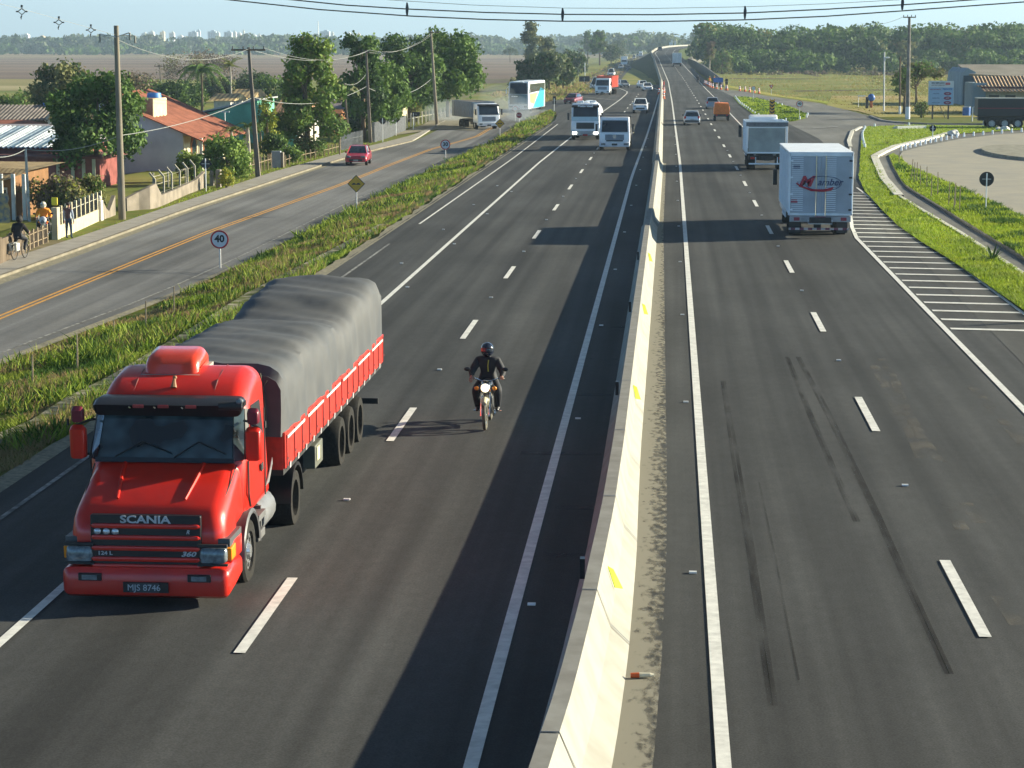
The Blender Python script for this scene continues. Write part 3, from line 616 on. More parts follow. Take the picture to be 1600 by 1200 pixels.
def red_truck():
    T = thing('semi_truck', 'red bonneted semi truck with a grey tarpaulin over its red-sided trailer', 'truck', (-7.5, 30.25, 0))
    hz_ = lambda z: 1.20 - .10 * max(0, (z - 2.0)) ** 1.3
    # cabin behind the windscreen
    mb = MB(); mb.pillow([(1.42, .95), (1.42, 1.92), (1.60, 2.30), (1.80, 2.66), (1.98, 2.86), (2.35, 3.04), (2.9, 3.15), (3.35, 3.10), (3.50, 2.9), (3.52, .95)], hz_, .26, seg=6)
    cab = mb.build('cab', RPAINT, T, smooth=True)
    mb = MB()
    for x in (-.98, -.62, .0, .62, .98):
        P = [(x, 1.96, 2.83), (x, 2.3, 3.015), (x, 2.7, 3.105), (x, 3.1, 3.14)] if abs(x) < .7 else [(x, 1.99, 2.80), (x, 2.3, 2.94), (x, 2.7, 3.02), (x, 3.15, 3.03)]
        if abs(x) > .01: mb.tube(P, .014, 4)
    mb.build('roof_seam', mat('dark red seam', (.12, .008, .008), .5, .1), cab)
    # bonnet: rounded, falls to the grille
    mb = MB(); hw_ = lambda z: 1.20 - .12 * max(0, z - .9) ** 1.2
    mb.pillow([(.10, .74), (.08, 1.10), (.16, 1.36), (.34, 1.50), (.85, 1.72), (1.40, 1.94), (1.75, 1.97), (1.75, .95), (1.1, .95), (.9, .74)], lambda z: 1.10 + .06 * (1.95 - z) / 1.2 if z > .75 else 1.15, .24, seg=7)
    hood = mb.build('bonnet', RPAINT, T, smooth=True)
    mb = MB()
    for s in (-1, 1): mb.tube([(s * .50, .42, 1.55), (s * .56, .9, 1.752), (s * .60, 1.36, 1.925)], [.02, .03, .035], 6)
    mb.build('bonnet_crease', RPAINT, hood, smooth=True)
    # front wings over the wheels
    for s in (-1, 1):
        mb = MB(); v = []; n = 12
        for i in range(n + 1):
            a = math.pi * (i / n) * .97 + .02; yy = 1.66 - .66 * math.cos(a); zz = .50 + .66 * math.sin(a)
            v += [(s * .85, yy, zz), (s * 1.23, yy, zz), (s * 1.25, yy, zz - .05), (s * 1.24, 1.66 - .58 * math.cos(a), .50 + .58 * math.sin(a))]
        mb.add(v, [(i * 4 + k, i * 4 + k + 1, i * 4 + k + 5, i * 4 + k + 4) for i in range(n) for k in range(3)])
        mb.box((s * 1.0, .55, .98), (.42, .85, .12)); mb.build('wing_flare', mat('grey moulding', (.075, .075, .08), .5, .2), T, smooth=True)
        mb = MB(); mb.pillow([(.30, .62), (.28, .95), (.45, 1.0), (1.02, .98), (1.02, .62)], .20, .08, cx=s * 1.02); mb.build('wing_panel', RPAINT, T, smooth=True)
    # grille: black recess, red bars
    mb = MB(); mb.box((0, .07, .99), (1.62, .10, .80)); gr = mb.build('grille', BLACK, T, bevel=.02)
    for z in (1.235, 1.065, .905, .745, .64):
        mb = MB(); mb.pillow([(-.02, z - .03), (-.03, z), (-.02, z + .03), (.05, z + .035), (.05, z - .035)], .80, .05, seg=3); mb.build('grille_bar', RPAINT, gr, smooth=True)
    LET = mat('pale lettering', (.45, .47, .5), .4, .1)
    text('SCANIA', .155, LET, gr, (0, .012, 1.325), (R(90), 0, 0), bold=.004, sx=1.35)
    text('360', .10, LET, gr, (.62, .012, .825), (R(90), 0, 0), bold=.003, sx=1.4, shear=.3)
    text('124 L', .075, LET, gr, (-.60, .012, .825), (R(90), 0, 0), bold=.002, sx=1.3)
    text('R', .08, LET, gr, (.62, .012, 1.15), (R(90), 0, 0), bold=.002, shear=.3)
    for k in range(3):
        mb = MB(); mb.ball((-.70 + k * .13, .0, 1.15), (.055, .03, .052), 10, 6); mb.build('emblem', mat('chrome emblem', (.55, .58, .62), .2, .1, metal=.6), gr, smooth=True)
    # panel gaps and road grime on the bonnet
    mb = MB(); mb.tube([(-1.02, .30, 1.40), (-1.06, .9, 1.66), (-1.08, 1.36, 1.88)], .010, 4); mb.build('panel_gap', CHASS, hood); mb = MB(); mb.tube([(1.02, .30, 1.40), (1.06, .9, 1.66), (1.08, 1.36, 1.88)], .010, 4); mb.build('panel_gap', CHASS, hood)
    mb = MB(); mb.tube([(-.80, .135, 1.375), (0, .10, 1.385), (.80, .135, 1.375)], .012, 4); mb.build('panel_gap', CHASS, hood)
    # bumper
    mb = MB(); mb.pillow([(.02, .18), (-.08, .23), (-.10, .52), (-.05, .63), (.30, .66), (1.02, .62), (1.02, .30), (.5, .22)], 1.23, .13, seg=5); bp = mb.build('bumper', RPAINT, T, smooth=True)
    for s in (-1, 1):
        mb = MB(); mb.box((s * .80, -.10, .50), (.34, .06, .11)); f_ = mb.build('fog_light', [BLACK], bp, bevel=.01)
        mb = MB(); mb.box((s * .80, -.135, .50), (.22, .02, .07)); mb.build('lens', LAMP, f_)
    mb = MB(); mb.box((0.02, -.125, .36), (.66, .03, .15)); mb.build('plate_recess', BLACK, bp)
    plate(bp, -.15, .36, 1.0, mat('dark plate', (.05, .05, .055), .5, .1), 'MJS 8746', .13, tm=LET)
    # headlights with amber corners
    for s in (-1, 1):
        mb = MB(); mb.pillow([(.0, .70), (-.02, .80), (.02, .92), (.30, .94), (.30, .68)], .20, .06, cx=s * .98); hl = mb.build('headlight', LAMP, T, smooth=True)
        mb = MB(); mb.pillow([(.12, .72), (.10, .90), (.42, .92), (.42, .72)], .05, .02, cx=s * 1.19); mb.build('indicator', AMBER, hl, smooth=True)
        mb = MB(); mb.box((s * .98, -.005, .96), (.44, .05, .05)); mb.box((s * .98, -.005, .68), (.44, .05, .03)); mb.build('bezel', CHASS, hl, bevel=.008)
    # windscreen, visor, wipers
    mb = MB(); mb.slab([(-1.02, 1.335, 1.93), (1.02, 1.335, 1.93), (.97, 1.74, 2.68), (-.97, 1.74, 2.68)], .02)
    mb.slab([(1.02, 1.335, 1.93), (1.155, 1.50, 1.94), (1.10, 1.86, 2.66), (.97, 1.74, 2.68)], .02); mb.slab([(-1.155, 1.50, 1.94), (-1.02, 1.335, 1.93), (-.97, 1.74, 2.68), (-1.10, 1.86, 2.66)], .02)
    WSG = mat('windscreen glass', (.055, .085, .095), .10, col2=(.010, .014, .016), scale=1.6, detail=2, thr=(.42, .58), spec=.8)  # pale and dark patches painted in for reflections on the glass
    ws = mb.build('windscreen', WSG, T)
    mb = MB(); mb.slab([(-.98, 1.445, 2.14), (.98, 1.445, 2.14), (.975, 1.455, 2.16), (-.975, 1.455, 2.16)], .012); mb.build('dashboard_edge', mat('dash line yellow green', (.20, .22, .10), .6, .3), ws)  # thin yellow-green dashboard line laid on the screen
    mb = MB(); mb.box((0, 1.33, 1.95), (2.1, .06, .07), 0, rx=-.3); mb.tube([(-.75, 1.30, 2.0), (-.35, 1.42, 2.22), (.1, 1.37, 2.05)], .012, 4); mb.tube([(.15, 1.30, 2.0), (.5, 1.42, 2.22), (.92, 1.37, 2.05)], .012, 4); mb.build('wiper', BLACK, ws)
    mb = MB(); mb.box((-.06, 1.74, 2.35), (.035, .05, .6), rx=-.45); mb.build('screen_divider', mat('cab interior', (.03, .028, .026), .7, .3), ws)
    mb = MB()
    for s in (-1, 1): mb.slab([(s * 1.185, 1.50, 1.94), (s * 1.20, 1.62, 1.94), (s * 1.155, 1.95, 2.64), (s * 1.10, 1.86, 2.66)][::s], .02)
    mb.build('door_pillar', CHASS, T)
    mb = MB(); mb.pillow([(1.58, 2.58), (1.46, 2.76), (1.66, 2.84), (1.95, 2.84), (1.95, 2.70), (1.70, 2.66)], 1.15, .12); vis = mb.build('sun_visor', BLACK, T, smooth=True)
    for x in (-.42, -.04, .38):
        mb = MB(); mb.box((x, 1.47, 2.74), (.17, .03, .05)); mb.build('marker_light', mat('dull red lens', (.30, .03, .03), .3, .1), vis, bevel=.01)
        mb = MB(); mb.box((x - .13, 1.465, 2.725), (.035, .02, .02), ry=.6); mb.build('visor_clip', CHROME, vis)
    mb = MB(); mb.cyl((.80, 1.46, 2.76), (1.14, 1.52, 2.76), .06, .075, 10); mb.build('visor_lamp', CHASS, vis, smooth=True)
    mb = MB(); mb.ball((1.12, 1.48, 2.83), (.06, .05, .05)); mb.build('visor_lamp', LAMP, vis, smooth=True)
    # roof hatch, horn
    mb = MB(); mb.pillow([(2.52, 3.02), (2.56, 3.22), (2.70, 3.34), (3.2, 3.42), (3.42, 3.32), (3.46, 3.06)], .43, .14, cx=-.16); rv = mb.build('roof_pod', mat('orange red pod', (.66, .05, .015), .3, .1, coat=.7), T, smooth=True)
    mb = MB(); mb.prism([(2.48, 3.03), (2.48, 3.07), (3.5, 3.14), (3.5, 3.08)], .47, cx=-.16); mb.build('pod_flange', CONC, rv, bevel=.01)
    mb = MB(); mb.cyl((-.02, 2.10, 2.93), (-.02, 2.16, 3.06), .05, .02, 8); mb.ball((-.02, 2.2, 3.07), .035); mb.build('roof_horn', mat('brass brown', (.25, .12, .05), .5, .2), T, smooth=True)
    # doors: side window, handle, seams
    for s in (-1, 1):
        mb = MB(); mb.slab([(s * 1.205, 1.72, 1.98), (s * 1.205, 2.30, 1.98), (s * 1.205, 2.86, 2.12), (s * 1.155, 2.86, 2.64), (s * 1.15, 2.18, 2.66)][::-s], .015); dr = mb.build('side_window', mat('dark window seal', (.03, .032, .035), .3, .1), T)
        mb = MB(); mb.slab([(s * 1.222, 1.84, 2.02), (s * 1.222, 2.34, 2.02), (s * 1.175, 2.34, 2.58), (s * 1.175, 2.10, 2.58)][::-s], .01); mb.build('pane', GLASS, dr)
        mb = MB(); mb.box((s * 1.225, 2.62, 1.62), (.02, .17, .12), rx=.1); mb.build('door_handle', CHASS, T, bevel=.01)
        mb = MB(); mb.tube([(s * 1.21, 1.62, 1.9), (s * 1.212, 1.60, 1.4), (s * 1.212, 1.72, 1.18)], .014, 4); mb.tube([(s * 1.21, 2.92, 2.5), (s * 1.212, 2.95, 1.8), (s * 1.212, 2.92, 1.12)], .012, 4); mb.build('door_seam', CHASS, T)
        # mirrors on arms, standing off the cab
        mb = MB(); mb.pillow([(1.36, 1.95), (1.32, 2.4), (1.42, 2.46), (1.56, 2.40), (1.56, 1.93)], .12, .07, cx=(1.33 if s > 0 else -1.34)); m_ = mb.build('mirror', RPAINT, T, smooth=True)
        mb = MB(); mb.pillow([(1.38, 2.50), (1.36, 2.68), (1.44, 2.74), (1.54, 2.68), (1.54, 2.50)], .09, .05, cx=(1.33 if s > 0 else -1.34)); mb.build('upper_mirror', mat('mirror shell dark', (.16, .015, .03), .35, .1), m_, smooth=True)
        mb = MB(); mb.tube([(s * 1.42, 1.47, 2.42), (s * 1.22, 1.62, 2.5), (s * 1.14, 1.7, 2.5)], .02, 5); mb.tube([(s * 1.42, 1.47, 2.0), (s * 1.2, 1.62, 1.98)], .02, 5); mb.tube([(s * 1.5, 1.47, 2.44), (s * 1.5, 1.47, 2.54)], .02, 5); mb.build('mirror_arm', CHASS, m_)
        # step, tank, battery boxes behind the front wheel
        mb = MB(); mb.box((s * 1.05, 2.60, .55), (.32, .55, .14)); mb.box((s * 1.08, 2.60, .85), (.28, .55, .10)); mb.box((s * 1.0, 2.86, .7), (.3, .06, .5)); mb.build('cab_step', mat('step grey', (.11, .11, .11), .6, .2), T, bevel=.02)
        mb = MB(); mb.cyl((s * .88, 2.95, .72), (s * .88, 3.95, .72), .31, .31, 18); mb.build('fuel_tank', mat('tank grey', (.16, .165, .17), .45, .2), T, smooth=True, bevel=.01)
        mb = MB(); mb.slab([(s * 1.215, 2.9, 1.26), (s * 1.215, 3.2, 1.26), (s * 1.215, 3.5, 1.5), (s * 1.215, 3.5, 1.6), (s * 1.215, 3.1, 1.34)][::-s], .012); mb.build('cab_trim', STEEL, T)
    # driver and seats, dimly seen low behind the screen
    # driver seen through the open side window: a white cloth
    mb = MB(); mb.ball((1.03, 2.02, 2.38), (.07, .09, .1)); mb.tube([(1.05, 2.0, 2.3), (1.16, 1.92, 2.18), (1.17, 1.95, 2.05)], [.05, .05, .035], 8); mb.build('driver_arm', mat('white sleeve', (.7, .72, .74), .8, .1), T, smooth=True)
    # chassis
    mb = MB(); mb.box((0, 4.0, .78), (.9, 5.6, .26)); mb.box((0, 3.75, 1.5), (2.1, .12, 1.6)); mb.box((0, 5.5, .95), (1.3, 1.5, .14)); mb.box((0, 1.2, .45), (1.3, 1.8, .3))
    mb.build('tractor_chassis', CHASS, T, bevel=.01)
    for s in (-1, 1):
        wheel(T, s * 1.20, 1.66, .50, .30, mat('polished rim', (.6, .62, .64), .25, .15, metal=.8))
        wheel(T, s * 1.22, 5.62, .50, .56, dual=True)
        mb = MB(); v = []; n = 10
        for i in range(n + 1):
            a = math.pi * i / n; yy = 5.62 - .62 * math.cos(a); zz = .52 + .60 * math.sin(a); v += [(s * .62, yy, zz), (s * 1.25, yy, zz), (s * 1.25, yy, zz - .06)]
        mb.add(v, [(i * 3 + k, i * 3 + k + 1, i * 3 + k + 4, i * 3 + k + 3) for i in range(n) for k in range(2)]); mb.build('mudguard', BLACK, T, smooth=True)
    # trailer
    mb = MB(); mb.box((0, 10.65, 1.16), (2.44, 12.3, .12)); 
    for s in (-1, 1): mb.box((s * .45, 11, .95), (.14, 11.4, .30))
    mb.box((0, 10.9, .55), (1.5, .12, .12)); mb.box((0, 12.15, .55), (1.5, .12, .12)); mb.box((0, 13.4, .55), (1.5, .12, .12)); mb.box((0, 8.0, .75), (2.0, .5, .5))
    tc = mb.build('trailer_chassis', CHASS, T, bevel=.01)
    bd = mat('red trailer boards', (.60, .028, .014), .45, .25, 5, coat=.3); ORS = mat('orange brown board', (.42, .03, .02), .6, .25, 6)
    for s in (-1, 1):
        mb = MB(); mb.box((s * 1.235, 10.65, 1.52), (.05, 12.35, .60)); sb = mb.build('side_board', bd, T, bevel=.008)
        mb = MB()
        for k in range(17): mb.box((s * 1.266, 4.6 + k * .757, 1.50), (.016, .045, .54)); mb.box((s * 1.266, 4.6 + k * .757 + .07, 1.36), (.016, .12, .035))
        mb.build('board_latch', mat('latch dark red', (.14, .01, .01), .6, .2), sb)  # dark red latches along the boards
        mb = MB()
        for k in range(6): mb.box((s * 1.272, 5.5 + k * 2.05, 1.72), (.012, 1.7, .045))
        mb.build('reflective_strip', mat('strip white', (.6, .58, .55), .5, .25, 30), sb)
        mb = MB()
        for k in range(15): mb.slab([(s * 1.275, 4.75 + k * .8, 1.18), (s * 1.275, 4.87 + k * .8, 1.18), (s * 1.275, 4.90 + k * .8, 1.28), (s * 1.275, 4.78 + k * .8, 1.28)], .01)
        mb.build('rope_hooks', mat('hook grey', (.35, .33, .33), .6, .3), sb)
        for k, y in enumerate((10.9, 12.15, 13.4)): wheel(T, s * 1.22, y, .50, .56, mat('dusty rim', (.20, .19, .17), .7, .3), dual=True, nm='wheel')
        mb = MB(); mb.box((s * 1.0, 8.2, .78), (.42, .85, .42)); tb = mb.build('tool_box', mat('box olive', (.11, .115, .09), .6, .2), T, bevel=.02)
        mb = MB(); mb.box((s * 1.22, 8.05, .82), (.015, .28, .24)); mb.build('side_marker', mat('cream marker', (.75, .68, .42), .5, .1), tb)
    mb = MB(); mb.box((0, 4.50, 1.75), (2.44, .06, 1.1)); mb.box((0, 16.8, 1.5), (2.44, .05, .62)); mb.build('end_board', bd, T, bevel=.01)
    mb = MB(); mb.box((1.12, 15.2, .60), (.46, .06, .12)); mb.build('rear_bar', CHASS, T)
    # tarpaulin, domed and sagging in folds
    xs = [-1.25, -1.255, -1.25, -1.235, -1.16, -1.02, -.82, -.55, -.25, .0, .25, .55, .82, 1.02, 1.16, 1.235, 1.25, 1.255, 1.25]
    ts = [0, .35, .7, 1.0]
    def top(y, x):
        u = (y - 4.4) / 12.4; h = 3.02 + .02 * math.sin(y * 2) - .10 * ss(1.2, .1, abs(u - .62) * 6) * 1.0 + .07 * ss(.78, .95, u) + .09 * ss(.66, .74, u) * (1 - ss(.95, 1., u))
        h -= .09 * math.exp(-((y - 11.3) / 1.6) ** 2) * (1 - abs(x) * .3)
        h -= .035 * math.sin(y * 1.55 + math.sin(x * 2.2) * 1.1) ** 2 + .03 * math.sin(y * 3.7 + x * 2.5) ** 2
        h -= .10 * ss(.97, 1.0, u)
        return h
    ys = [4.40, 4.42, 4.5] + [4.62 + i * .135 for i in range(90)] + [16.74, 16.82, 16.84]
    v = []; n = len(xs)
    for j, y in enumerate(ys):
        en = 1 if j > 1 and j < len(ys) - 2 else 0
        for i, x in enumerate(xs):
            k = min(i, n - 1 - i); side = 1.74 + .07 * math.sin(y * 1.1 + (2 if x > 0 else 0)) ** 2
            h = top(y, x) - (.16 if not en else 0); e = h - .46 + .03 * math.sin(y * .9)
            if k == 0: z = side
            elif k == 1: z = side + (e - side) * .4
            elif k == 2: z = side + (e - side) * .8
            elif k == 3: z = h - .30
            elif k == 4: z = h - .16
            elif k == 5: z = h - .075
            elif k == 6: z = h - .035
            else: z = h - .02 * (9 - k) * .4
            xx = x * (1 if en else .985) + (.014 * math.sin(y * 7 + z * 3) if k < 4 else 0) + (.015 * math.sin(y * 2.1 + z) if k < 4 else 0)
            v.append((xx, y, z))
    f = [(j * n + i, j * n + i + 1, (j + 1) * n + i + 1, (j + 1) * n + i) for j in range(len(ys) - 1) for i in range(n - 1)]
    f += [tuple(range(n - 1, -1, -1)), tuple((len(ys) - 1) * n + i for i in range(n))]
    mb = MB(); mb.add(v, f)
    TARP = mat('worn grey tarpaulin', (.055, .061, .068), .75, col2=(.088, .09, .09), scale=1.3, detail=9, bump=.5, thr=(.35, .7))
    tp = mb.build('tarpaulin', TARP, T, smooth=True)
    mb = MB()
    for x in (-1.0, -.6, .0, .55, .98): mb.tube([(x, 4.37, 1.9), (x * .96, 4.36, 2.5), (x * .9, 4.38, 2.82)], .018, 5)
    mb.tube([(1.0, 4.37, 1.9), (.55, 4.36, 2.7)], .012, 4); mb.tube([(.5, 4.37, 1.9), (1.0, 4.36, 2.7)], .012, 4); mb.build('tie_rope', mat('rope', (.10, .09, .07), .9, .3), tp)
    return T
red_truck()

def cabover(T, w_=2.45, h=2.9, base=.55, length=1.9, paint=WPAINT, grille=BLACK, visor=None, bumper=None, hood=.0, glassdrop=0., x=0., lights='off', nm='cab'):
    """flat-fronted truck cab, parts parented to T; front face at y = 0"""
    hw = w_ / 2; k = h - base; zb = base + k * .40 - glassdrop; zt = h - k * .13
    mb = MB(); mb.pillow([(.0 + hood, base), (-.02 + hood, base + k * .3), (.02 + hood, zb), (.10 + hood * .5, zb + .04), (.36, zt), (.55, h - .05), (.9, h), (length, h - .02), (length, base)], lambda z: hw - .10 * max(0, (z - zb) / k), .12, seg=4)
    cab = mb.build(nm, paint, T, smooth=True)
    mb = MB(); q = hw - .17; mb.slab([(-q, .075 + hood * .5, zb + .05), (q, .075 + hood * .5, zb + .05), (q - .05, .33, zt - .02), (-q + .05, .33, zt - .02)], .02)
    ws = mb.build('windscreen', GLASS, T)
    mb = MB(); mb.tube([(-q * .8, .05 + hood * .5, zb + .08), (-.1, .12 + hood * .5, zb + .2)], .012, 4); mb.tube([(.05, .05 + hood * .5, zb + .08), (q * .8, .12 + hood * .5, zb + .2)], .012, 4); mb.build('wiper', BLACK, ws)
    mb = MB(); mb.box((0, -.025 + hood, base + k * .22), (w_ * .62, .04, k * .22)); g = mb.build('grille', grille, T, bevel=.02)
    mb = MB(); mb.pillow([(-.06 + hood, base - .28), (-.10 + hood, base + .04), (.0 + hood, base + .08), (.5, base + .05), (.5, base - .22)], hw, .10); bp = mb.build('bumper', bumper or paint, T, smooth=True)
    for s in (-1, 1):
        mb = MB(); mb.box((s * hw * .74, -.11 + hood, base - .08), (.34, .05, .16))
        mb.build('headlight', emis('lit headlight', (1, .93, .75), 6) if lights == 'on' else LAMP, T, bevel=.02)
        mb = MB(); mb.slab([(s * (hw + .0), .55, zb + .06), (s * (hw + .0), length - .35, zb + .06), (s * (hw - .07), length - .35, zt - .05), (s * (hw - .07), .68, zt - .05)][::-s], .02); mb.build('side_window', GLASS, T)
        mb = MB(); mb.box((s * (hw + .22), .10, zb + .35), (.17, .12, .62)); m_ = mb.build('mirror', BLACK, T, bevel=.03)
        mb = MB(); mb.tube([(s * (hw + .16), .12, zb + .6), (s * (hw - .06), .35, zb + .7)], .018, 5); mb.build('mirror_arm', BLACK, m_)
    if visor: mb = MB(); mb.pillow([(.10, zt - .02), (.06, zt + .10), (.40, zt + .20), (.5, zt + .05)], hw - .05, .06); mb.build('sun_visor', visor, T, smooth=True)
    return cab
def rear_lights(T, y, z, hw, w_=.32):
    for s in (-1, 1): mb = MB(); mb.box((s * (hw - .25), y, z), (w_, .05, .13)); mb.build('tail_light', REDL, T, bevel=.01)
TIN = mat('aluminium sheet', (.52, .56, .58), .5, .14, 2, metal=.1, spec=.4)
TINL = mat('aluminium sheet light', (.74, .79, .84), .5, .08, 2, metal=.1)

def box_truck():
    T = thing('box_truck', 'white aluminium box truck seen from behind with a red and blue logo on its doors', 'truck', (6.32, 92.2, 0), R(180))
    # local frame turned round: rear face at y = 0, nose at -y ... so the truck runs towards -y (away from the camera)
    L = 8.3; z0, z1 = 1.02, 3.62; hw = 1.32
    mb = MB(); mb.box((0, -L / 2, (z0 + z1) / 2), (2 * hw, L, z1 - z0)); body = mb.build('cargo_box', TIN, T, bevel=.03)
    mb = MB()
    for k in range(30): mb.box((hw + .006, -.25 - k * .272, (z0 + z1) / 2), (.022, .045, z1 - z0 - .16)); mb.box((-hw - .006, -.25 - k * .272, (z0 + z1) / 2), (.022, .045, z1 - z0 - .16))
    mb.build('side_ribs', TINL, body)
    mb = MB(); mb.box((0, -L / 2, z1 + .02), (2 * hw + .06, L + .05, .05)); mb.build('box_roof', TINL, body, bevel=.015)
    mb = MB()
    for s in (-1, 1): mb.box((s * (hw - .02), .015, (z0 + z1) / 2), (.07, .05, z1 - z0)); mb.box((s * (hw + .012), -.03, (z0 + z1) / 2), (.03, .08, z1 - z0))
    mb.box((0, .015, z1 - .06), (2 * hw, .05, .13)); mb.box((0, .015, z0 + .03), (2 * hw, .05, .09)); mb.build('door_frame', TINL, T, bevel=.01)
    DP = mat('door panel blue grey', (.34, .38, .44), .5, .14, 1.5)
    for s in (-1, 1):
        mb = MB(); mb.box((s * .64, .02, (z0 + z1) / 2 - .02), (1.24, .035, z1 - z0 - .26)); d = mb.build('rear_door', DP, T, bevel=.006)
        mb = MB()
        for k in range(27):
            z = z0 + .2 + k * .085; mb.box((s * .98 if s > 0 else -.98 + .0, .044, z), (.48, .016, .022)) if s > 0 else mb.box((-.42, .044, z), (.42, .016, .022))
        mb.build('door_louvres', TINL, d)
        mb = MB(); mb.cyl((s * (.20), .07, z0 - .02), (s * .20, .07, z1 - .1), .018, .018, 8); mb.build('lock_rod', CHROME, d)
        mb = MB(); [mb.box((s * (hw - .09), .06, z), (.13, .04, .07)) for z in (1.25, 1.9, 2.6, 3.3)]; mb.build('door_hinge', BLACK if s < 0 else TINL, d, bevel=.01)
    mb = MB(); mb.tube([(.08 * math.cos(t) * 9.5 - .1, .075, 2.36 + .30 * math.sin(t)) for t in [i * 2 * math.pi / 30 for i in range(31)]], .012, 4)
    NAVY = mat('navy ink', (.03, .05, .13), .5, .1); INKR = mat('red ink', (.38, .015, .04), .5, .1)
    lg = mb.build('logo', NAVY, T)
    text('M', .60, INKR, lg, (.66, .06, 2.42), (R(90), 0, R(180)), bold=.022, sx=1.2, shear=.35)
    text('amber', .40, NAVY, lg, (-.36, .06, 2.40), (R(90), 0, R(180)), bold=.008, shear=.35, sx=1.0)
    mb = MB(); mb.tube([(.95, .075, 2.42), (1.02, .075, 2.36), (.85, .075, 2.24), (.4, .075, 2.08), (-.1, .075, 2.06), (-.42, .075, 2.12), (-.52, .075, 2.2)], [.015, .03, .04, .05, .06, .07, .02], 6); mb.build('logo_swash', INKR, lg, smooth=True)
    mb = MB(); mb.box((1.02, .045, 3.05), (.28, .01, .16)); mb.build('sticker', NAVY, T); mb = MB(); mb.box((1.10, .055, 1.58), (.28, .01, .06)); mb.box((1.10, .055, 1.66), (.24, .01, .03)); mb.build('sticker', INKR, T)
    # under-run structure
    mb = MB(); mb.box((0, -.25, .90), (2.5, .35, .18)); mb.box((0, -3.6, .82), (.9, 7.6, .24)); mb.box((0, -1.7, .5), (.3, .3, .3)); mb.build('chassis', CHASS, T, bevel=.01)
    rc = MB(); rc.box((0, .0, .86), (2.56, .06, .24)); rc.build('rear_sill', mat('dull white sill', (.34, .35, .37), .6, .2), T, bevel=.01)
    for s in (-1, 1):
        mb = MB(); mb.box((s * .98, .04, .86), (.24, .03, .14)); mb.build('tail_light', mat('dim red lens', (.28, .03, .05), .4, .1), T)
    mb = MB(); mb.box((0, .04, .90), (.46, .02, .13)); np_ = mb.build('number_plate', mat('red plate', (.40, .10, .12), .5, .1), T)
    text('LXM 5170', .09, WPAINT, np_, (0, .055, .90), (R(90), 0, R(180)))
    mb = MB()
    for k in range(14): mb.box((-1.17 + k * .18, -.02, .44), (.09, .05, .09), mi=k % 2, ry=.0); mb.box((-1.08 + k * .18, -.02, .44), (.09, .05, .09), mi=(k + 1) % 2)
    mb.build('striped_bumper', [mat('stripe pale', (.45, .4, .4), .5, .2), mat('stripe maroon', (.16, .03, .06), .5, .2)], T)
    mb = MB(); mb.tube([(-.5, .03, .82), (-.5, .05, .66), (.5, .05, .66), (.5, .03, .82)], .02, 6); mb.build('tow_rail', TINL, T)
    for s in (-1, 1):
        wheel(T, s * 1.2, -1.95, .48, .5, dual=True); wheel(T, s * 1.2, -3.2, .48, .5, dual=True); wheel(T, s * 1.15, -8.3, .48, .28)
        mb = MB(); mb.box((s * 1.24, -5.2, .66), (.05, 2.6, .06)); mb.box((s * 1.24, -5.2, .9), (.05, 2.6, .06)); [mb.box((s * 1.24, -4 - k * .8, .78), (.05, .06, .32)) for k in range(4)]; mb.build('side_guard', TINL, T)
        mb = MB(); mb.box((s * 1.0, -.95, .45), (.45, .02, .5)); mb.build('mud_flap', BLACK, T)
    c = thing('cab_unit', None, None, (0, 0, 0)); c.parent = T; bpy.data.objects.remove(c)
    mb = MB(); mb.pillow([(-10.1, .6), (-10.1, 1.6), (-9.85, 2.45), (-9.5, 2.75), (-8.42, 2.8), (-8.42, .6)], 1.2, .15); mb.build('cab', WPAINT, T, smooth=True)
    for s in (-1, 1):
        mb = MB(); mb.box((s * 1.46, -9.5, 2.05), (.2, .14, .72)); mb.build('mirror', BLACK, T, bevel=.03)
        mb = MB(); mb.slab([(s * 1.205, -9.6, 1.65), (s * 1.205, -8.8, 1.65), (s * 1.205, -8.8, 2.3), (s * 1.205, -9.45, 2.3)][::s], .012); mb.build('side_window', GLASS, T)
    return T
box_truck()

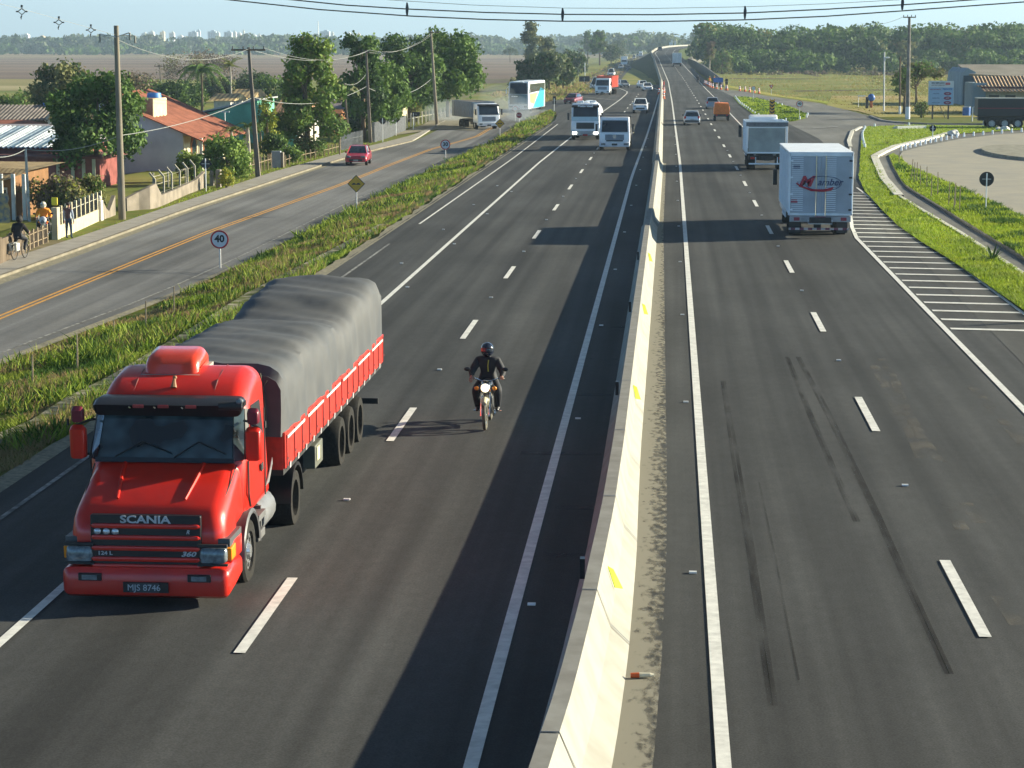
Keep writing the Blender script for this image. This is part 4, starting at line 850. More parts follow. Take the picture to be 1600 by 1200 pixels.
def stake_truck():
    T = thing('cargo_truck', 'white truck with a grey rear panel in a white frame, ahead of the box truck', 'truck', (6.22, 142, 0), R(180))
    hw = 1.33; z0, z1 = 1.15, 3.16; L = 6.2
    for s in (-1, 1):
        mb = MB(); mb.box((s * (hw - .03), -L / 2, (z0 + z1) / 2), (.05, L, z1 - z0)); sp = mb.build('side_panel', TINL, T, bevel=.01)
        mb = MB(); [mb.box((s * hw, -.3 - k * .8, (z0 + z1) / 2), (.05, .07, z1 - z0)) for k in range(8)]; mb.build('side_stakes', WPAINT, sp)
    mb = MB(); mb.box((0, -L, (z0 + z1) / 2), (2 * hw, .06, z1 - z0)); mb.build('head_board', TINL, T)
    mb = MB(); mb.box((0, -L / 2, z0), (2 * hw, L, .12)); mb.build('load_floor', CHASS, T)
    mb = MB(); mb.box((0, -.04, (z0 + z1) / 2 - .05), (2 * hw - .3, .05, z1 - z0 - .3)); mb.build('tail_gate', mat('grey tail board', (.33, .35, .33), .6, .2, 1.2), T)
    mb = MB()
    for s in (-1, 1): mb.box((s * (hw - .05), 0, (z0 + z1) / 2), (.10, .09, z1 - z0))
    mb.box((0, 0, z1 - .33), (2 * hw - .2, .08, .06)); mb.box((0, 0, z0 + .06), (2 * hw, .09, .10)); mb.build('rear_frame', WPAINT, T, bevel=.01)
    mb = MB(); mb.box((0, .0, z1 - .12), (2 * hw + .02, .10, .26)); hd = mb.build('header', mat('header grey', (.16, .16, .17), .6, .2), T)
    mb = MB(); mb.box((0, .0, z1 + .05), (2 * hw + .08, .16, .09)); mb.build('header_trim', WPAINT, hd, bevel=.01)
    mb = MB(); [mb.ball((x, .06, z1 - .12), .035) for x in (-.7, 0, .7)]; mb.build('marker_light', LAMP, hd)
    mb = MB(); mb.pillow([(-L - 1.9, .7), (-L - 1.9, 1.7), (-L - 1.6, 2.6), (-L - 1.2, 2.9), (-L - .1, 2.95), (-L - .1, .7)], 1.2, .15); mb.build('cab', WPAINT, T, smooth=True)
    mb = MB(); mb.pillow([(-L - 1.2, 2.9), (-L - .9, 3.35), (-L - .4, 3.45), (-L - .1, 3.3), (-L - .1, 2.95)], .95, .1); mb.build('roof_deflector', WPAINT, T, smooth=True)
    for s in (-1, 1): mb = MB(); mb.box((s * 1.5, -L - 1.3, 2.3), (.22, .14, .8)); mb.build('mirror', BLACK, T, bevel=.03)
    mb = MB(); mb.box((0, -3.5, .88), (.9, 7.8, .26)); mb.box((0, -.3, .88), (2.3, .3, .3)); mb.build('chassis', CHASS, T, bevel=.01)
    mb = MB(); mb.box((0, -.02, .50), (2.3, .07, .09)); [mb.box((s * .7, -.1, .72), (.06, .08, .4)) for s in (-1, 1)]; mb.build('rear_bar', TINL, T)
    rear_lights(T, -.1, .86, 1.15, .26); plate(T, -.10, .74, 1, PLATE, 'MBX 3320', .1, face=1)
    for s in (-1, 1): wheel(T, s * 1.2, -1.5, .48, .5, dual=True); wheel(T, s * 1.2, -2.75, .48, .5, dual=True); wheel(T, s * 1.15, -L - .9, .48, .28)
    return T
stake_truck()

def flatbed_front():
    T = thing('flatbed_truck', 'white flat-fronted truck with a low dark load bed, oncoming beside the median shadow', 'truck', (-4.28, 168.7, 0))
    cabover(T, 2.36, 2.62, .62, 1.8, grille=mat('grey grille', (.22, .25, .29), .5, .2), hood=-.12)
    mb = MB(); mb.cyl((0, -.21, 1.12), (0, -.17, 1.12), .15, .15, 16); mb.build('emblem', CHROME, T)
    plate(T, -.24, .52, 1, BLACK, 'MAE 6021', .1)
    mb = MB(); mb.box((0, -.20, .80), (1.3, .03, .09)); mb.build('lower_intake', BLACK, T)
    mb = MB(); mb.box((0, 5.0, 1.15), (2.4, 6.2, .14)); mb.box((0, 4.6, .8), (.9, 7, .26)); mb.box((0, 2.05, 1.9), (2.4, .10, 1.5)); mb.box((0, 1.5, 2.66), (2.5, 1.2, .05)); mb.build('load_bed', CHASS, T, bevel=.01)
    for s in (-1, 1):
        mb = MB(); mb.box((s * 1.22, 5.0, 1.40), (.05, 6.2, .5)); mb.build('side_board', mat('dark board', (.05, .05, .055), .6, .3), T)
        wheel(T, s * 1.16, 1.35, .47, .28); wheel(T, s * 1.18, 6.2, .47, .5, dual=True)
    mb = MB(); [mb.box((1.42, 2.4 + k * .12, 1.55), (.05, .9, .06), rx=.5) for k in range(2)]; mb.build('ladder', mat('pale yellow rail', (.6, .55, .35), .6, .1), T)
flatbed_front()

def tanker():
    T = thing('tanker_truck', 'white tank truck with lit headlights and a dark lettered visor, oncoming in the outer lane', 'truck', (-7.25, 186.8, 0))
    cabover(T, 2.46, 3.15, .75, 2.1, grille=BLACK, visor=BLACK, lights='on', bumper=mat('bumper grey', (.34, .38, .40), .5, .1))
    text('Posto Ideal', .24, WPAINT, T, (0, .06, 2.93), (R(72), 0, 0), bold=.01, sx=1.2)
    mb = MB(); mb.box((0, -.03, 1.86), (2.3, .03, .36)); mb.build('front_panel', mat('panel silver', (.45, .55, .60), .3, .05, metal=.4), T)
    for x in (-.45, .6): mb = MB(); mb.box((x, 1.2, 3.28), (.55, .7, .18)); mb.build('roof_box', WPAINT, T, bevel=.05)
    plate(T, -.14, .5, 1, REDL, 'LZT 9042', .1)
    mb = MB(); n = 28; v = []
    ys = [2.5, 2.62, 2.9, 10.2, 10.5, 10.6]; rr = [.3, .8, 1.0, 1.0, .8, .3]
    for y, r in zip(ys, rr):
        for i in range(n): t = 2 * math.pi * i / n; v.append((1.2 * r * math.cos(t), y, 2.15 + 1.05 * r * math.sin(t)))
    f = [(k * n + i, k * n + (i + 1) % n, (k + 1) * n + (i + 1) % n, (k + 1) * n + i) for k in range(5) for i in range(n)]; f += [tuple(range(n - 1, -1, -1)), tuple(5 * n + i for i in range(n))]
    mb.add(v, f); tk = mb.build('tank', WPAINT, T, smooth=True)
    mb = MB()
    for k in range(12): mb.box((1.23, 3 + k * .6, 1.7), (.05, .1, .7))
    mb.build('tank_ribs', CHASS, tk)
    mb = MB(); mb.box((0, 5.6, .85), (1.0, 10, .26)); mb.box((0, 6.5, 1.1), (2.0, 7, .1)); mb.build('chassis', CHASS, T)
    for s in (-1, 1):
        wheel(T, s * 1.2, 1.4, .5, .3); wheel(T, s * 1.2, 5.2, .5, .5, dual=True); wheel(T, s * 1.2, 8.4, .5, .5, dual=True); wheel(T, s * 1.2, 9.65, .5, .5, dual=True)
tanker()

def bus():
    p = at(816, 174); T = thing('coach_bus', 'tall white coach with orange and sky blue swooshes on its sunny side', 'bus', (p.x - .2, p.y - 4, p.z), R(-6))
    mb = MB(); mb.pillow([(.0, .35), (-.06, 1.0), (.02, 2.2), (.28, 3.5), (.55, 3.75), (12.4, 3.78), (12.6, 3.6), (12.6, .35)], 1.28, .16); b = mb.build('body', WPAINT, T, smooth=True)
    mb = MB(); mb.slab([(-1.12, -.10, 2.25), (1.12, -.10, 2.25), (1.05, .22, 3.56), (-1.05, .22, 3.56)], .04); w1 = mb.build('upper_windscreen', GLASS, T)
    mb = MB(); mb.slab([(-1.1, -.13, 1.0), (1.1, -.13, 1.0), (1.1, -.09, 2.15), (-1.1, -.09, 2.15)], .04); mb.build('windscreen', GLASS, T)
    mb = MB(); mb.box((-.45, -.18, 1.95), (.8, .02, .12)); mb.build('route_board', WPAINT, T); mb = MB(); mb.box((.1, .3, 3.70), (1.0, .3, .1)); mb.build('roof_vent', TINL, T, bevel=.03)
    for s in (-1, 1):
        mb = MB(); mb.slab([(s * 1.285, .7, 2.35), (s * 1.285, 12.2, 2.55), (s * 1.285, 12.2, 3.45), (s * 1.285, .9, 3.45)][::-s], .02); mb.build('side_window', GLASS, T)
        mb = MB(); mb.slab([(s * 1.285, .9, 1.2), (s * 1.285, 4.2, .9), (s * 1.285, 6.5, 2.3), (s * 1.285, .9, 2.25)][::-s], .016); mb.build('orange_stripe', mat('faded orange', (.62, .38, .14), .4, .2, .8, col2=(.5, .5, .2)), b)
        mb = MB(); mb.slab([(s * 1.285, 3.0, .45), (s * 1.285, 11.5, .45), (s * 1.285, 11.8, 2.6), (s * 1.285, 9.0, 2.9)][::-s], .022); mb.build('blue_swoosh', mat('sky blue paint', (.03, .34, .48), .35, .1), b)
        mb = MB(); mb.tube([(s * 1.2, .0, 3.2), (s * 1.45, -.3, 2.9)], .04, 6); mb.box((s * 1.45, -.3, 2.55), (.14, .12, .55)); mb.build('mirror', WPAINT, T, bevel=.03)
        mb = MB(); mb.box((s * .9, -.07, .68), (.42, .05, .18)); mb.build('headlight', LAMP, T, bevel=.02)
        wheel(T, s * 1.27, 2.6, .5, .3); wheel(T, s * 1.27, 8.8, .5, .5, dual=True); wheel(T, s * 1.27, 10.1, .5, .3)
    plate(T, -.08, .48, 1, PLATE, 'MCR 7715', .1)
bus()

def dump_truck(name, label, loc, rz, box, boxm, cabm=WPAINT, L=6.2, group=None, visor=None):
    T = thing(name, label, 'truck', loc, rz, group)
    cabover(T, 2.42, 2.75, .7, 1.85, paint=cabm, grille=mat('grey grille', (.22, .25, .29), .5, .2), visor=visor)
    z0, z1 = box; mb = MB()
    for s in (-1, 1): mb.box((s * 1.22, 2.1 + L / 2, (z0 + z1) / 2), (.07, L, z1 - z0))
    mb.box((0, 2.1, (z0 + z1) / 2), (2.5, .07, z1 - z0)); mb.box((0, 2.1 + L, (z0 + z1) / 2), (2.5, .07, z1 - z0)); mb.box((0, 2.1 + L / 2, z0), (2.44, L, .1))
    b = mb.build('dump_body', boxm, T, bevel=.01)
    mb = MB(); [mb.box((s * 1.28, 2.25 + k * .62, (z0 + z1) / 2), (.06, .1, z1 - z0)) for s in (-1, 1) for k in range(int(L / .62))]; mb.build('body_ribs', boxm, b)
    mb = MB(); mb.box((0, 2.1 + L / 2, z1 - .12), (2.3, L - .15, .12)); mb.build('load', mat('sandy load', (.2, .17, .13), .95, .3, 2), b)
    mb = MB(); mb.box((0, 4.4, .82), (.9, 7.6, .28)); mb.box((0, 3.0, .7), (2.0, .9, .4)); mb.build('chassis', CHASS, T)
    for s in (-1, 1): wheel(T, s * 1.18, 1.35, .48, .3); wheel(T, s * 1.2, 5.3, .48, .5, dual=True); wheel(T, s * 1.2, 6.6, .48, .5, dual=True)
    plate(T, -.12, .5, 1, BLACK, 'MFA 1187', .1); return T
p = at(764, 203); dump_truck('dump_truck', 'white-cabbed truck with a grey ribbed body turning in a cloud of dust', (p.x, p.y, p.z), R(22), (1.25, 2.9), mat('grey ribbed steel', (.22, .25, .28), .6, .15), L=7.4, visor=BLACK)
p = at(941, 149); dump_truck('dump_truck', 'distant dump truck with a white cab and an orange-red box', (p.x, p.y, p.z), R(-8), (1.3, 3.1), mat('orange red steel', (.60, .07, .03), .5, .15), L=6)

def car(name, label, loc, rz, paint, kind='hatch', group=None, w_=1.66, L=3.9, h=1.44, cat='car'):
    T = thing(name, label, cat, loc, rz, group); hw = w_ / 2
    if kind == 'sedan': lo = [(.0, .28), (-.02, .55), (.10, .70), (1.0, .88), (L - .9, .95), (L - .1, .90), (L, .6), (L - .03, .28)]; gh = [(.95, .84), (1.62, h - .03), (1.9, h), (2.7, h), (3.05, h - .06), (L - .75, .92)]
    elif kind == 'pickup': lo = [(.0, .42), (-.02, .80), (.10, .98), (1.15, 1.10), (L - .05, 1.08), (L, .75), (L - .03, .42)]; gh = [(1.1, 1.05), (1.75, h - .04), (2.0, h), (3.0, h), (3.25, h - .08), (3.4, 1.05)]
    else: lo = [(.0, .28), (-.02, .55), (.12, .74), (.95, .92), (L - .3, 1.0), (L - .04, .9), (L, .55), (L - .03, .28)]; gh = [(.85, .86), (1.60, h - .03), (1.9, h), (L - .75, h - .01), (L - .42, h - .10), (L - .10, .94)]
    mb = MB(); mb.pillow(lo, lambda z: hw - .05 * max(0, z - .6), .16, seg=4); mb.build('body', paint, T, smooth=True)
    tp = lambda z: hw - .06 - .30 * max(0, z - gh[0][1]); mb = MB(); mb.pillow(gh, tp, .09, seg=3); g = mb.build('greenhouse', GLASS, T, smooth=True)
    a, b = gh[1], gh[-2]; mb = MB(); mb.pillow([(a[0] - .03, a[1] - .02), (a[0] + .2, h + .012), (b[0] - .15, h + .012), (b[0] + .03, b[1] - .03), (b[0] - .1, h - .07), (a[0] + .15, h - .07)], hw - .06 - .3 * (h - gh[0][1]) + .02, .04); mb.build('roof', paint, T, smooth=True)
    mb = MB()
    for s in (-1, 1):
        for (p, q) in ((gh[0], gh[1]), (gh[-1], gh[-2]), ((gh[1][0] * .42 + gh[-2][0] * .58, gh[0][1]), (gh[1][0] * .42 + gh[-2][0] * .58, h - .04))):
            mb.tube([(s * (tp(p[1]) - .02), p[0], p[1]), (s * (tp(q[1]) - .03), q[0], q[1])], .045, 4)
    mb.build('pillars', paint, T)
    for s in (-1, 1):
        mb = MB(); mb.ball((s * (hw - .27), .08, .66 if kind != 'pickup' else .86), (.21, .10, .09), 10, 6); mb.build('headlight', LAMP, T, smooth=True)
        mb = MB(); mb.box((s * (hw - .14), L - .06, .82), (.2, .12, .26)); mb.build('tail_light', REDL, T, bevel=.03)
        mb = MB(); mb.box((s * (hw + .07), gh[0][0] + .45, gh[0][1] + .12), (.16, .1, .13)); mb.build('mirror', BLACK if paint is SPAINT else paint, T, bevel=.03)
        r = .30 if kind != 'pickup' else .36; wheel(T, s * hw, .78, r, .19); wheel(T, s * hw, L - .78, r, .19)
    mb = MB(); mb.box((0, -.03, .42 if kind != 'pickup' else .6), (w_ * .6, .04, .16)); mb.build('grille', BLACK, T, bevel=.02)
    mb = MB(); mb.box((0, L + .015, .45), (w_ - .25, .06, .16)); mb.build('rear_bumper', CHASS if kind == 'hatch' else paint, T, bevel=.03)
    plate(T, -.07, .40, .85, PLATE, 'MDB 4402', .09); plate(T, L + .05, .62, .85, PLATE, 'MDB 4402', .09, face=1)
    return T
def put(f, px, py, *a, dz=0., **k):
    p = at(px, py); return f(*a[:2], (p.x, p.y, p.z + .05 + dz), *a[2:], **k)
put(car, 556, 260, 'parked_car' if False else 'hatchback_car', 'crimson hatchback driving on the side road past the leaning fence', R(2), mat('crimson paint', (.42, .012, .035), .3, .05, coat=.8))
car('hatchback_car', 'silver hatchback seen from behind in the inner lane of the right carriageway', (2.15, 221.6 + 3.9, 0.05), R(180), SPAINT)
car('saloon_car', 'grey car just ahead of the small orange truck', (5.3, 279 + 4.1, .05), R(180), mat('grey blue paint', (.30, .34, .40), .3, .05, metal=.3, coat=.6), kind='sedan', L=4.1)
car('pickup_car', 'white pickup alone behind the two oncoming trucks', (-3.6, 260.3, .05), 0, WPAINT, kind='pickup', w_=1.78, L=4.9, h=1.72)
car('hatchback_car', 'white car leading the close pair near the median', (-4.0, 386, .05), R(6), WPAINT, L=3.8)
car('saloon_car', 'white car tucked behind the leading one of the close pair near the median', (-5.0, 412, .05), R(10), WPAINT, kind='sedan', L=4.2, h=1.42)
car('saloon_car', 'silver car coming round the bend alone left of the close white pair', (-8.6, 418, .05), R(16), SPAINT, kind='sedan', L=4.2)
put(car, 889, 163.5, 'hatchback_car', 'dark red car on the merging side road beside the coach', R(-14), mat('dark red paint', (.22, .02, .03), .3, .05, coat=.6))
put(car, 954, 119, 'delivery_car', 'white high car right behind the orange-red dump truck on the far road', R(-4), WPAINT, kind='hatch', w_=1.8, L=4.6, h=1.9)
put(car, 929, 140, 'van_car', 'white van half hidden behind the orange-red dump truck', R(-8), WPAINT, w_=1.95, L=5, h=2.2, cat='van')
put(car, 970, 108, 'saloon_car', 'white car low in the embankment shade, left one on the far road', 0., WPAINT, kind='sedan', L=4.2)
put(car, 981, 109.5, 'saloon_car', 'dark car with light headlamps in the embankment shade on the far road', 0., mat('dark blue paint', (.02, .03, .06), .3, .05, coat=.5), kind='sedan', L=4.2)
for px, py, lb in ((990.5, 91.5, 'white car, nearest of the three in a close line on the far road'), (996, 89, 'white car, middle of the three in a close line on the far road')):
    put(car, px, py, 'saloon_car', lb, 0., WPAINT, kind='hatch', w_=2.0, L=4.4, h=2.3, group='cars in a close line on the far road')
put(car, 1020.5, 83.5, 'saloon_car', 'dark car by itself where the far road passes the top of the embankment', 0., mat('dark blue paint', (.02, .03, .06)), kind='hatch', w_=2.0)
put(car, 1012, 78, 'saloon_car', 'tiny white car farthest up the left road', 0., WPAINT, kind='hatch', w_=2.2, L=4.4, h=2.0)
def small_box_truck(name, label, loc, rz, bw, bh, L, boxm, group=None):
    """box truck seen from far: rear face at y = 0 when turned away, nose at +... front at y = 0 otherwise"""
    T = thing(name, label, 'truck', loc, rz, group)
    mb = MB(); mb.pillow([(0, .5), (0, 1.4), (.3, 2.3), (.5, 2.4), (1.7, 2.4), (1.7, .5)], bw / 2 - .05, .1); mb.build('cab', WPAINT, T, smooth=True)
    mb = MB(); mb.slab([(-bw / 2 + .2, -.0, 1.45), (bw / 2 - .2, -.0, 1.45), (bw / 2 - .25, .27, 2.2), (-bw / 2 + .25, .27, 2.2)], .02); mb.build('windscreen', GLASS, T)
    mb = MB(); mb.box((0, 1.85 + L / 2, .95 + bh / 2), (bw, L, bh)); b = mb.build('cargo_box', boxm, T, bevel=.03)
    mb = MB(); [mb.box((s * (bw / 2 - .04), 1.86 + L, .95 + bh / 2), (.09, .04, bh)) for s in (-1, 0, 1)]; mb.box((0, 1.86 + L, .95 + bh - .05), (bw, .04, .1)); mb.build('door_frame', WPAINT, b)
    mb = MB(); mb.box((0, L / 2 + .9, .7), (bw * .85, L + 1, .4)); mb.build('chassis', CHASS, T)
    rear_lights(T, 1.9 + L, .75, bw / 2, .2)
    for s in (-1, 1): wheel(T, s * bw * .47, 1.0, .42, .28); wheel(T, s * bw * .47, 1.2 + L * .85, .42, .45, dual=True)
    return T
small_box_truck('box_truck', 'distant silver box truck climbing the far slope of the right carriageway', (4.9 - 3.2, 640 + 8.9, lerp(ZR, 645) + .08), R(180), 2.6, 2.9, 7, TIN)
p = at(975, 103); small_box_truck('box_truck', 'distant white truck beyond the dump truck, entering the embankment shade', (p.x, p.y, 0.08), 0, 2.5, 2.6, 6, WPAINT)
p = at(1001, 88.5); small_box_truck('box_truck', 'white truck, farthest of the three in a close line on the far road', (p.x, p.y, 0.08), 0, 2.5, 2.6, 6, WPAINT)
T = thing('orange_truck', 'small truck with a tall orange sheeted load in the outer lane', 'truck', (5.45, 239.7, .05), R(180))
mb = MB(); mb.pillow([(0, .4), (0, .9), (.5, 1.1), (.9, 1.62), (1.6, 1.68), (1.6, .4)], .80, .1); mb.build('cab', WPAINT, T, smooth=True)
mb = MB(); n = 7; v = []
for j in range(8):
    y = 1.7 + j * .45; b = .03 * math.sin(j * 2.1)
    v += [(-.82 - b, y, .72), (-.84 + b, y, 1.3), (-.72, y, 1.86 + b), (0, y, 1.92 - b), (.72, y, 1.88 + b), (.84 - b, y, 1.3), (.82 + b, y, .72)]
mb.add(v, [(j * n + i, j * n + i + 1, (j + 1) * n + i + 1, (j + 1) * n + i) for j in range(7) for i in range(n - 1)] + [tuple(range(n)), tuple(7 * n + i for i in range(n))[::-1]])
mb.build('orange_sheet', mat('orange tarpaulin', (.80, .19, .015), .55, .15, 3), T, smooth=True)
mb = MB(); mb.box((0, 2.6, .6), (1.6, 4.6, .16)); mb.box((0, 4.88, .58), (1.66, .08, .2)); mb.build('chassis', CHASS, T)
for s in (-1, 1): wheel(T, s * .8, 1.0, .3, .2); wheel(T, s * .8, 4.2, .3, .2)
rear_lights(T, 4.9, .62, .8, .15)
# black trailer truck parked across the right edge
p = at(1527, 201); T = thing('parked_semi_truck', 'long black trailer with a thin red stripe parked side-on by the tiled roof', 'truck', (p.x, p.y, p.z), R(0))
KB = mat('black trailer paint', (.006, .007, .011), .5, .2)
mb = MB(); mb.box((6.5, 1.25, 2.05), (13, 2.5, 1.7)); b = mb.build('trailer_body', KB, T, bevel=.03)
mb = MB(); mb.box((6.5, -.01, 1.98), (13, .02, .07)); mb.build('red_stripe', mat('maroon stripe', (.25, .01, .03), .5, .1), b); mb = MB(); mb.box((6.5, 1.25, 2.93), (13.05, 2.56, .06)); mb.build('top_rail', mat('rail pale', (.30, .32, .30), .6, .1), b)
mb = MB(); mb.box((6.5, 1.25, .95), (12.6, .9, .4)); mb.build('chassis', CHASS, T)
for x in (1.4, 2.65, 3.9, 10.5, 11.8):
    for yy in (0.02, 2.48):
        wv = wheel(T, .3, 0, .5, .35); wv.rotation_euler = (0, 0, R(-90) if yy < 1 else R(90)); wv.location = (x, yy + (.3 if yy < 1 else -.3), 0)
mb = MB(); mb.box((.05, 1.25, 1.0), (.06, 2.3, .14)); mb.build('rear_bar', BLACK, T)

car('saloon_car', 'tiny dark car on the crest of the climbing carriageway', (-4.6, 900, lerp(ZR, 905) + .05), R(180), mat('dark blue paint', (.02, .03, .06)), kind='hatch', w_=2.0, h=1.9)
# ================================================================== PEOPLE, MOTORCYCLES, BICYCLE
SKIN = mat('skin', (.42, .22, .15), .6, .1, 8); CLOTHK = mat('black jacket', (.012, .014, .02), .75, .3, 9); JEANS = mat('blue jeans', (.06, .09, .13), .9, .3, 9)
HAIR = mat('dark hair', (.015, .011, .009), .8, .3)
def figure(parent, J, E_, mats, rule, name='body'):
    """one continuous body grown over a skeleton; J name -> (x, y, z, radius), E_ edges; rule(nearest joint) -> material slot"""
    names = list(J); me = bpy.data.meshes.new('sk'); me.from_pydata([J[n][:3] for n in names], [(names.index(a), names.index(b)) for a, b in E_], [])
    o = bpy.data.objects.new('sk', me); COL.objects.link(o); o.modifiers.new('s', 'SKIN')
    for i, n in enumerate(names):
        sv = me.skin_vertices[0].data[i]; sv.radius = (J[n][3], J[n][4] if len(J[n]) > 4 else J[n][3]); sv.use_root = (n == 'pelvis')
    s = o.modifiers.new('d', 'SUBSURF'); s.levels = 2
    bpy.context.view_layer.update(); m2 = bpy.data.meshes.new_from_object(o.evaluated_get(bpy.context.evaluated_depsgraph_get())); bpy.data.objects.remove(o)
    m2.name = name; m2.materials.clear(); [m2.materials.append(m) for m in mats]
    A = np.array([J[n][:3] for n in names]); segs = [(A[names.index(a)], A[names.index(b)], a, b) for a, b in E_]
    for p in m2.polygons:
        c = np.array(p.center); best = 1e9; r = 0
        for a, b, na, nb in segs:
            d = b - a; t = min(1, max(0, float((c - a) @ d / (d @ d + 1e-9)))); q = float(np.linalg.norm(c - a - d * t))
            if q < best: best = q; r = rule(na, nb, t)
        p.material_index = r; p.use_smooth = True
    ob = bpy.data.objects.new(name, m2); COL.objects.link(ob); ob.parent = parent; return ob
def hand(J, E_, w, d, s, curl=.5, k=1.0, pre='r'):
    """five finger chains from the palm; w wrist (x,y,z), d direction of the palm, s side vector for the thumb"""
    w = Vector(w); d = Vector(d).normalized(); s = Vector(s).normalized(); n = d.cross(s).normalized()
    p = w + d * .075 * k; J[pre + 'palm'] = (*p, .030 * k, .018 * k); E_.append((pre + 'wrist', pre + 'palm'))
    for i, (off, L) in enumerate(((.033, .072), (.012, .082), (-.010, .076), (-.031, .058))):
        a = p + s * off * k + d * .03 * k; b = a + (d * (1 - curl) - n * curl).normalized() * L * .5 * k; c = b + (d * (.2) - n).normalized() * L * .45 * k
        J[f'{pre}f{i}a'] = (*a, .010 * k); J[f'{pre}f{i}b'] = (*b, .009 * k); J[f'{pre}f{i}c'] = (*c, .008 * k)
        E_ += [(pre + 'palm', f'{pre}f{i}a'), (f'{pre}f{i}a', f'{pre}f{i}b'), (f'{pre}f{i}b', f'{pre}f{i}c')]
    a = w + d * .04 * k + s * .04 * k; b = a + (s * .6 + d * .6 - n * .4).normalized() * .05 * k
    J[pre + 'ta'] = (*a, .011 * k); J[pre + 'tb'] = (*b, .009 * k); E_ += [(pre + 'wrist', pre + 'ta'), (pre + 'ta', pre + 'tb')]
def head(J, E_, c, f=(0, -1, 0), k=1.0):
    c = Vector(c); f = Vector(f).normalized(); J['neck'] = (*(c + Vector((0, .02, -.13)) * k), .055 * k); J['jaw'] = (*(c + f * .03 * k + Vector((0, 0, -.06 * k))), .062 * k, .075 * k)
    J['skull'] = (*(c + Vector((0, 0, .03 * k)) - f * .01), .082 * k, .095 * k); J['crown'] = (*(c + Vector((0, 0, .075 * k)) - f * .01), .055 * k, .065 * k)
    E_ += [('chest', 'neck'), ('neck', 'jaw'), ('jaw', 'skull'), ('skull', 'crown')]
def face(parent, c, f=(0, -1, 0), k=1.0):
    c = Vector(c); f = Vector(f).normalized(); s = Vector((-f.y, f.x, 0))
    mb = MB(); mb.ball(c + f * .098 * k + Vector((0, 0, -.02 * k)), (.014 * k, .022 * k, .022 * k), 8, 6); mb.build('nose', SKIN, parent, smooth=True)
    for q in (-1, 1): mb = MB(); mb.ball(c + f * .085 * k + s * .032 * q * k + Vector((0, 0, .015 * k)), .011 * k, 8, 6); mb.build('eye', BLACK, parent, smooth=True)
    mb = MB(); mb.box(c + f * .09 * k + Vector((0, 0, -.055 * k)), (.045 * k, .012, .012 * k)); mb.build('mouth', mat('lips', (.3, .08, .07), .6, .1), parent)
    for q in (-1, 1): mb = MB(); mb.ball(c + s * .085 * q * k, (.012 * k, .025 * k, .03 * k), 8, 6); mb.build('ear', SKIN, parent, smooth=True)
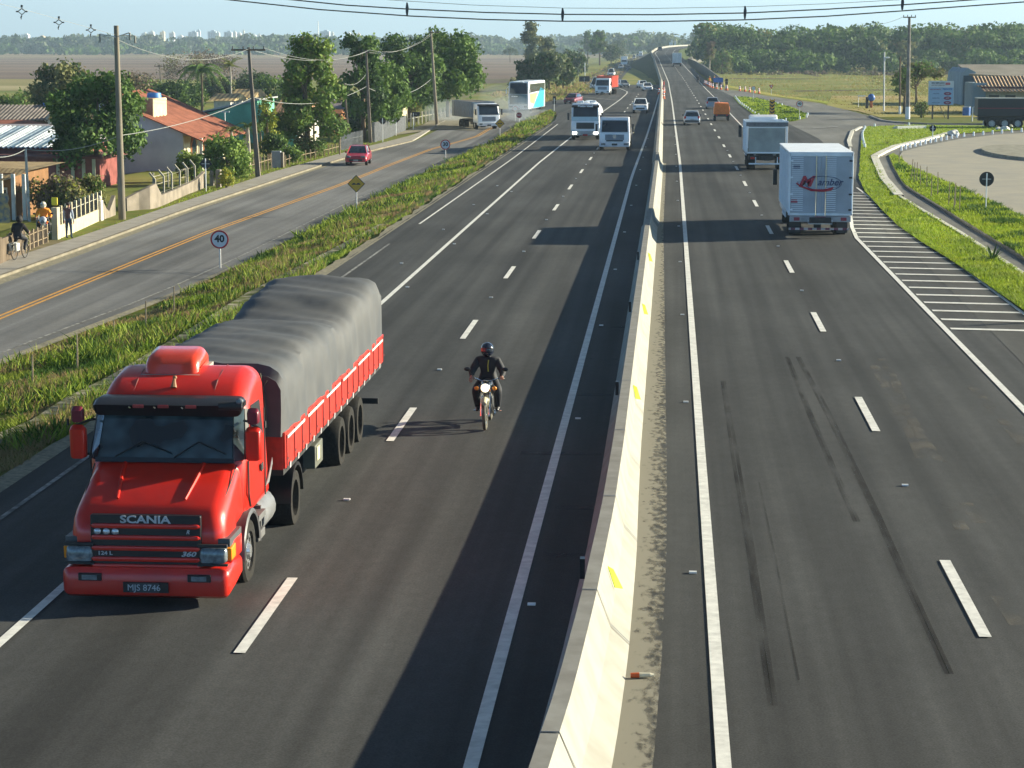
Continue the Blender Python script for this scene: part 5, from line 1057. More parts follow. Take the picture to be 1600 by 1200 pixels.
def motorbike(T, tank=mat('dark red tank', (.22, .015, .015), .3, .1, coat=.6), shield=None, rack=False, L=1.28, headlight=True):
    """light road motorcycle, nose to -y, wheels on z = 0, front axle at y = 0"""
    def bw(y, r, w_):
        mb = MB(); n, m = 28, 8; v = []
        for i in range(n):
            t = 2 * math.pi * i / n
            for j in range(m): u = 2 * math.pi * j / m; rr = r - w_ + w_ * math.cos(u); v.append((w_ * .9 * math.sin(u), y + rr * math.cos(t), r + rr * math.sin(t)))
        mb.add(v, [(i * m + j, ((i + 1) % n) * m + j, ((i + 1) % n) * m + (j + 1) % m, i * m + (j + 1) % m) for i in range(n) for j in range(m)])
        t_ = mb.build('wheel', mat('light dusty tyre', (.10, .095, .075), .8, .3, 12), T, smooth=True)
        mb = MB(); mb.cyl((-.05, y, r), (.05, y, r), .06, .06, 12); mb.tube([(0, y + (r - .08) * math.cos(a), r + (r - .08) * math.sin(a)) for a in [k * math.pi / 12 for k in range(25)]], .016, 6)
        for k in range(14): a = 2 * math.pi * k / 14; mb.tube([(.03 * (-1) ** k, y, r), (0, y + (r - .08) * math.cos(a), r + (r - .08) * math.sin(a))], .004, 3)
        mb.build('rim', CHROME, t_, smooth=True); return t_
    bw(0, .30, .045); bw(L, .30, .052)
    mb = MB()
    for s in (-1, 1): mb.tube([(s * .085, 0, .30), (s * .085, .12, .62), (s * .08, .26, .98)], [.024, .026, .022], 8)
    mb.build('fork', CHROME, T, smooth=True)
    mb = MB(); mb.tube([(-.06, .02, .64), (0, -.05, .66), (.06, .02, .64)], .03, 6); mb.tube([(0, -.22, .60), (0, -.02, .665), (0, .2, .62), (0, .33, .5)], [.045, .06, .06, .04], 8); mb.build('front_mudguard', mat('bone plastic', (.45, .43, .30), .5, .1), T, smooth=True)
    mb = MB(); mb.ball((0, .08, .90), (.105, .09, .105), 14, 9); hl = mb.build('headlight_shell', CHROME, T, smooth=True)
    mb = MB(); mb.cyl((0, .02, .90), (0, -.015, .90), .09, .07, 16); mb.build('headlight', emis('motorcycle lamp', (1, .90, .62), .75) if headlight else LAMP, T, smooth=True)
    mb = MB(); mb.tube([(-.36, .46, 1.03), (-.27, .38, 1.06), (-.1, .27, 1.02), (.1, .27, 1.02), (.27, .38, 1.06), (.36, .46, 1.03)], .012, 6); mb.build('handlebar', CHROME, T, smooth=True)
    for s in (-1, 1):
        mb = MB(); mb.cyl((s * .29, .395, 1.055), (s * .37, .47, 1.028), .02, .02, 8); mb.build('grip', BLACK, T)
        mb = MB(); mb.tube([(s * .26, .36, 1.06), (s * .36, .30, 1.22)], .008, 5); mb.ball((s * .40, .29, 1.26), (.07, .02, .045)); mb.build('mirror', BLACK, T, smooth=True)
        mb = MB(); mb.ball((s * .19, .12, .88), (.05, .04, .045)); mb.build('indicator', AMBER, T, smooth=True)
    mb = MB(); mb.ball((0, .52, .90), (.14, .27, .13), 14, 9); mb.build('fuel_tank', tank, T, smooth=True)
    for s in (-1, 1): mb = MB(); mb.ball((s * .13, .40, .82), (.06, .13, .10), 10, 7); mb.build('tank_shroud', tank, T, smooth=True)
    mb = MB(); mb.pillow([(.70, .82), (.74, .90), (1.1, .88), (1.45, .93), (1.5, .86), (1.1, .80)], .13, .05); mb.build('saddle', DARK, T, smooth=True)
    mb = MB(); mb.box((0, .62, .45), (.22, .34, .34)); mb.cyl((0, .5, .55), (0, .42, .72), .07, .06, 10); mb.tube([(0, .25, .9), (0, .35, .35), (0, .85, .3)], .03, 6); mb.tube([(0, .3, .85), (0, 1.1, .78)], .03, 6); mb.build('engine', mat('engine alloy', (.16, .16, .15), .5, .3, 15, metal=.4), T, bevel=.02)
    mb = MB(); mb.tube([(.10, .45, .5), (.14, .5, .25), (.16, .9, .28), (.17, 1.45, .42)], [.02, .025, .035, .04], 8); mb.build('exhaust', CHROME, T, smooth=True)
    mb = MB(); mb.tube([(-.3, .62, .32), (.3, .62, .32)], .015, 6); mb.build('foot_peg', CHROME, T)
    mb = MB(); mb.tube([(0, 1.05, .70), (0, 1.3, .66), (0, 1.6, .5)], [.07, .08, .06], 8); mb.box((0, 1.62, .72), (.10, .04, .07)); mb.build('tail_unit', BLACK, T, smooth=True)
    if shield: mb = MB(); mb.ball((0, .12, .95), (.17, .06, .20), 12, 8); mb.build('fairing', shield, T, smooth=True)
p = at(758, 678); BIKE = (p.x, p.y, p.z + .075)
T = thing('motorcycle', 'light road motorcycle with a lit round headlamp, riding beside the median shadow', 'motorcycle', BIKE, R(0)); motorbike(T, tank=mat('black tank', (.02, .015, .015), .3, .1, coat=.5))
def rider(label, loc, rz, jacket, legs, helm, twin=None, k=1.0, sit=.92, barehands=True, visor=True, group=None, trim=None):
    T = thing('person', label, 'person', loc, rz, group); J = {}; E_ = []
    J['pelvis'] = (0, .80, sit + .04, .15, .12); J['belly'] = (0, .76, sit + .22, .17, .14); J['chest'] = (0, .68, sit + .42, .20, .15)
    E_ += [('pelvis', 'belly'), ('belly', 'chest')]; head(J, E_, (0, .58, sit + .70))
    for s, q in ((-1, 'l'), (1, 'r')):
        J[q + 'sh'] = (s * .21, .68, sit + .46, .105); J[q + 'elbow'] = (s * .34, .58, sit + .23, .080); J[q + 'cuff'] = (s * .32, .48, sit + .165, .055); J[q + 'wrist'] = (s * .31, .44, sit + .145, .034)
        E_ += [('chest', q + 'sh'), (q + 'sh', q + 'elbow'), (q + 'elbow', q + 'cuff'), (q + 'cuff', q + 'wrist')]
        hand(J, E_, J[q + 'wrist'][:3], (s * .1, -.5, -.12), (-s, 0, 0), .8, 1.0, q)
        J[q + 'hip'] = (s * .11, .78, sit, .125); J[q + 'knee'] = (s * .24, .44, sit - .13, .10); J[q + 'ankle'] = (s * .21, .66, sit - .53, .065); J[q + 'toe'] = (s * .21, .50, sit - .58, .04, .03)
        E_ += [('pelvis', q + 'hip'), (q + 'hip', q + 'knee'), (q + 'knee', q + 'ankle'), (q + 'ankle', q + 'toe')]
    def rule(a, b, t):
        if a in ('jaw', 'skull') or a == 'neck' and t > .55: return 2
        if 'wrist' in a or 'palm' in a or (a[1:].startswith('f')) or a[1:] == 'ta': return 2
        if 'hip' in a or 'hip' in b or 'knee' in a: return 1
        if 'ankle' in a: return 3
        return 0
    body = figure(T, J, E_, [jacket, legs, SKIN, BLACK], rule)
    c = (0, .575, sit + .72); face(body, (0, .575, sit + .70))
    c = (0, .575, sit + .72); mb = MB(); mb.ball(c, (.142, .168, .155), 18, 12); h = mb.build('helmet', helm, T, smooth=True)
    mb = MB(); n = 8; v = []
    for i in range(n + 1): a = R(-65 + 130 * i / n); v += [(.140 * math.sin(a), c[1] - .162 * math.cos(a), c[2] + .05), (.142 * math.sin(a), c[1] - .166 * math.cos(a), c[2] - .03)]
    mb.add(v, [(i * 2, i * 2 + 1, i * 2 + 3, i * 2 + 2) for i in range(n)]); mb.build('visor', mat('visor smoke', (.02, .025, .035), .1, .1), h, smooth=True)
    if trim: mb = MB(); mb.tube([(.03, .545, sit + .50), (.015, .54, sit + .38), (.02, .58, sit + .25)], .012, 6); mb.build('neck_cord', trim, body, smooth=True)
    return T
rider('motorcyclist in a dark jacket with a dark helmet, riding in the middle lane', BIKE, 0, CLOTHK, CLOTHK, mat('dark glossy helmet', (.014, .02, .04), .15, .3, coat=.8), trim=mat('yellow cord', (.45, .42, .05), .6, .1))
def stander(label, loc, rz, top, legs, group=None, h=1.70, lean=0., hi=None, sleeve=None, arms='down', hat=None):
    k = h / 1.70; T = thing('person', label, 'person', loc, rz, group); J = {}; E_ = []
    J['pelvis'] = (0, 0, .93 * k, .135 * k, .10 * k); J['belly'] = (0, -.01, 1.10 * k, .13 * k, .10 * k); J['chest'] = (0, .0, 1.32 * k, .16 * k, .105 * k); E_ += [('pelvis', 'belly'), ('belly', 'chest')]
    head(J, E_, (0, -.03 * k, 1.60 * k), k=k)
    for s, q in ((-1, 'l'), (1, 'r')):
        J[q + 'sh'] = (s * .19 * k, .01, 1.38 * k, .065 * k)
        if arms == 'down': J[q + 'elbow'] = (s * .25 * k, .02, 1.10 * k, .048 * k); J[q + 'wrist'] = (s * .25 * k, -.04, .86 * k, .03 * k); hd = (0, -.15, -1)
        else: J[q + 'elbow'] = (s * .25 * k, -.10, 1.14 * k, .048 * k); J[q + 'wrist'] = (s * .16 * k, -.30, 1.12 * k, .03 * k); hd = (-s * .2, -1, .1)
        E_ += [('chest', q + 'sh'), (q + 'sh', q + 'elbow'), (q + 'elbow', q + 'wrist')]; hand(J, E_, J[q + 'wrist'][:3], hd, (0, -1, 0) if arms == 'down' else (0, 0, 1), .3, k, q)
        J[q + 'hip'] = (s * .09 * k, 0, .88 * k, .095 * k); J[q + 'knee'] = (s * .11 * k, -.02 + .02 * s, .49 * k, .065 * k); J[q + 'ankle'] = (s * .12 * k, .02 * s, .09 * k, .045 * k); J[q + 'toe'] = (s * .13 * k, -.13 + .02 * s, .04, .04, .03)
        E_ += [('pelvis', q + 'hip'), (q + 'hip', q + 'knee'), (q + 'knee', q + 'ankle'), (q + 'ankle', q + 'toe')]
    sm = 4 if sleeve else 0
    def rule(a, b, t):
        if a == 'skull': return 5
        if a == 'jaw' or a == 'neck' and t > .4 or 'wrist' in a or 'palm' in a or a[1:].startswith('f') or a[1:] == 'ta': return 2
        if 'hip' in a or 'hip' in b or 'knee' in a: return 1
        if 'ankle' in a: return 3
        if a[1:] in ('sh', 'elbow'): return sm
        return 0
    b = figure(T, J, E_, [top, legs, SKIN, BLACK, sleeve or top, HAIR], rule); face(b, (0, -.03 * k, 1.60 * k), k=k)
    mb = MB(); mb.ball((0, .0, 1.655 * k), (.092 * k, .105 * k, .085 * k), 12, 8); mb.build('hair' if hat is None else 'hard_hat', hat or HAIR, T, smooth=True)
    return T
p = at(108, 377); stander('person standing on the sidewalk in a brown sweatshirt with pale sleeves and jeans', (p.x, p.y, p.z + .12), R(165), mat('brown sweatshirt', (.13, .08, .075), .9, .2, 9), JEANS, sleeve=mat('pale sleeve', (.35, .40, .46), .9, .1), h=1.68)
# cyclist seen from behind
p = at(31, 409); CY = (p.x, p.y, p.z + .12)
T = thing('bicycle', 'bicycle with white panniers ridden along the sidewalk', 'bicycle', CY, R(172))
for yy in (-.55, .48):
    mb = MB(); mb.tube([(0, yy + .32 * math.cos(a), .34 + .32 * math.sin(a)) for a in [i * math.pi / 12 for i in range(25)]], .022, 6); t_ = mb.build('wheel', DARK, T, smooth=True)
    mb = MB(); [mb.tube([(0, yy, .34), (0, yy + .31 * math.cos(a), .34 + .31 * math.sin(a))], .004, 3) for a in [i * math.pi / 6 for i in range(12)]]; mb.build('spokes', STEEL, t_)
mb = MB(); mb.tube([(0, .48, .34), (0, .0, .30), (0, -.38, .80), (0, .16, .80), (0, .0, .30)], .018, 6); mb.tube([(0, .48, .34), (0, .16, .80), (0, .18, .92)], .015, 6); mb.tube([(0, -.55, .34), (0, -.36, .98), (-.02, -.38, 1.0)], .016, 6); mb.build('bicycle_frame', BLACK, T, smooth=True)
mb = MB(); mb.tube([(-.28, -.28, 1.02), (-.1, -.38, 1.02), (.1, -.38, 1.02), (.28, -.28, 1.02)], .013, 6); mb.build('handlebar', STEEL, T); mb = MB(); mb.pillow([(.05, .92), (.05, .96), (.3, .98), (.32, .92)], .09, .03); mb.build('saddle', DARK, T, smooth=True)
mb = MB(); mb.box((0, .50, .74), (.14, .36, .03)); rk = mb.build('rear_rack', STEEL, T)
for s in (-1, 1): mb = MB(); mb.box((s * .13, .50, .56), (.13, .34, .34)); mb.build('pannier', mat('white bag', (.55, .56, .50), .7, .35, 12), rk, bevel=.04)
rider('cyclist in a dark jacket pedalling along the sidewalk past the tiled porch', CY, R(172), mat('charcoal jacket', (.03, .028, .028), .9, .3), CLOTHK, HAIR, sit=.90)
bpy.data.objects[-1] if False else None
for o in list(bpy.data.objects):
    if o.get('label', '').startswith('cyclist'): o.location = Vector(CY) + Matrix.Rotation(R(172), 3, 'Z') @ Vector((0, -.68, .06))
# waiting motorcyclist by the fence gate
p = at(68, 381); MO = (p.x, p.y, p.z + .12)
T = thing('motorcycle', 'red and white motorcycle waiting on the dirt by the fence gate', 'motorcycle', MO, R(12)); motorbike(T, mat('bright red tank', (.55, .02, .04), .3, .1, coat=.6), shield=mat('white fairing', (.6, .6, .6), .4, .1), headlight=False)
rider('motorcyclist in an orange jacket with a cream helmet, stopped by the fence gate', MO, R(12), mat('orange jacket', (.75, .26, .02), .8, .15), CLOTHK, mat('cream helmet', (.62, .58, .45), .4, .1))
# distant motorcyclist on the climbing carriageway
T = thing('motorcycle', 'distant dark motorcycle near the edge line of the climbing carriageway', 'motorcycle', (5.5, 448, .22), R(180)); motorbike(T, headlight=False)
rider('distant motorcyclist in dark clothes near the edge line of the climbing carriageway', (5.5, 448, .22), R(180), CLOTHK, CLOTHK, BLACK)
# road workers beside the cones
ORV = mat('orange work vest', (.85, .22, .02), .7, .1); YEV = mat('yellow work shirt', (.62, .58, .04), .7, .1); WP = mat('work trousers', (.10, .10, .12), .9, .2)
for i, (px, py, lb) in enumerate(((1108.5, 136, 'road worker in an orange vest, nearer the wall end among the cones'), (1116, 135, 'road worker in an orange vest, right one of the pair among the cones'))):
    p = at(px, py); stander(lb, (p.x, p.y, p.z + .06), R(20 + 60 * i), ORV, WP, h=2.0, sleeve=YEV, hat=YEV, group='road workers by the cones')
p = at(58, 285); stander('person in a yellow shirt in the yard by the red handcart', (p.x, p.y, p.z), R(30), YEV, mat('yellow trousers', (.5, .46, .05), .9, .2), h=1.7, arms='fwd')
p = at(1038, 143); stander('road worker in red and blue standing at the median barrier', (p.x - .1, p.y, 0.07), R(90), mat('red shirt', (.5, .04, .03), .8, .1), mat('navy trousers', (.03, .04, .1), .9, .1), h=1.9)
# ================================================================== SIGNS, POLES, WIRES, SMALL STREET THINGS
def pxm(p): return FPX / (np.array([p[0], p[1], p[2] - CAMH]) @ FWD)
def ngon(n, r, a0=0.): return [(r * math.cos(a0 + 2 * math.pi * i / n), r * math.sin(a0 + 2 * math.pi * i / n)) for i in range(n)]
def plate_(mb, c, pts, y, t=.012, mi=0):
    n = len(pts); v = [(c[0] + a, y, c[1] + b) for a, b in pts] + [(c[0] + a, y + t, c[1] + b) for a, b in pts]
    mb.add(v, [tuple(range(n)), tuple(range(2 * n - 1, n - 1, -1))] + [(i, n + i, n + (i + 1) % n, (i + 1) % n) for i in range(n)], mi)
def sign(bx, by, cy, rp, kind, label, txt=None, post=GALV, wid=None, rz=0., cat='road sign', group=None, post_r=.035, cx=0.):
    """post at pixel (bx, by); sign face centre at row cy, half-size rp pixels"""
    p = at(bx, by); k = pxm(p); z = (by - cy) / k * 1.02; r = rp / k
    T = thing('road_sign', label, cat, p, rz, group); cxm = cx / k
    back = kind.startswith('back'); py = .06 if back else 0
    mb = MB(); mb.cyl((0, (-.02 if back else .05), -.1), (0, (-.02 if back else .05), z + r * (.8 if kind not in ('board', 'backboard') else .5)), post_r, post_r, 8); mb.build('post', post, T, smooth=True)
    yf = .03 if back else 0.
    shp = {'round': ngon(28, r), 'backround': ngon(28, r), 'diamond': ngon(4, r, 0), 'backdiamond': ngon(4, r, 0), 'stop': ngon(8, r, math.pi / 8), 'yield': [(-r, r * .8), (0, -r), (r, r * .8)], 'board': [(-wid / k if wid else -r, -r), (wid / k if wid else r, -r), (wid / k if wid else r, r), (-wid / k if wid else -r, r)]}
    shp['backboard'] = shp['board']; P = shp[kind]; mb = MB(); plate_(mb, (cxm, z), P, yf)
    if kind == 'round':
        pl = mb.build('sign_plate', SIGNR, T); m2 = MB(); plate_(m2, (cxm, z), ngon(28, r * .82), yf - .008, .006); m2.build('sign_face', SIGNW, pl)
        if txt: text(txt, r * 1.05, SIGNK, pl, (cxm, yf - .012, z + .02), (R(90), 0, 0), bold=.012 * r / .33, sx=1.0)
    elif kind == 'diamond':
        pl = mb.build('sign_plate', SIGNK, T); m2 = MB(); plate_(m2, (cxm, z), ngon(4, r * .90), yf - .008, .006); m2.build('sign_face', SIGNY, pl)
        m2 = MB(); w_ = r * .5; n = 10; pts = [(-w_, -.10 * r)] + [(-w_ + 2 * w_ * i / n, -.05 * r + .16 * r * abs(math.sin(2 * math.pi * i / n))) for i in range(n + 1)] + [(w_, -.10 * r)]; plate_(m2, (cxm, z), pts, yf - .014, .005); m2.build('bump_symbol', SIGNK, pl)
    elif kind == 'yield':
        pl = mb.build('sign_plate', SIGNR, T); m2 = MB(); plate_(m2, (cxm, z + r * .18), [(-r * .45, r * .3), (0, -r * .45), (r * .45, r * .3)], yf - .008, .006); m2.build('sign_face', SIGNW, pl)
    elif kind == 'stop': pl = mb.build('sign_plate', mat('dull red sign', (.30, .05, .06), .6, .2), T); text('PARE', r * .7, SIGNW, pl, (cxm, yf - .006, z), (R(90), 0, 0))
    elif kind == 'board': mb.build('sign_plate', BLUE, T)
    else: mb.build('sign_plate', SIGNB, T)
    if back: m2 = MB(); m2.box((cxm, yf - .015, z), (r * 1.2, .02, .03)); m2.build('bracket', GALV, T)
    return T
sign(344, 421, 375, 14.5, 'round', 'round speed limit sign reading 40 with a red rim, in the tall verge grass', '40')
sign(696, 254, 226.5, 7.8, 'round', 'round speed limit sign reading 30 with a red rim, farther up the same verge', '30')
sign(557, 331, 288, 13.8, 'diamond', 'yellow diamond speed bump sign between the 40 and the 30 sign')
sign(781, 214, 193.5, 7.5, 'diamond', 'smaller yellow diamond speed bump sign in front of the turning dump truck')
sign(811, 198, 180.5, 4.6, 'stop', 'dull red octagonal sign behind the smaller yellow diamond sign')
sign(805, 190, 170.5, 4.0, 'round', 'small faded round sign low in front of the coach')
sign(866, 174, 157, 6, 'backboard', 'narrow dark sign on a white post between the coach and the tank truck', wid=2.6, post=WPAINT)
sign(598, 222, 190, 5.0, 'backround', 'black back of a round sign in front of the board fence', post=WPAINT)
sign(619, 212, 187, 6.8, 'backdiamond', 'black back of a diamond sign right of the board fence', post=WPAINT)
sign(322, 299, 257, 10.5, 'backdiamond', 'black back of a diamond sign among the bushes by the concrete fence', post=WPAINT)
sign(646, 204, 179, 3.4, 'backboard', 'black back of a small rectangular sign near the whitewashed trunk', wid=6, post=WPAINT, cx=4)
sign(1540, 333, 281, 11.4, 'backround', 'large black back of a round sign at the edge of the turning area', post=WPAINT, post_r=.03)
sign(1457, 220, 201, 5.2, 'backround', 'black back of a round sign on the lawn before the limewashed kerb', post=WPAINT)
sign(1249, 185, 163, 5.2, 'round', 'round sign reading 40 at the tip of the small grass island', '40')
sign(1177, 157.5, 138.5, 3.4, 'round', 'small faded round sign at the far side of the grass island')
sign(1205, 148, 136, 3.6, 'yield', 'small red triangular give way sign at the pasture edge')
sign(1122, 141, 125.5, 3.6, 'board', 'blue information board beside the road workers', wid=7.5)
sign(1135, 143, 128, 4.6, 'backboard', 'narrow brownish board right of the blue information board', wid=2, post=WOODD)
sign(913, 130, 123.5, 4.2, 'backboard', 'wide dark back of a direction board on the far left roadside', wid=8.3)
sign(893, 129, 124.6, 1.7, 'backboard', 'small dark back of a board left of the wide one', wid=4.2)
sign(904, 119, 111, 1.8, 'backround', 'tiny dark sign on the bank above the wide direction board')
# chevron marker
p = at(1206, 189); k = pxm(p); T = thing('chevron_sign', 'tall black and yellow chevron marker on the grass island', 'road sign', p)
mb = MB(); mb.cyl((0, .05, 0), (0, .05, 2.0), .05, .05, 8); mb.build('post', WPAINT, T); w_, h_ = 4.0 / k, 27 / k; z0 = 5.5 / k
mb = MB(); plate_(mb, (0, z0 + h_ / 2), [(-w_, -h_ / 2), (w_, -h_ / 2), (w_, h_ / 2), (-w_, h_ / 2)], 0, .02); pl = mb.build('sign_plate', SIGNK, T)
for i in range(5):
    c = z0 + .24 + i * h_ / 5.2; t_ = h_ / 12; mb = MB(); plate_(mb, (0, c), [(-w_, t_), (0, -w_ * .75 + t_), (w_, t_), (w_, t_ + h_ / 10), (0, -w_ * .75 + t_ + h_ / 10), (-w_, t_ + h_ / 10)], -.008, .006); mb.build('chevron', SIGNY, pl)
# billboard
p = at(1469, 186); k = pxm(p); T = thing('billboard', 'white and pale blue shop billboard with three red ovals on dark legs', 'billboard', p)
w_, z0, z1 = 19.5 / k, 22 / k, 59 / k
mb = MB(); mb.box((0, 0, (z0 + z1) / 2), (2 * w_, .12, z1 - z0)); bd = mb.build('board', SIGNW, T)
mb = MB(); mb.box((0, -.07, z0 + (z1 - z0) * .365), (2 * w_ - .06, .02, (z1 - z0) * .72)); mb.build('blue_panel', mat('pale blue panel', (.30, .44, .62), .6, .05), bd)
zc = z0 + (z1 - z0) * .88; text('MINI MERCADO', .20, SIGNK, bd, (-.35, -.08, zc + .08), (R(90), 0, 0), bold=.006); text('CARTÃO CREDITO', .17, mat('brown ink', (.22, .12, .1), .6, .1), bd, (-.35, -.08, zc - .16), (R(90), 0, 0), bold=.004)
text('RESTAURANTE', .17, mat('red brown ink', (.30, .06, .08), .6, .1), bd, (-.62, -.085, z0 + (z1 - z0) * .64), (R(90), 0, 0), bold=.005); text('PERNOITE', .26, BLUE, bd, (.68, -.085, z0 + (z1 - z0) * .65), (R(90), 0, 0), bold=.01, sx=.85)
for i, s_ in enumerate(('LANCHES', 'REFEIÇÕES', 'ABERTO 24H')):
    z = z0 + (z1 - z0) * (.47 - .19 * i); text(s_, .16, mat('ink blue grey', (.10, .14, .25), .6, .1), bd, (-.55, -.085, z), (R(90), 0, 0), bold=.003)
    mb = MB(); mb.ball((.72, -.09, z), (.42, .012, .19), 20, 8); ov = mb.build('red_oval', mat('oval red', (.22, .03, .09), .5, .1), bd, smooth=True); text(('5,50', '6,90', '8,00')[i], .2, SIGNW, ov, (.72, -.105, z), (R(90), 0, 0))
mb = MB(); mb.box((.72, -.085, zc), (.52, .012, .26)); mb.build('red_badge', mat('oval pink red', (.55, .12, .12), .5, .1), bd)
for x in (-.86, .86): mb = MB(); mb.box((x, .02, z0 / 2), (.16, .16, z0)); mb.build('leg', WOODD, T)
mb = MB(); mb.tube([(-.1, .3, z0), (.75, 1.6, .0)], .06, 4); mb.build('brace', WOODL, T)
# ---- poles
PCON = mat('pole concrete', (.27, .24, .18), .85, col2=(.17, .15, .12), scale=1.5, detail=8, stretch=(1, 1, .25)); PDK = mat('old pole concrete', (.20, .175, .145), .9, col2=(.12, .105, .09), scale=1.8, detail=8, stretch=(1, 1, .3))
TOPS = {}
def pole(nm, bx, by, tx, ty, r0, r1, m, label, arms=(), square=False, white=0., lamp=None, hardware=False, cat='utility pole', insul=True):
    p = at(bx, by); x, z = AY(tx, ty, p.y); T = thing('utility_pole' if cat == 'utility pole' else 'lamp_post', label, cat, p); lx, h = x - p.x, z - p.z
    TOPS[nm] = Vector((x, p.y, z)); mb = MB(); n = 4 if square else 14
    mb.cyl((0, 0, -.3), (lx, 0, h), r0, r1, n); o = mb.build('pole_shaft', m, T, smooth=not square)
    if square: o.data.transform(Matrix.Identity(4))
    k = pxm(p)
    for (ax0, ax1, ay) in arms:
        xa, za = AY(ax0, ay, p.y); xb, zb = AY(ax1, ay, p.y); mb = MB(); mb.box(((xa + xb) / 2 - p.x, -.12, za - p.z), (xb - xa, .10, .12)); a = mb.build('crossarm', WOODD if m is not GALV else GALV, T)
        if insul:
            for q in (.04, .35, .65, .96): mb = MB(); xx = xa + (xb - xa) * q - p.x; mb.cyl((xx, -.12, za - p.z + .06), (xx, -.12, za - p.z + .26), .05, .035, 8); mb.build('insulator', BLACK, a)
    if white: mb = MB(); mb.cyl((0, 0, 0), (lx * white / h, 0, white), r0 + .012, r0 + .004, n); mb.build('whitewash', WPAINT, T, smooth=not square)
    if lamp:
        (lx0, ly0), (lx1, ly1) = lamp; a, b = AY(lx0, ly0, p.y), AY(lx1, ly1, p.y); mb = MB(); mb.tube([(a[0] - p.x, 0, a[1] - p.z), ((a[0] + b[0]) / 2 - p.x, 0, (a[1] + b[1]) / 2 - p.z + .25), (b[0] - p.x, 0, b[1] - p.z)], .04, 6); la = mb.build('lamp_arm', GALV, T); mb = MB(); mb.ball((b[0] - p.x, 0, b[1] - p.z), (.3, .12, .09)); mb.build('lamp_head', WPAINT, la, smooth=True)
    if hardware:
        for (a, b, c, d) in ((185, 57, 205, 51), (182, 58, 158, 53), (192, 55, 213, 56), (176, 60, 158, 55)):
            q, w2 = AY(a, b, p.y), AY(c, d, p.y); mb = MB(); mb.tube([(q[0] - p.x, -.1, q[1] - p.z), (w2[0] - p.x, -.3, w2[1] - p.z)], .03, 5); br = mb.build('bracket', GALV, T)
            mb = MB(); mb.cyl((w2[0] - p.x, -.3, w2[1] - p.z), (w2[0] - p.x, -.3, w2[1] - p.z - .38), .05, .06, 8); mb.build('insulator', CONC, br)
    return T
pole('a', 191, 343, 181.5, 40, .20, .125, PCON, 'tallest and nearest round concrete pole, standing by the sidewalk grass', hardware=True)
pole('b', 404, 278, 388.5, 74, .24, .12, PDK, 'square dark pole with one long crossarm, beside the orange-roofed house', arms=[(362, 415, 78)], square=True)
pole('c', 579, 223, 572, 78, .22, .11, PDK, 'square pole in front of the grey board fence', square=True, arms=[(566, 578, 82)])
pole('d', 683, 196, 673, 48, .20, .12, PCON, 'leaning pale pole at the dusty side street', arms=[(670, 686, 51)])
pole('e', 46, 346, 40, 233, .085, .06, mat('dirty white pole', (.36, .36, .34), .8, .3, 4), 'thin short pole with a knot of cables above the tiled porch')
pole('f', 546, 226, 538, 130, .11, .09, PDK, 'thin dark pole left of the board fence pole', square=True)
pole('g', 612, 190, 612, 64, .08, .06, GALV, 'thin pale pole with a wide crossarm in the dark trees', arms=[(601, 641, 64.5)])
pole('h', 252, 148, 250, 102, .14, .12, PDK, 'small distant pole with a crossarm beyond the gardens', arms=[(241, 258, 103.5)])
pole('i', 353, 240, 351, 174, .06, .05, GALV, 'thin bare pale post in front of the green warehouse', arms=[(341, 359, 174.5)], insul=False)
pole('j', 1418, 186, 1421, 26, .26, .14, mat('grey pole concrete', (.22, .20, .18), .85, .3, 2), 'tall concrete pole with a whitewashed foot beside the billboard', white=1.35, arms=[(1411, 1431, 27)])
pole('k', 1381, 174, 1382, 81, .10, .08, GALV, 'slim lamp post with a curved arm left of the tall pole', cat='lamp post', lamp=((1383, 95), (1387, 90)), white=.9)
pole('l', 1406, 179, 1406.5, 88, .13, .10, WOODD, 'dark wooden pole with a whitewashed foot between the lamp post and the tall pole', white=1.0)
pole('m', 914, 119, 914, 98, .10, .09, WPAINT, 'distant white post above the wide direction board')
T = thing('utility_pole', 'grey utility pole on the grass right of the hatched area', 'utility pole', (38, 74.5, 0)); mb = MB(); mb.cyl((0, 0, 0), (0, 0, 10), .16, .10, 10); mb.build('pole_shaft', PCON, T, smooth=True)
# ---- cables
def cable(label, pts, r, m=WIRE, sag=0., n=14, grp='cables strung between the poles'):
    P = []
    for a, b in zip(pts[:-1], pts[1:]):
        for i in range(n): t = i / n; q = a.lerp(b, t); q.z -= sag * 4 * t * (1 - t); P.append(q)
    P.append(pts[-1]); mb = MB(); mb.tube(P, r, 5); return tag(mb.build('overhead_cable', m, smooth=True), label, 'cable', grp)
def wl(l, y=98.): return [Vector((AY(a, b, y)[0], y, AY(a, b, y)[1])) for a, b in l]
GC = 'bundled cables crossing above the motorway'
cable('lowest thick cable of the bundle crossing above the whole motorway', wl([(200, -28), (352, -1), (500, 15), (640, 25), (760, 30.5), (880, 33.2), (1020, 33.6), (1164, 31), (1290, 25.5), (1410, 17), (1600, 3), (1800, -18)]), .028, n=3, grp=GC)
cable('middle thick cable of the bundle crossing above the motorway', wl([(300, -26), (450, -1), (540, 8), (640, 14.3), (760, 19.5), (880, 22.4), (1020, 23), (1164, 20.3), (1290, 14.5), (1410, 7.5), (1530, -1), (1700, -16)]), .028, n=3, grp=GC)
cable('faint top cable of the bundle crossing above the motorway', wl([(500, -12), (610, 0), (740, 8), (880, 12.6), (1020, 13.2), (1164, 10.6), (1290, 6), (1400, 0), (1500, -8)]), .011, WIREG, n=3, grp=GC)
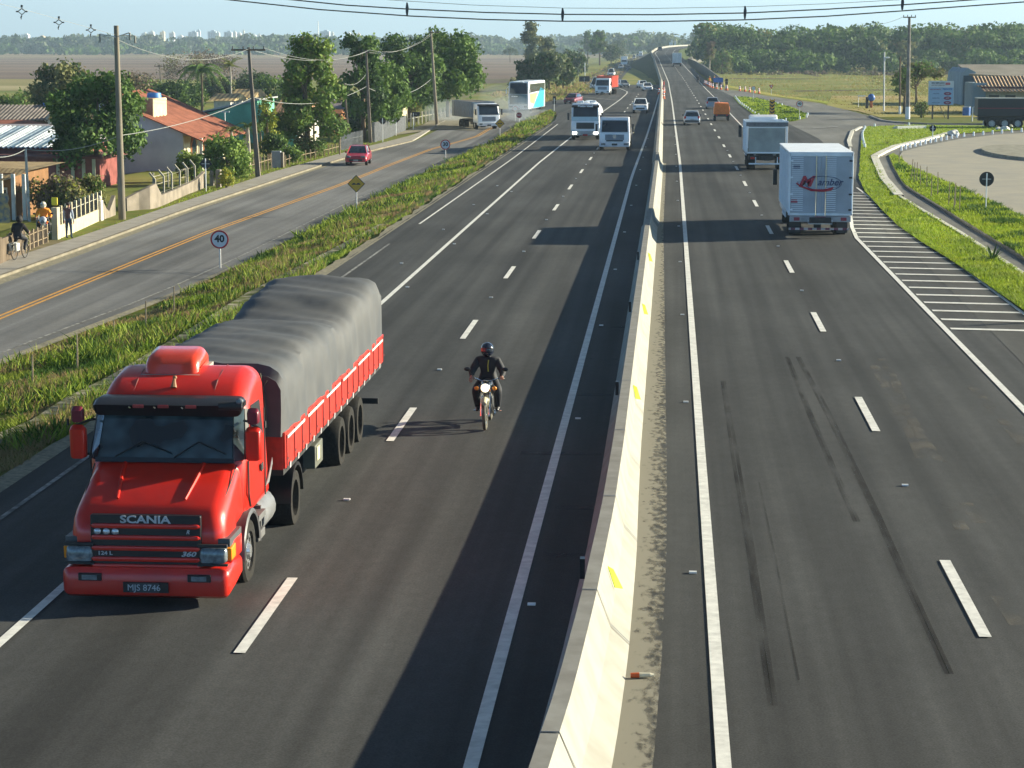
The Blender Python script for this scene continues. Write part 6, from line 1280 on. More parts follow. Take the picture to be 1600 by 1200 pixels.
for i, (sx_, sy_) in enumerate(((636, 13.5), (879, 22), (1164, 19), (1410, 5))):
    x, z = AY(sx_, sy_, 98.); T = thing('cable_spacer', ('dark spacer clamped on the crossing cables, leftmost of the four', 'dark spacer clamped on the crossing cables, second from the left', 'dark spacer clamped on the crossing cables, third from the left', 'dark spacer clamped on the crossing cables, above the tall pole by the billboard')[i], 'cable spacer', (x, 98, z), group='spacers on the crossing cables')
    mb = MB(); v = [(-.03, 0, .27), (.03, 0, .27), (.075, 0, .05), (.06, 0, -.12), (.035, 0, -.30), (-.035, 0, -.30), (-.06, 0, -.12), (-.06, 0, .05)]
    mb.add([(a, -.03, c) for a, b, c in v] + [(a, .03, c) for a, b, c in v], [tuple(range(8)), tuple(range(15, 7, -1))] + [(j, 8 + j, 8 + (j + 1) % 8, (j + 1) % 8) for j in range(8)]); mb.build('spacer_body', BLACK, T)
for i, (sx_, sy_, y) in enumerate(((34, 18, 96), (92, 35, 104), (142, 47, 110))):
    x, z = AY(sx_, sy_, y); T = thing('cable_spacer', ('diamond shaped cable spacer nearest the top left corner of the sky', 'diamond shaped cable spacer, middle one of three left of the tallest pole', 'diamond shaped cable spacer next to the tallest pole')[i], 'cable spacer', (x, y, z), group='diamond spacers on the left cables')
    s_ = .17; mb = MB(); mb.tube([(0, 0, s_ * .8), (s_, 0, 0), (0, 0, -s_ * .8), (-s_, 0, 0), (0, 0, s_ * .8)], .026, 5); mb.tube([(0, 0, s_), (.01, 0, s_ * 1.7)], .05, 6); mb.tube([(0, 0, -s_), (-.05, 0, -s_ * 1.6), (-.03, 0, -s_ * 2)], .03, 6); mb.tube([(s_, 0, 0), (s_ * 1.5, 0, 0)], .035, 6); mb.tube([(-s_, 0, 0), (-s_ * 1.5, 0, 0)], .035, 6); mb.build('spacer_body', BLACK, T)
ta, tb, tc_, td = TOPS['a'], TOPS['b'], TOPS['c'], TOPS['d']; V = Vector
cable('faint cable from the tallest pole toward the top left corner', [V((AY(-60, -8, 88)[0], 88, AY(-60, -8, 88)[1])), V((AY(34, 14, 96)[0], 96, AY(34, 14, 96)[1])), V((AY(142, 44, 110)[0], 110, AY(142, 44, 110)[1])), ta - V((0, 0, .5))], .008, WIREG, n=4)
cable('sagging pale cables from the tallest pole to the square dark pole', [ta - V((0, 0, .7)), tb - V((0, 0, .1))], .014, WIREG, .9)
cable('pale cable from the square dark pole across the green trees', [tb - V((0, 0, .1)), tc_ - V((0, 0, .2)), td - V((0, 0, .3))], .016, WIREG, .8)
cable('second pale cable from the square dark pole toward the leaning pole', [tb + V((1.0, 0, 0)), tc_ + V((.3, 0, 0)), td + V((.5, 0, -.1))], .014, WIREG, .9)
def dn(t, d): return V((t.x, t.y, t.z - d))
cable('telephone cable sagging low from the thin porch pole past the tallest pole', [V((AY(-40, 236, 100)[0], 100, AY(-40, 236, 100)[1])), TOPS['e'], V((AY(186, 212, 113)[0], 113, AY(186, 212, 113)[1])), V((AY(396, 152, 150)[0], 150, AY(396, 152, 150)[1]))], .02, WIREG, .35)
cable('telephone cable low between the square dark pole and the board fence pole', [V((AY(396, 152, 150)[0], 150, AY(396, 152, 150)[1])), V((AY(576, 133, 205)[0], 205, AY(576, 133, 205)[1]))], .022, WIREG, 1.0)
cable('telephone cable sagging between the board fence pole and the leaning pole', [dn(tc_, 3.4), dn(td, 5.2)], .026, WIREG, 1.2)
cable('cables sagging from the thin dark pole up to the board fence pole', [TOPS['f'], dn(tc_, 2.2)], .022, WIREG, .5)
cable('thin cable from the tall pole by the billboard toward the tree belt', [TOPS['j'] - V((.6, 0, 0)), V((AY(1345, 36, 420)[0], 420, AY(1345, 36, 420)[1]))], .02, WIREG, .6)
# ---- studs, bollards, stakes, cones: one of each, then copies
def stud0():
    T = thing('road_stud', 'small white reflective stud on the asphalt', 'road stud', (0, 0, 0), group='reflective studs along the lane lines'); mb = MB(); mb.prism([(-.05, 0), (-.03, .025), (.03, .025), (.05, 0)], .058); o = mb.build('stud_body', mat('stud white', (.75, .75, .72), .4, .1), T); mb = MB(); mb.box((0, .055, .011), (.10, .01, .018)); mb.build('lens', BLACK, T); return T
st = stud0(); spots = []
for k in range(0, 9): spots += [(-5.68, 27.8 + 15.75 * k + 9.9), (4.38, 29.3 + 16.1 * k + 10.4)]
for k in range(0, 11): spots += [(.42, 32.7 + 16.2 * k), (-1.93, 30.6 + 15.9 * k)]
for k in range(6): spots += [(-8.72, 40 + 16 * k), (-9.9, 50 + 15 * k)]
for i, (x, y) in enumerate(spots): o = st if i == 0 else copy_tree(st); o.location = (x, y, .085)
def along(pix, n):
    W = [at(*p) for p in pix]; L = [0]
    for a, b in zip(W[:-1], W[1:]): L.append(L[-1] + (b - a).length)
    o = []
    for i in range(n):
        t = L[-1] * i / (n - 1); j = max(k for k in range(len(L)) if L[k] <= t + 1e-6); j = min(j, len(W) - 2); o.append(W[j].lerp(W[j + 1], (t - L[j]) / (L[j + 1] - L[j])))
    return o
def many(mk, pts, rz=0., jit=0.):
    T = mk()
    for i, p in enumerate(pts):
        o = T if i == 0 else copy_tree(T); o.location = p; o.rotation_euler = (random.uniform(-jit, jit), random.uniform(-jit, jit), random.uniform(0, 6.28) if rz is None else rz)
def boll(label, grp, h=.42, r=.11):
    def f():
        T = thing('bollard', label, 'bollard', (0, 0, 0), group=grp); mb = MB(); mb.cyl((0, 0, 0), (0, 0, h * .8), r, r * .85, 8); mb.ball((0, 0, h * .8), (r * .85, r * .85, h * .2), 8, 5); mb.build('post', WPAINT, T, smooth=True); return T
    return f
many(boll('low white post in the row edging the turning area', 'white posts edging the turning area', .38, .10), [p + V((0, 0, .1)) for p in along([(1408, 237), (1425, 232), (1460, 224), (1500, 216), (1560, 210.5), (1640, 204)], 22)])
many(boll('low white post in the row edging the near end of the main lawn', 'white posts edging the main lawn', .34, .11), [p + V((0, 0, .1)) for p in along([(1351, 233), (1348, 222), (1347, 212), (1352, 202), (1375, 199), (1420, 198)], 10)])
many(boll('low white post in the ring round the small grass island', 'white posts round the small grass island', .36, .11), [p + V((0, 0, .1)) for p in along([(1149, 154), (1156, 163), (1180, 180.5), (1197, 189), (1216, 192), (1240, 190.5), (1260, 185.5), (1262, 182)], 20) + along([(1208, 163), (1222, 166.5)], 3)])
def stake(label, grp, h, m=WOODL):
    def f():
        T = thing('stake', label, 'stake', (0, 0, 0), group=grp); mb = MB(); mb.cyl((0, 0, -.1), (.02, 0, h), .028, .022, 5); mb.build('shaft', m, T); return T
    return f
for (bx, by, ty, lb) in ((51, 602, 553, 'thin wooden stake in the verge, nearest the lower left corner'), (121, 577, 522, 'thin wooden stake in the verge, second from the lower left'), (178, 528, 500, 'short greenish stake in the middle of the verge grass'), (228, 517, 470, 'thin wooden stake beside the brush pile in the verge'), (272, 488, 447, 'tall thin stake in the verge left of the 40 sign')):
    p = at(bx, by); T = stake(lb, 'stakes in the left verge', (by - ty) / pxm(p))(); T.location = p
many(stake('thin stake with wire on the grass between the drain and the turning area', 'stakes along the drain', 1.35), [at(a, b) for a, b in ((1424, 284), (1428, 290), (1448, 298), (1455, 312), (1465, 308), (1482, 325), (1490, 332), (1492, 328), (1499, 335), (1438, 296), (1404, 262), (1432, 290))], jit=.04)
def cone(label, grp, h=.95):
    def f():
        T = thing('traffic_cone', label, 'traffic cone', (0, 0, 0), group=grp); mb = MB(); mb.box((0, 0, .03), (.5, .5, .06)); mb.cyl((0, 0, .05), (0, 0, h), .20, .09, 10); b = mb.build('cone_body', mat('cone orange', (.80, .16, .05), .6, .1), T)
        for z in (.42, .72): mb = MB(); r = .20 - .11 * z / h + .012; mb.cyl((0, 0, z * h), (0, 0, z * h + .16), r, r - .02, 10); mb.build('white_band', WPAINT, b)
        return T
    return f
many(cone('orange and white cone in the line closing off the ramp end', 'cones closing off the ramp end'), [p + V((0, 0, .07)) for p in along([(1101, 133), (1112, 138), (1122, 140), (1134, 142)], 9) + along([(1136, 142), (1158, 143), (1186, 147)], 6)])
many(cone('orange and cream drum standing against the far median barrier', 'drums against the far median barrier', 1.0), [V((-.45 + lerp(SH, y) + dx, y, .08)) for y, dx in ((330, 0), (350, -.05), (372, .1), (396, -.05), (360, -.78))])
# blue phone hood, drum, boards on the right
p = at(1361, 169); T = thing('phone_booth', 'blue egg-shaped public phone hood on an orange stem by the pasture', 'phone booth', p); mb = MB(); mb.box((0, 0, .5), (.35, .3, 1.0)); mb.build('stem', mat('orange stem', (.55, .16, .05), .6, .2), T, bevel=.03); mb = MB(); mb.ball((0, .0, 1.35), (.48, .42, .5), 12, 8); mb.build('hood', BLUE, T, smooth=True)
p = at(1354.5, 170); mb = MB(); mb.box((0, 0, .75), (.35, .3, 1.5)); o = tag(mb.build('bin', CHASS, bevel=.03), 'dark upright bin left of the blue phone hood', 'bin'); o.location = p
p = at(1341, 168); T = thing('notice_board', 'small pale flat board on a thin post left of the phone hood', 'board', p); mb = MB(); mb.cyl((0, 0, 0), (0, 0, 1.5), .04, .04, 6); mb.build('post', GALV, T); mb = MB(); mb.box((.4, 0, 1.5), (1.0, .06, .14)); mb.build('panel', WPAINT, T)
p = at(1510, 181); T = thing('drum', 'blue drum standing left of the parked black trailer', 'drum', p); mb = MB(); mb.cyl((0, 0, 0), (0, 0, 1.0), .45, .45, 14); b = mb.build('drum_body', BLUE, T, smooth=True); mb = MB(); mb.cyl((0, 0, .99), (0, 0, 1.05), .47, .47, 14); mb.build('rim', STEEL, T)
p = at(1519, 190); T = thing('guard_rail_end', 'pale bent post beside the blue drum', 'post', p); mb = MB(); mb.tube([(0, 0, 0), (0, 0, 1.5), (.3, 0, 1.6)], .07, 6); mb.build('post', GALV, T)
p = at(1543, 196); T = thing('striped_post_cluster', 'short white posts at the end of the far kerb', 'post', p)
for i in range(4): mb = MB(); mb.cyl((-.4 + i * .35, .2 * i, 0), (-.4 + i * .35, .2 * i, .7), .09, .07, 8); mb.build('post', WPAINT, T)
ROCK = mat('whitewashed stone', (.62, .62, .58), .8, .15, 3)
for i, (a, b, s, lb) in enumerate(((1490, 213, .55, 'large whitewashed stone at the end of the limewashed kerb'), (1570, 205, .45, 'whitewashed stone on the lawn near the parked black trailer'), (1577, 200, .35, 'smaller whitewashed stone behind the one near the black trailer'), (1400, 203, .3, 'whitewashed stone at the left end of the low white wall'), (1560, 204.5, .35, 'flat whitewashed stone left of the one near the black trailer'))):
    p = at(a, b); bm = bmesh.new(); bmesh.ops.create_icosphere(bm, subdivisions=2, radius=s)
    for v in bm.verts: v.co *= 1 + .18 * math.sin(v.co.x * 9 + i) * math.cos(v.co.y * 7 + i * 2); v.co.z *= .7
    me = bpy.data.meshes.new('stone'); bm.to_mesh(me); bm.free(); me.materials.append(ROCK); o = bpy.data.objects.new('stone', me); COL.objects.link(o); o.location = p + V((0, 0, s * .4)); tag(o, lb, 'stone')
a, b = at(1401, 203.5), at(1446, 202.5); mb = MB(); mb.box(((b - a).length / 2, 0, .14), ((b - a).length, .3, .28)); o = tag(mb.build('low_wall', ROCK), 'low whitewashed wall lying across the lawn', 'wall'); o.location = a + V((0, 0, .12)); o.rotation_euler = (0, 0, math.atan2(b.y - a.y, b.x - a.x))
# litter on the shoulder
p = at(1001, 1069); T = thing('plastic_bottle', 'crushed bottle with an orange label lying in the sand by the barrier', 'bottle', p + V((0, 0, .12)), R(8)); mb = MB(); mb.cyl((-.02, 0, 0), (.12, 0, 0), .035, .03, 10); mb.cyl((.12, 0, 0), (.17, 0, 0), .03, .012, 10); mb.build('bottle_body', mat('clear bottle', (.55, .52, .40), .3, .2), T, smooth=True); mb = MB(); mb.cyl((-.13, 0, 0), (-.02, 0, 0), .032, .036, 10); mb.build('label', mat('orange red label', (.55, .10, .02), .5, .2), T, smooth=True)
p = at(967, 1051); mb = MB(); mb.ball((0, 0, 0), (.06, .04, .02), 8, 5); o = tag(mb.build('leaf_litter', mat('dry yellow leaf', (.42, .40, .06), .8, .2), smooth=True), 'yellow leaf on the sand against the barrier foot', 'leaf'); o.location = p + V((0, 0, .10))
# ================================================================== HOUSES, FENCES, YARDS (left), SHED AND TILED ROOF (right)
def stripes(name, c1, c2, wavelength, direction='X', rough=.7):
    m = bpy.data.materials.new(name); m.use_nodes = True; n = m.node_tree; P = n.nodes['Principled BSDF']; P.inputs['Roughness'].default_value = rough; P.inputs['Specular IOR Level'].default_value = .15
    tc = n.nodes.new('ShaderNodeTexCoord'); wv = n.nodes.new('ShaderNodeTexWave'); wv.bands_direction = direction; wv.inputs['Scale'].default_value = math.pi / 10 / wavelength * 1.0; wv.inputs['Distortion'].default_value = .15
    no = n.nodes.new('ShaderNodeTexNoise'); no.inputs['Scale'].default_value = 1.5; no.inputs['Detail'].default_value = 6
    n.links.new(tc.outputs['Object'], wv.inputs[0]); n.links.new(tc.outputs['Object'], no.inputs[0])
    mx = n.nodes.new('ShaderNodeMix'); mx.data_type = 'RGBA'; mx.inputs[6].default_value = (*c2, 1); mx.inputs[7].default_value = (*c1, 1); n.links.new(wv.outputs['Fac'], mx.inputs[0])
    hs = n.nodes.new('ShaderNodeHueSaturation'); mr = n.nodes.new('ShaderNodeMapRange'); mr.inputs['From Min'].default_value = .3; mr.inputs['From Max'].default_value = .7; mr.inputs['To Min'].default_value = .72; mr.inputs['To Max'].default_value = 1.2
    n.links.new(no.outputs['Fac'], mr.inputs[0]); n.links.new(mr.outputs[0], hs.inputs['Value']); n.links.new(mx.outputs[2], hs.inputs['Color']); n.links.new(hs.outputs[0], P.inputs['Base Color']); return m
def X(px, y, py=200): return AY(px, py, y)[0]
def Z(py, y, px=200): return AY(px, py, y)[1]
def corrug(mb, x0, x1, y0, y1, z0, z1, pitch=.33, amp=.045, along='y', t=.05):
    """corrugated sheet roof: z runs from z0 (at y0) to z1 (at y1), ribs along the slope"""
    n = max(4, int((x1 - x0) / pitch) * 4); v = []
    for i in range(n + 1):
        x = x0 + (x1 - x0) * i / n; h = amp * math.sin(i * math.pi / 2)
        v += [(x, y0, z0 + h), (x, y1, z1 + h), (x, y1, z1 + h - t), (x, y0, z0 + h - t)]
    f = []
    for i in range(n): a = i * 4; b = a + 4; f += [(a, a + 1, b + 1, b), (a + 3, b + 3, b + 2, a + 2), (a, b, b + 3, a + 3), (a + 1, a + 2, b + 2, b + 1)]
    mb.add(v, f)
def walls(T, x0, x1, y0, y1, z0, zt, m, name='wall'):
    """zt: dict of four corner heights (x0y0, x1y0, x1y1, x0y1)"""
    mb = MB(); a, b, c, d = zt; v = [(x0, y0, z0), (x1, y0, z0), (x1, y1, z0), (x0, y1, z0), (x0, y0, a), (x1, y0, b), (x1, y1, c), (x0, y1, d)]
    mb.add(v, [(0, 1, 5, 4), (1, 2, 6, 5), (2, 3, 7, 6), (3, 0, 4, 7), (4, 5, 6, 7)]); return mb.build(name, m, T)
def window(T, x, y, z, w_, h, axis='x', arched=False, frame=WOODD, pane=GLASS):
    """window set in a wall facing -y (axis x) or +x (axis y)"""
    mb = MB(); q = [(-w_ / 2, -h / 2), (w_ / 2, -h / 2), (w_ / 2, h / 2)] + ([(w_ * .25, h * .72), (0, h * .85), (-w_ * .25, h * .72)] if arched else []) + [(-w_ / 2, h / 2)]
    P3 = (lambda a, b, t: (x + a, y - t, z + b)) if axis == 'x' else (lambda a, b, t: (x + t, y + a, z + b))
    def pl(s, t0, t1): n = len(q); v = [P3(a * s, b * s, t0) for a, b in q] + [P3(a * s, b * s, t1) for a, b in q]; return v, [tuple(range(n)), tuple(range(2 * n - 1, n - 1, -1))] + [(i, (i + 1) % n, n + (i + 1) % n, n + i) for i in range(n)]
    mb.add(*pl(1.0, -.02, .06)); f = mb.build('window', frame, T); m2 = MB(); m2.add(*pl(.78, .055, .085)); m2.build('pane', pane, f); return f
ZG = -1.6
WALLG = mat('grey plaster', (.50, .55, .60), .9, col2=(.38, .42, .47), scale=.8, detail=8); CREAM = mat('cream plaster', (.50, .45, .31), .9, .12, 2); WHITEW = mat('white plaster', (.56, .54, .48), .9, .15, 2)
ORANGEW = mat('orange plaster', (.22, .12, .06), .9, .15, 2); PINKW = mat('salmon red plaster', (.24, .085, .075), .9, .25, 2); GREENW = mat('green plaster', (.15, .42, .30), .9, .18, .8); MAUVE = mat('mauve grey plaster', (.28, .26, .28), .9, .1, 2)
# --- house with the orange tile roof and grey side wall
y0, y1 = 157., 174.; zr = ZG
T = thing('house', 'house with an orange tiled lean-to roof, grey side wall and arched windows', 'house', (0, 0, 0))
xa, xb = X(203, y0, 230), X(286, y0, 230); za, zb = Z(172, y0, 203), Z(208, y0, 286)
slope = (zb - za) / (xb - xa); xl = xa - 2.2
walls(T, xl, xb, y0, y1, zr, (za - slope * 2.2, zb, zb, za - slope * 2.2), WALLG)
m_or = stripes('orange roof tile', (.34, .135, .085), (.23, .085, .055), .24, 'Y')
mb = MB(); v = []; 
n = 64
for i in range(n + 1):
    y = y0 - .5 + (y1 - y0 + .8) * i / n; h = .05 * math.sin(i * math.pi / 2)
    v += [(xl - .3, y, za - slope * 2.5 + .12 + h), (xb + 1.6, y, zb + slope * 1.6 + .12 + h), (xb + 1.6, y, zb + slope * 1.6 + .04 + h), (xl - .3, y, za - slope * 2.5 + .02 + h)]
mb.add(v, [(i * 4 + a, i * 4 + (a + 1) % 4, i * 4 + 4 + (a + 1) % 4, i * 4 + 4 + a) for i in range(n) for a in range(4)] + [(3, 2, 1, 0), (n * 4, n * 4 + 1, n * 4 + 2, n * 4 + 3)]); rf = mb.build('roof', m_or, T)
cx0, cx1 = X(206, y0 + 1, 170), X(238, y0 + 1, 170); ct = Z(154, y0 + 1, 220); mb = MB(); mb.box(((cx0 + cx1) / 2, y0 + 3.2, (ct + zb) / 2), (cx1 - cx0, 4.4, ct - zb)); ch = mb.build('water_tank_housing', mat('brown plaster', (.30, .20, .13), .9, .25, 2), rf)
mb = MB(); mb.box((cx1 + .03, y0 + 3.2, (ct + zb) / 2), (.06, 4.3, ct - zb - .05)); mb.build('painted_sunlit_side', CREAM, ch); mb = MB(); mb.cyl(((cx0 + cx1) / 2 + .2, y0 + 4, ct), ((cx0 + cx1) / 2 + .2, y0 + 4, ct + .35), .55, .5, 14); mb.build('tank', mat('tank blue', (.05, .22, .55), .5, .15), ch, smooth=True)  # cream sheet: sunlight put into the colour of the housing's right side
mb = MB(); mb.box((xb + .025, (y0 + y1) / 2, (zr + zb) / 2 - .1), (.05, y1 - y0 - .02, zb - zr - .25)); mb.build('front_wall', CREAM, T)
for k, yy in enumerate((y0 + 3.2, y0 + 7.4)): window(T, xb + .06, yy, zr + 1.6, 1.9, 1.9, 'y', True, mat('brown shutter', (.33, .13, .045), .8, .2))
for k, yy in enumerate((y0 + .1, y0 + 5.4, y0 + 10.2, y1 - .3)): mb = MB(); mb.box((xb + 1.3, yy, (zr + zb) / 2 - .2), (.22, .22, zb - zr - .3)); mb.build('porch_post', WHITEW, T)
mb = MB(); mb.box((xb + .07, y0 + 12.5, zr + 1.2), (.06, 2.6, 2.3)); mb.build('door', mat('green door', (.10, .25, .19), .8, .2), T)
mb = MB(); mb.box((xb + .9, y0 + 1.0, zr + .9), (.7, .7, 1.9)); mb.build('gate_pillar', WHITEW, T, bevel=.1)
# --- blue-white corrugated roof house
y0 = 141.; y1 = 150.; ze = Z(230, y0, 40); zt = Z(197, y1, 60); x1 = X(92, y0, 228)
T = thing('house', 'low salmon house under a big blue-white corrugated roof', 'house'); walls(T, -62, x1 - .4, y0 + .6, y1 + 6, ZG, (ze - .1, ze - .1, ze, ze), PINKW)
mb = MB(); corrug(mb, -62, x1, y0, y1, ze, zt, .30, .05); mb.build('roof', stripes('blue white roof sheet', (.80, .86, .90), (.04, .10, .16), .36, 'X', .5), T)
mb = MB(); mb.box(((-62 + x1) / 2, y1 + 2, (ze + zt) / 2), (x1 + 62, 4, zt - ze)); mb.build('rear_gable', MAUVE, T)
y2 = 138.; x2, x3 = X(88, y2, 260), X(156, y2, 260); zz = Z(248, y2, 120); T = thing('house', 'salmon red outbuilding with white pilasters under the dark tree', 'house'); walls(T, x2 - 5, x3, y2, y2 + 6, ZG, (zz, zz, zz, zz), PINKW)
mb = MB(); mb.box(((x2 - 5 + x3) / 2, y2 + 3, zz + .08), (x3 - x2 + 5.6, 6.6, .16)); mb.build('roof', mat('dark red roof', (.16, .05, .04), .8, .2), T)
for px in (91, 114, 131, 147): mb = MB(); mb.box((X(px, y2, 260), y2 - .06, (ZG + zz) / 2), (.2, .14, zz - ZG)); mb.build('pilaster', CREAM, T)
# --- back house with brown roof, yellow gable
y0 = 190.; T = thing('house', 'house with a brown corrugated roof and yellow gable behind the blue-white roof', 'house')
xg0, xg1, xgm = X(76, y0, 188), X(107, y0, 182), X(91, y0, 166); zE = Z(187, y0, 76); zP = Z(166, y0, 91)
walls(T, -72, xg0 - .3, y0 + 1, y0 + 7, ZG, (zE - .1,) * 4, mat('dark brown wall', (.12, .09, .08), .9, .2))  # plain dark brown wall
mb = MB(); corrug(mb, -74, xg0 + .1, y0 - .6, y0 + 4.5, zE, zP, .36, .05); mb.build('roof', stripes('brown roof sheet', (.26, .23, .20), (.075, .07, .07), .36, 'X'), T)
mb = MB(); mb.add([(xg0, y0 - .3, zE), (xg1, y0 - .3, zE + .1), (xgm, y0 - .3, zP), (xg0, y0 + .3, zE), (xg1, y0 + .3, zE + .1), (xgm, y0 + .3, zP)], [(0, 1, 2), (5, 4, 3), (0, 3, 4, 1), (1, 4, 5, 2), (2, 5, 3, 0)]); mb.build('gable', mat('yellow gable', (.70, .45, .16), .9, .08), T)
mb = MB(); mb.tube([(xg0 - .2, y0 - .4, zE - .1), (xgm, y0 - .4, zP + .12), (xg1 + .2, y0 - .4, zE)], .10, 4); mb.box(((xg0 + xg1) / 2, y0 - .35, zE - .08), (xg1 - xg0, .2, .22)); mb.build('gable_trim', WHITEW, T)
for px in (79, 104): mb = MB(); mb.box((X(px, y0, 190), y0 - .3, (ZG + zE) / 2), (.24, .24, zE - ZG - .1)); mb.build('porch_post', WHITEW, T)
T = thing('water_tank', 'round blue water tank on the back house roof', 'water tank', (X(76, y0 + 4, 164), y0 + 4.6, Z(167.5, y0 + 4, 76))); mb = MB(); mb.cyl((0, 0, -.8), (0, 0, .35), .5, .66, 16); mb.cyl((0, 0, .35), (0, 0, .48), .74, .3, 16); mb.build('tank_body', mat('tank blue bright', (.03, .17, .60), .5, .1), T, smooth=True)
y0 = 155.; mb = MB(); T = thing('house', 'sliver of orange tiled hip roof behind the blue-white roof', 'house'); walls(T, -60, X(20, y0 + 3, 200), y0 + 1.5, y0 + 6, ZG, (Z(197, y0, 10),) * 4, PINKW); mb = MB(); mb.add([(-62, y0, Z(199, y0, 10)), (X(30, y0, 199), y0, Z(199, y0, 10)), (X(22, y0, 190), y0 + 3.5, Z(190, y0, 10)), (-62, y0 + 3.5, Z(187, y0, 10)), (-62, y0 + 7, Z(199, y0, 10)), (X(30, y0, 199), y0 + 7, Z(199, y0, 10))], [(0, 1, 2, 3), (3, 2, 5, 4), (1, 5, 2), (0, 3, 4), (0, 4, 5, 1)]); mb.build('roof', m_or, T)
# --- porch with tan tiles at the left edge
y0 = 112.; T = thing('house', 'orange walled porch house with a tan tiled hip roof at the left edge', 'house'); xe = X(38, y0, 265); ze = Z(272, y0, 30); zr_ = Z(250, y0 + 4, 5)
walls(T, -46, xe - .75, y0 + .8, y0 + 7, ZG, (ze,) * 4, ORANGEW)
mb = MB(); mb.add([(-47, y0 - .3, ze), (X(12, y0, 281), y0 - .3, Z(281, y0, 12)), (xe, y0 + 1.6, ze + .15), (xe, y0 + 8, ze + .2), (-47, y0 + 8, ze), (-43.5, y0 + 4, zr_), (-47, y0 + 4, zr_)], [(0, 1, 5, 6), (1, 2, 5), (2, 3, 5), (3, 4, 6, 5), (0, 6, 4), (0, 4, 3, 2, 1)]); mb.build('roof', stripes('tan roof tile', (.42, .32, .17), (.24, .17, .09), .26, 'X'), T)
for px, py in ((1, 300), (20, 300), (37, 300)): x = X(px, y0, py); mb = MB(); mb.box((x, y0 + .1, (ZG + ze) / 2), (.18, .18, ze - ZG)); mb.build('porch_post', WHITEW, T)
window(T, X(4, y0 + .8, 290), y0 + .8, (ZG + ze) / 2 + .2, .5, 1.1, 'x', False, WHITEW)
# --- green warehouse, green cottage, others
y0 = 208.; T = thing('warehouse', 'green warehouse with a single long sloping grey roof edge', 'building'); xa, xb = X(290, y0, 184), X(402, y0, 156); za, zb = Z(184, y0, 290), Z(157, y0, 402)
walls(T, xa, xb, y0, y0 + 9, ZG, (za, zb, zb, za), GREENW); mb = MB(); mb.add([(xa - .5, y0 - .4, za + .05), (xb + .3, y0 - .4, zb + .05), (xb + .3, y0 + 9.4, zb + .05), (xa - .5, y0 + 9.4, za + .05), (xa - .5, y0 - .4, za + .2), (xb + .3, y0 - .4, zb + .2), (xb + .3, y0 + 9.4, zb + .2), (xa - .5, y0 + 9.4, za + .2)], [(0, 1, 5, 4), (1, 2, 6, 5), (2, 3, 7, 6), (3, 0, 4, 7), (4, 5, 6, 7), (3, 2, 1, 0)]); mb.build('roof', mat('grey roof sheet', (.33, .34, .36), .7, .2), T); window(T, X(335, y0, 206), y0, Z(207, y0, 335), .6, .35, 'x', False, BLACK)
y0 = 192.; T = thing('house', 'small green cottage with a bright white end wall behind the tall roadside tree', 'house'); xa, xb = X(433, y0, 200), X(463, y0, 200); zt = Z(180, y0, 450); walls(T, xa - .2, xb, y0, y0 + 12, ZG, (zt, zt, zt, zt), mat('mint plaster', (.14, .42, .29), .9, .12, 1)); mb = MB(); mb.box((xb + .04, y0 + 6, (ZG + zt) / 2), (.08, 11.9, zt - ZG - .05)); mb.build('end_wall', WHITEW, T)
mb = MB(); mb.add([(xa - .6, y0 - .5, zt - .05), (xb + .5, y0 - .5, zt - .05), (xb + .5, y0 + 12.5, zt - .05), (xa - .6, y0 + 12.5, zt - .05), (xa - .6, y0 + 6, zt + 1.3), (xb + .5, y0 + 6, zt + 1.3)], [(0, 1, 5, 4), (3, 4, 5, 2), (1, 2, 5), (0, 4, 3), (0, 3, 2, 1)]); mb.build('roof', stripes('brown tile roof', (.36, .22, .12), (.18, .11, .07), .3, 'X'), T)
def gable_house(label, px0, px1, py_e, py_r, y0, dep, wm, rm, end=None):
    T = thing('house', label, 'house'); xa, xb = X(px0, y0, py_e), X(px1, y0, py_e); ze, zr_ = Z(py_e, y0, px0), Z(py_r, y0 + dep / 2, px0)
    walls(T, xa, xb, y0, y0 + dep, ZG, (ze,) * 4, wm); mb = MB(); mb.add([(xa - .5, y0 - .6, ze - .1), (xb + .5, y0 - .6, ze - .1), (xb + .5, y0 + dep + .6, ze - .1), (xa - .5, y0 + dep + .6, ze - .1), (xa - .5, y0 + dep / 2, zr_), (xb + .5, y0 + dep / 2, zr_)], [(0, 1, 5, 4), (3, 4, 5, 2), (1, 2, 5), (0, 4, 3), (0, 3, 2, 1)]); mb.build('roof', rm, T)
    if end: mb = MB(); mb.box((xb + .04, y0 + dep / 2, (ZG + ze) / 2), (.08, dep - .1, ze - ZG)); mb.build('end_wall', end, T)
    window(T, (xa + xb) / 2, y0, (ZG + ze) / 2 + .3, 1.0, .9); return T
TANR = stripes('pale tan tile', (.58, .44, .22), (.22, .16, .09), .5, 'X')  # pale tan bands on dark brown
gable_house('low house with a striped tan tiled roof beyond the green warehouse, left one of two', 334, 360, 156, 146, 236, 7, WHITEW, TANR); gable_house('low house with a striped tan tiled roof beyond the green warehouse, right one of two', 366, 392, 151, 139, 244, 7, WHITEW, TANR)
gable_house('mauve grey house between the tall tree and the dark trees', 500, 533, 168, 151, 236, 9, MAUVE, mat('grey purple roof', (.24, .21, .22), .9, .15), WHITEW)
gable_house('small brown roofed shed below the mauve grey house', 500, 522, 186, 171, 214, 5, mat('shed wood', (.24, .13, .06), .9, .2), mat('rusty tile', (.30, .14, .07), .9, .25))
gable_house('cream house glowing behind the roadside trees by the board fence', 566, 588, 158, 146, 226, 22, CREAM, stripes('light tile', (.5, .4, .26), (.3, .2, .12), .4, 'Y'), CREAM)
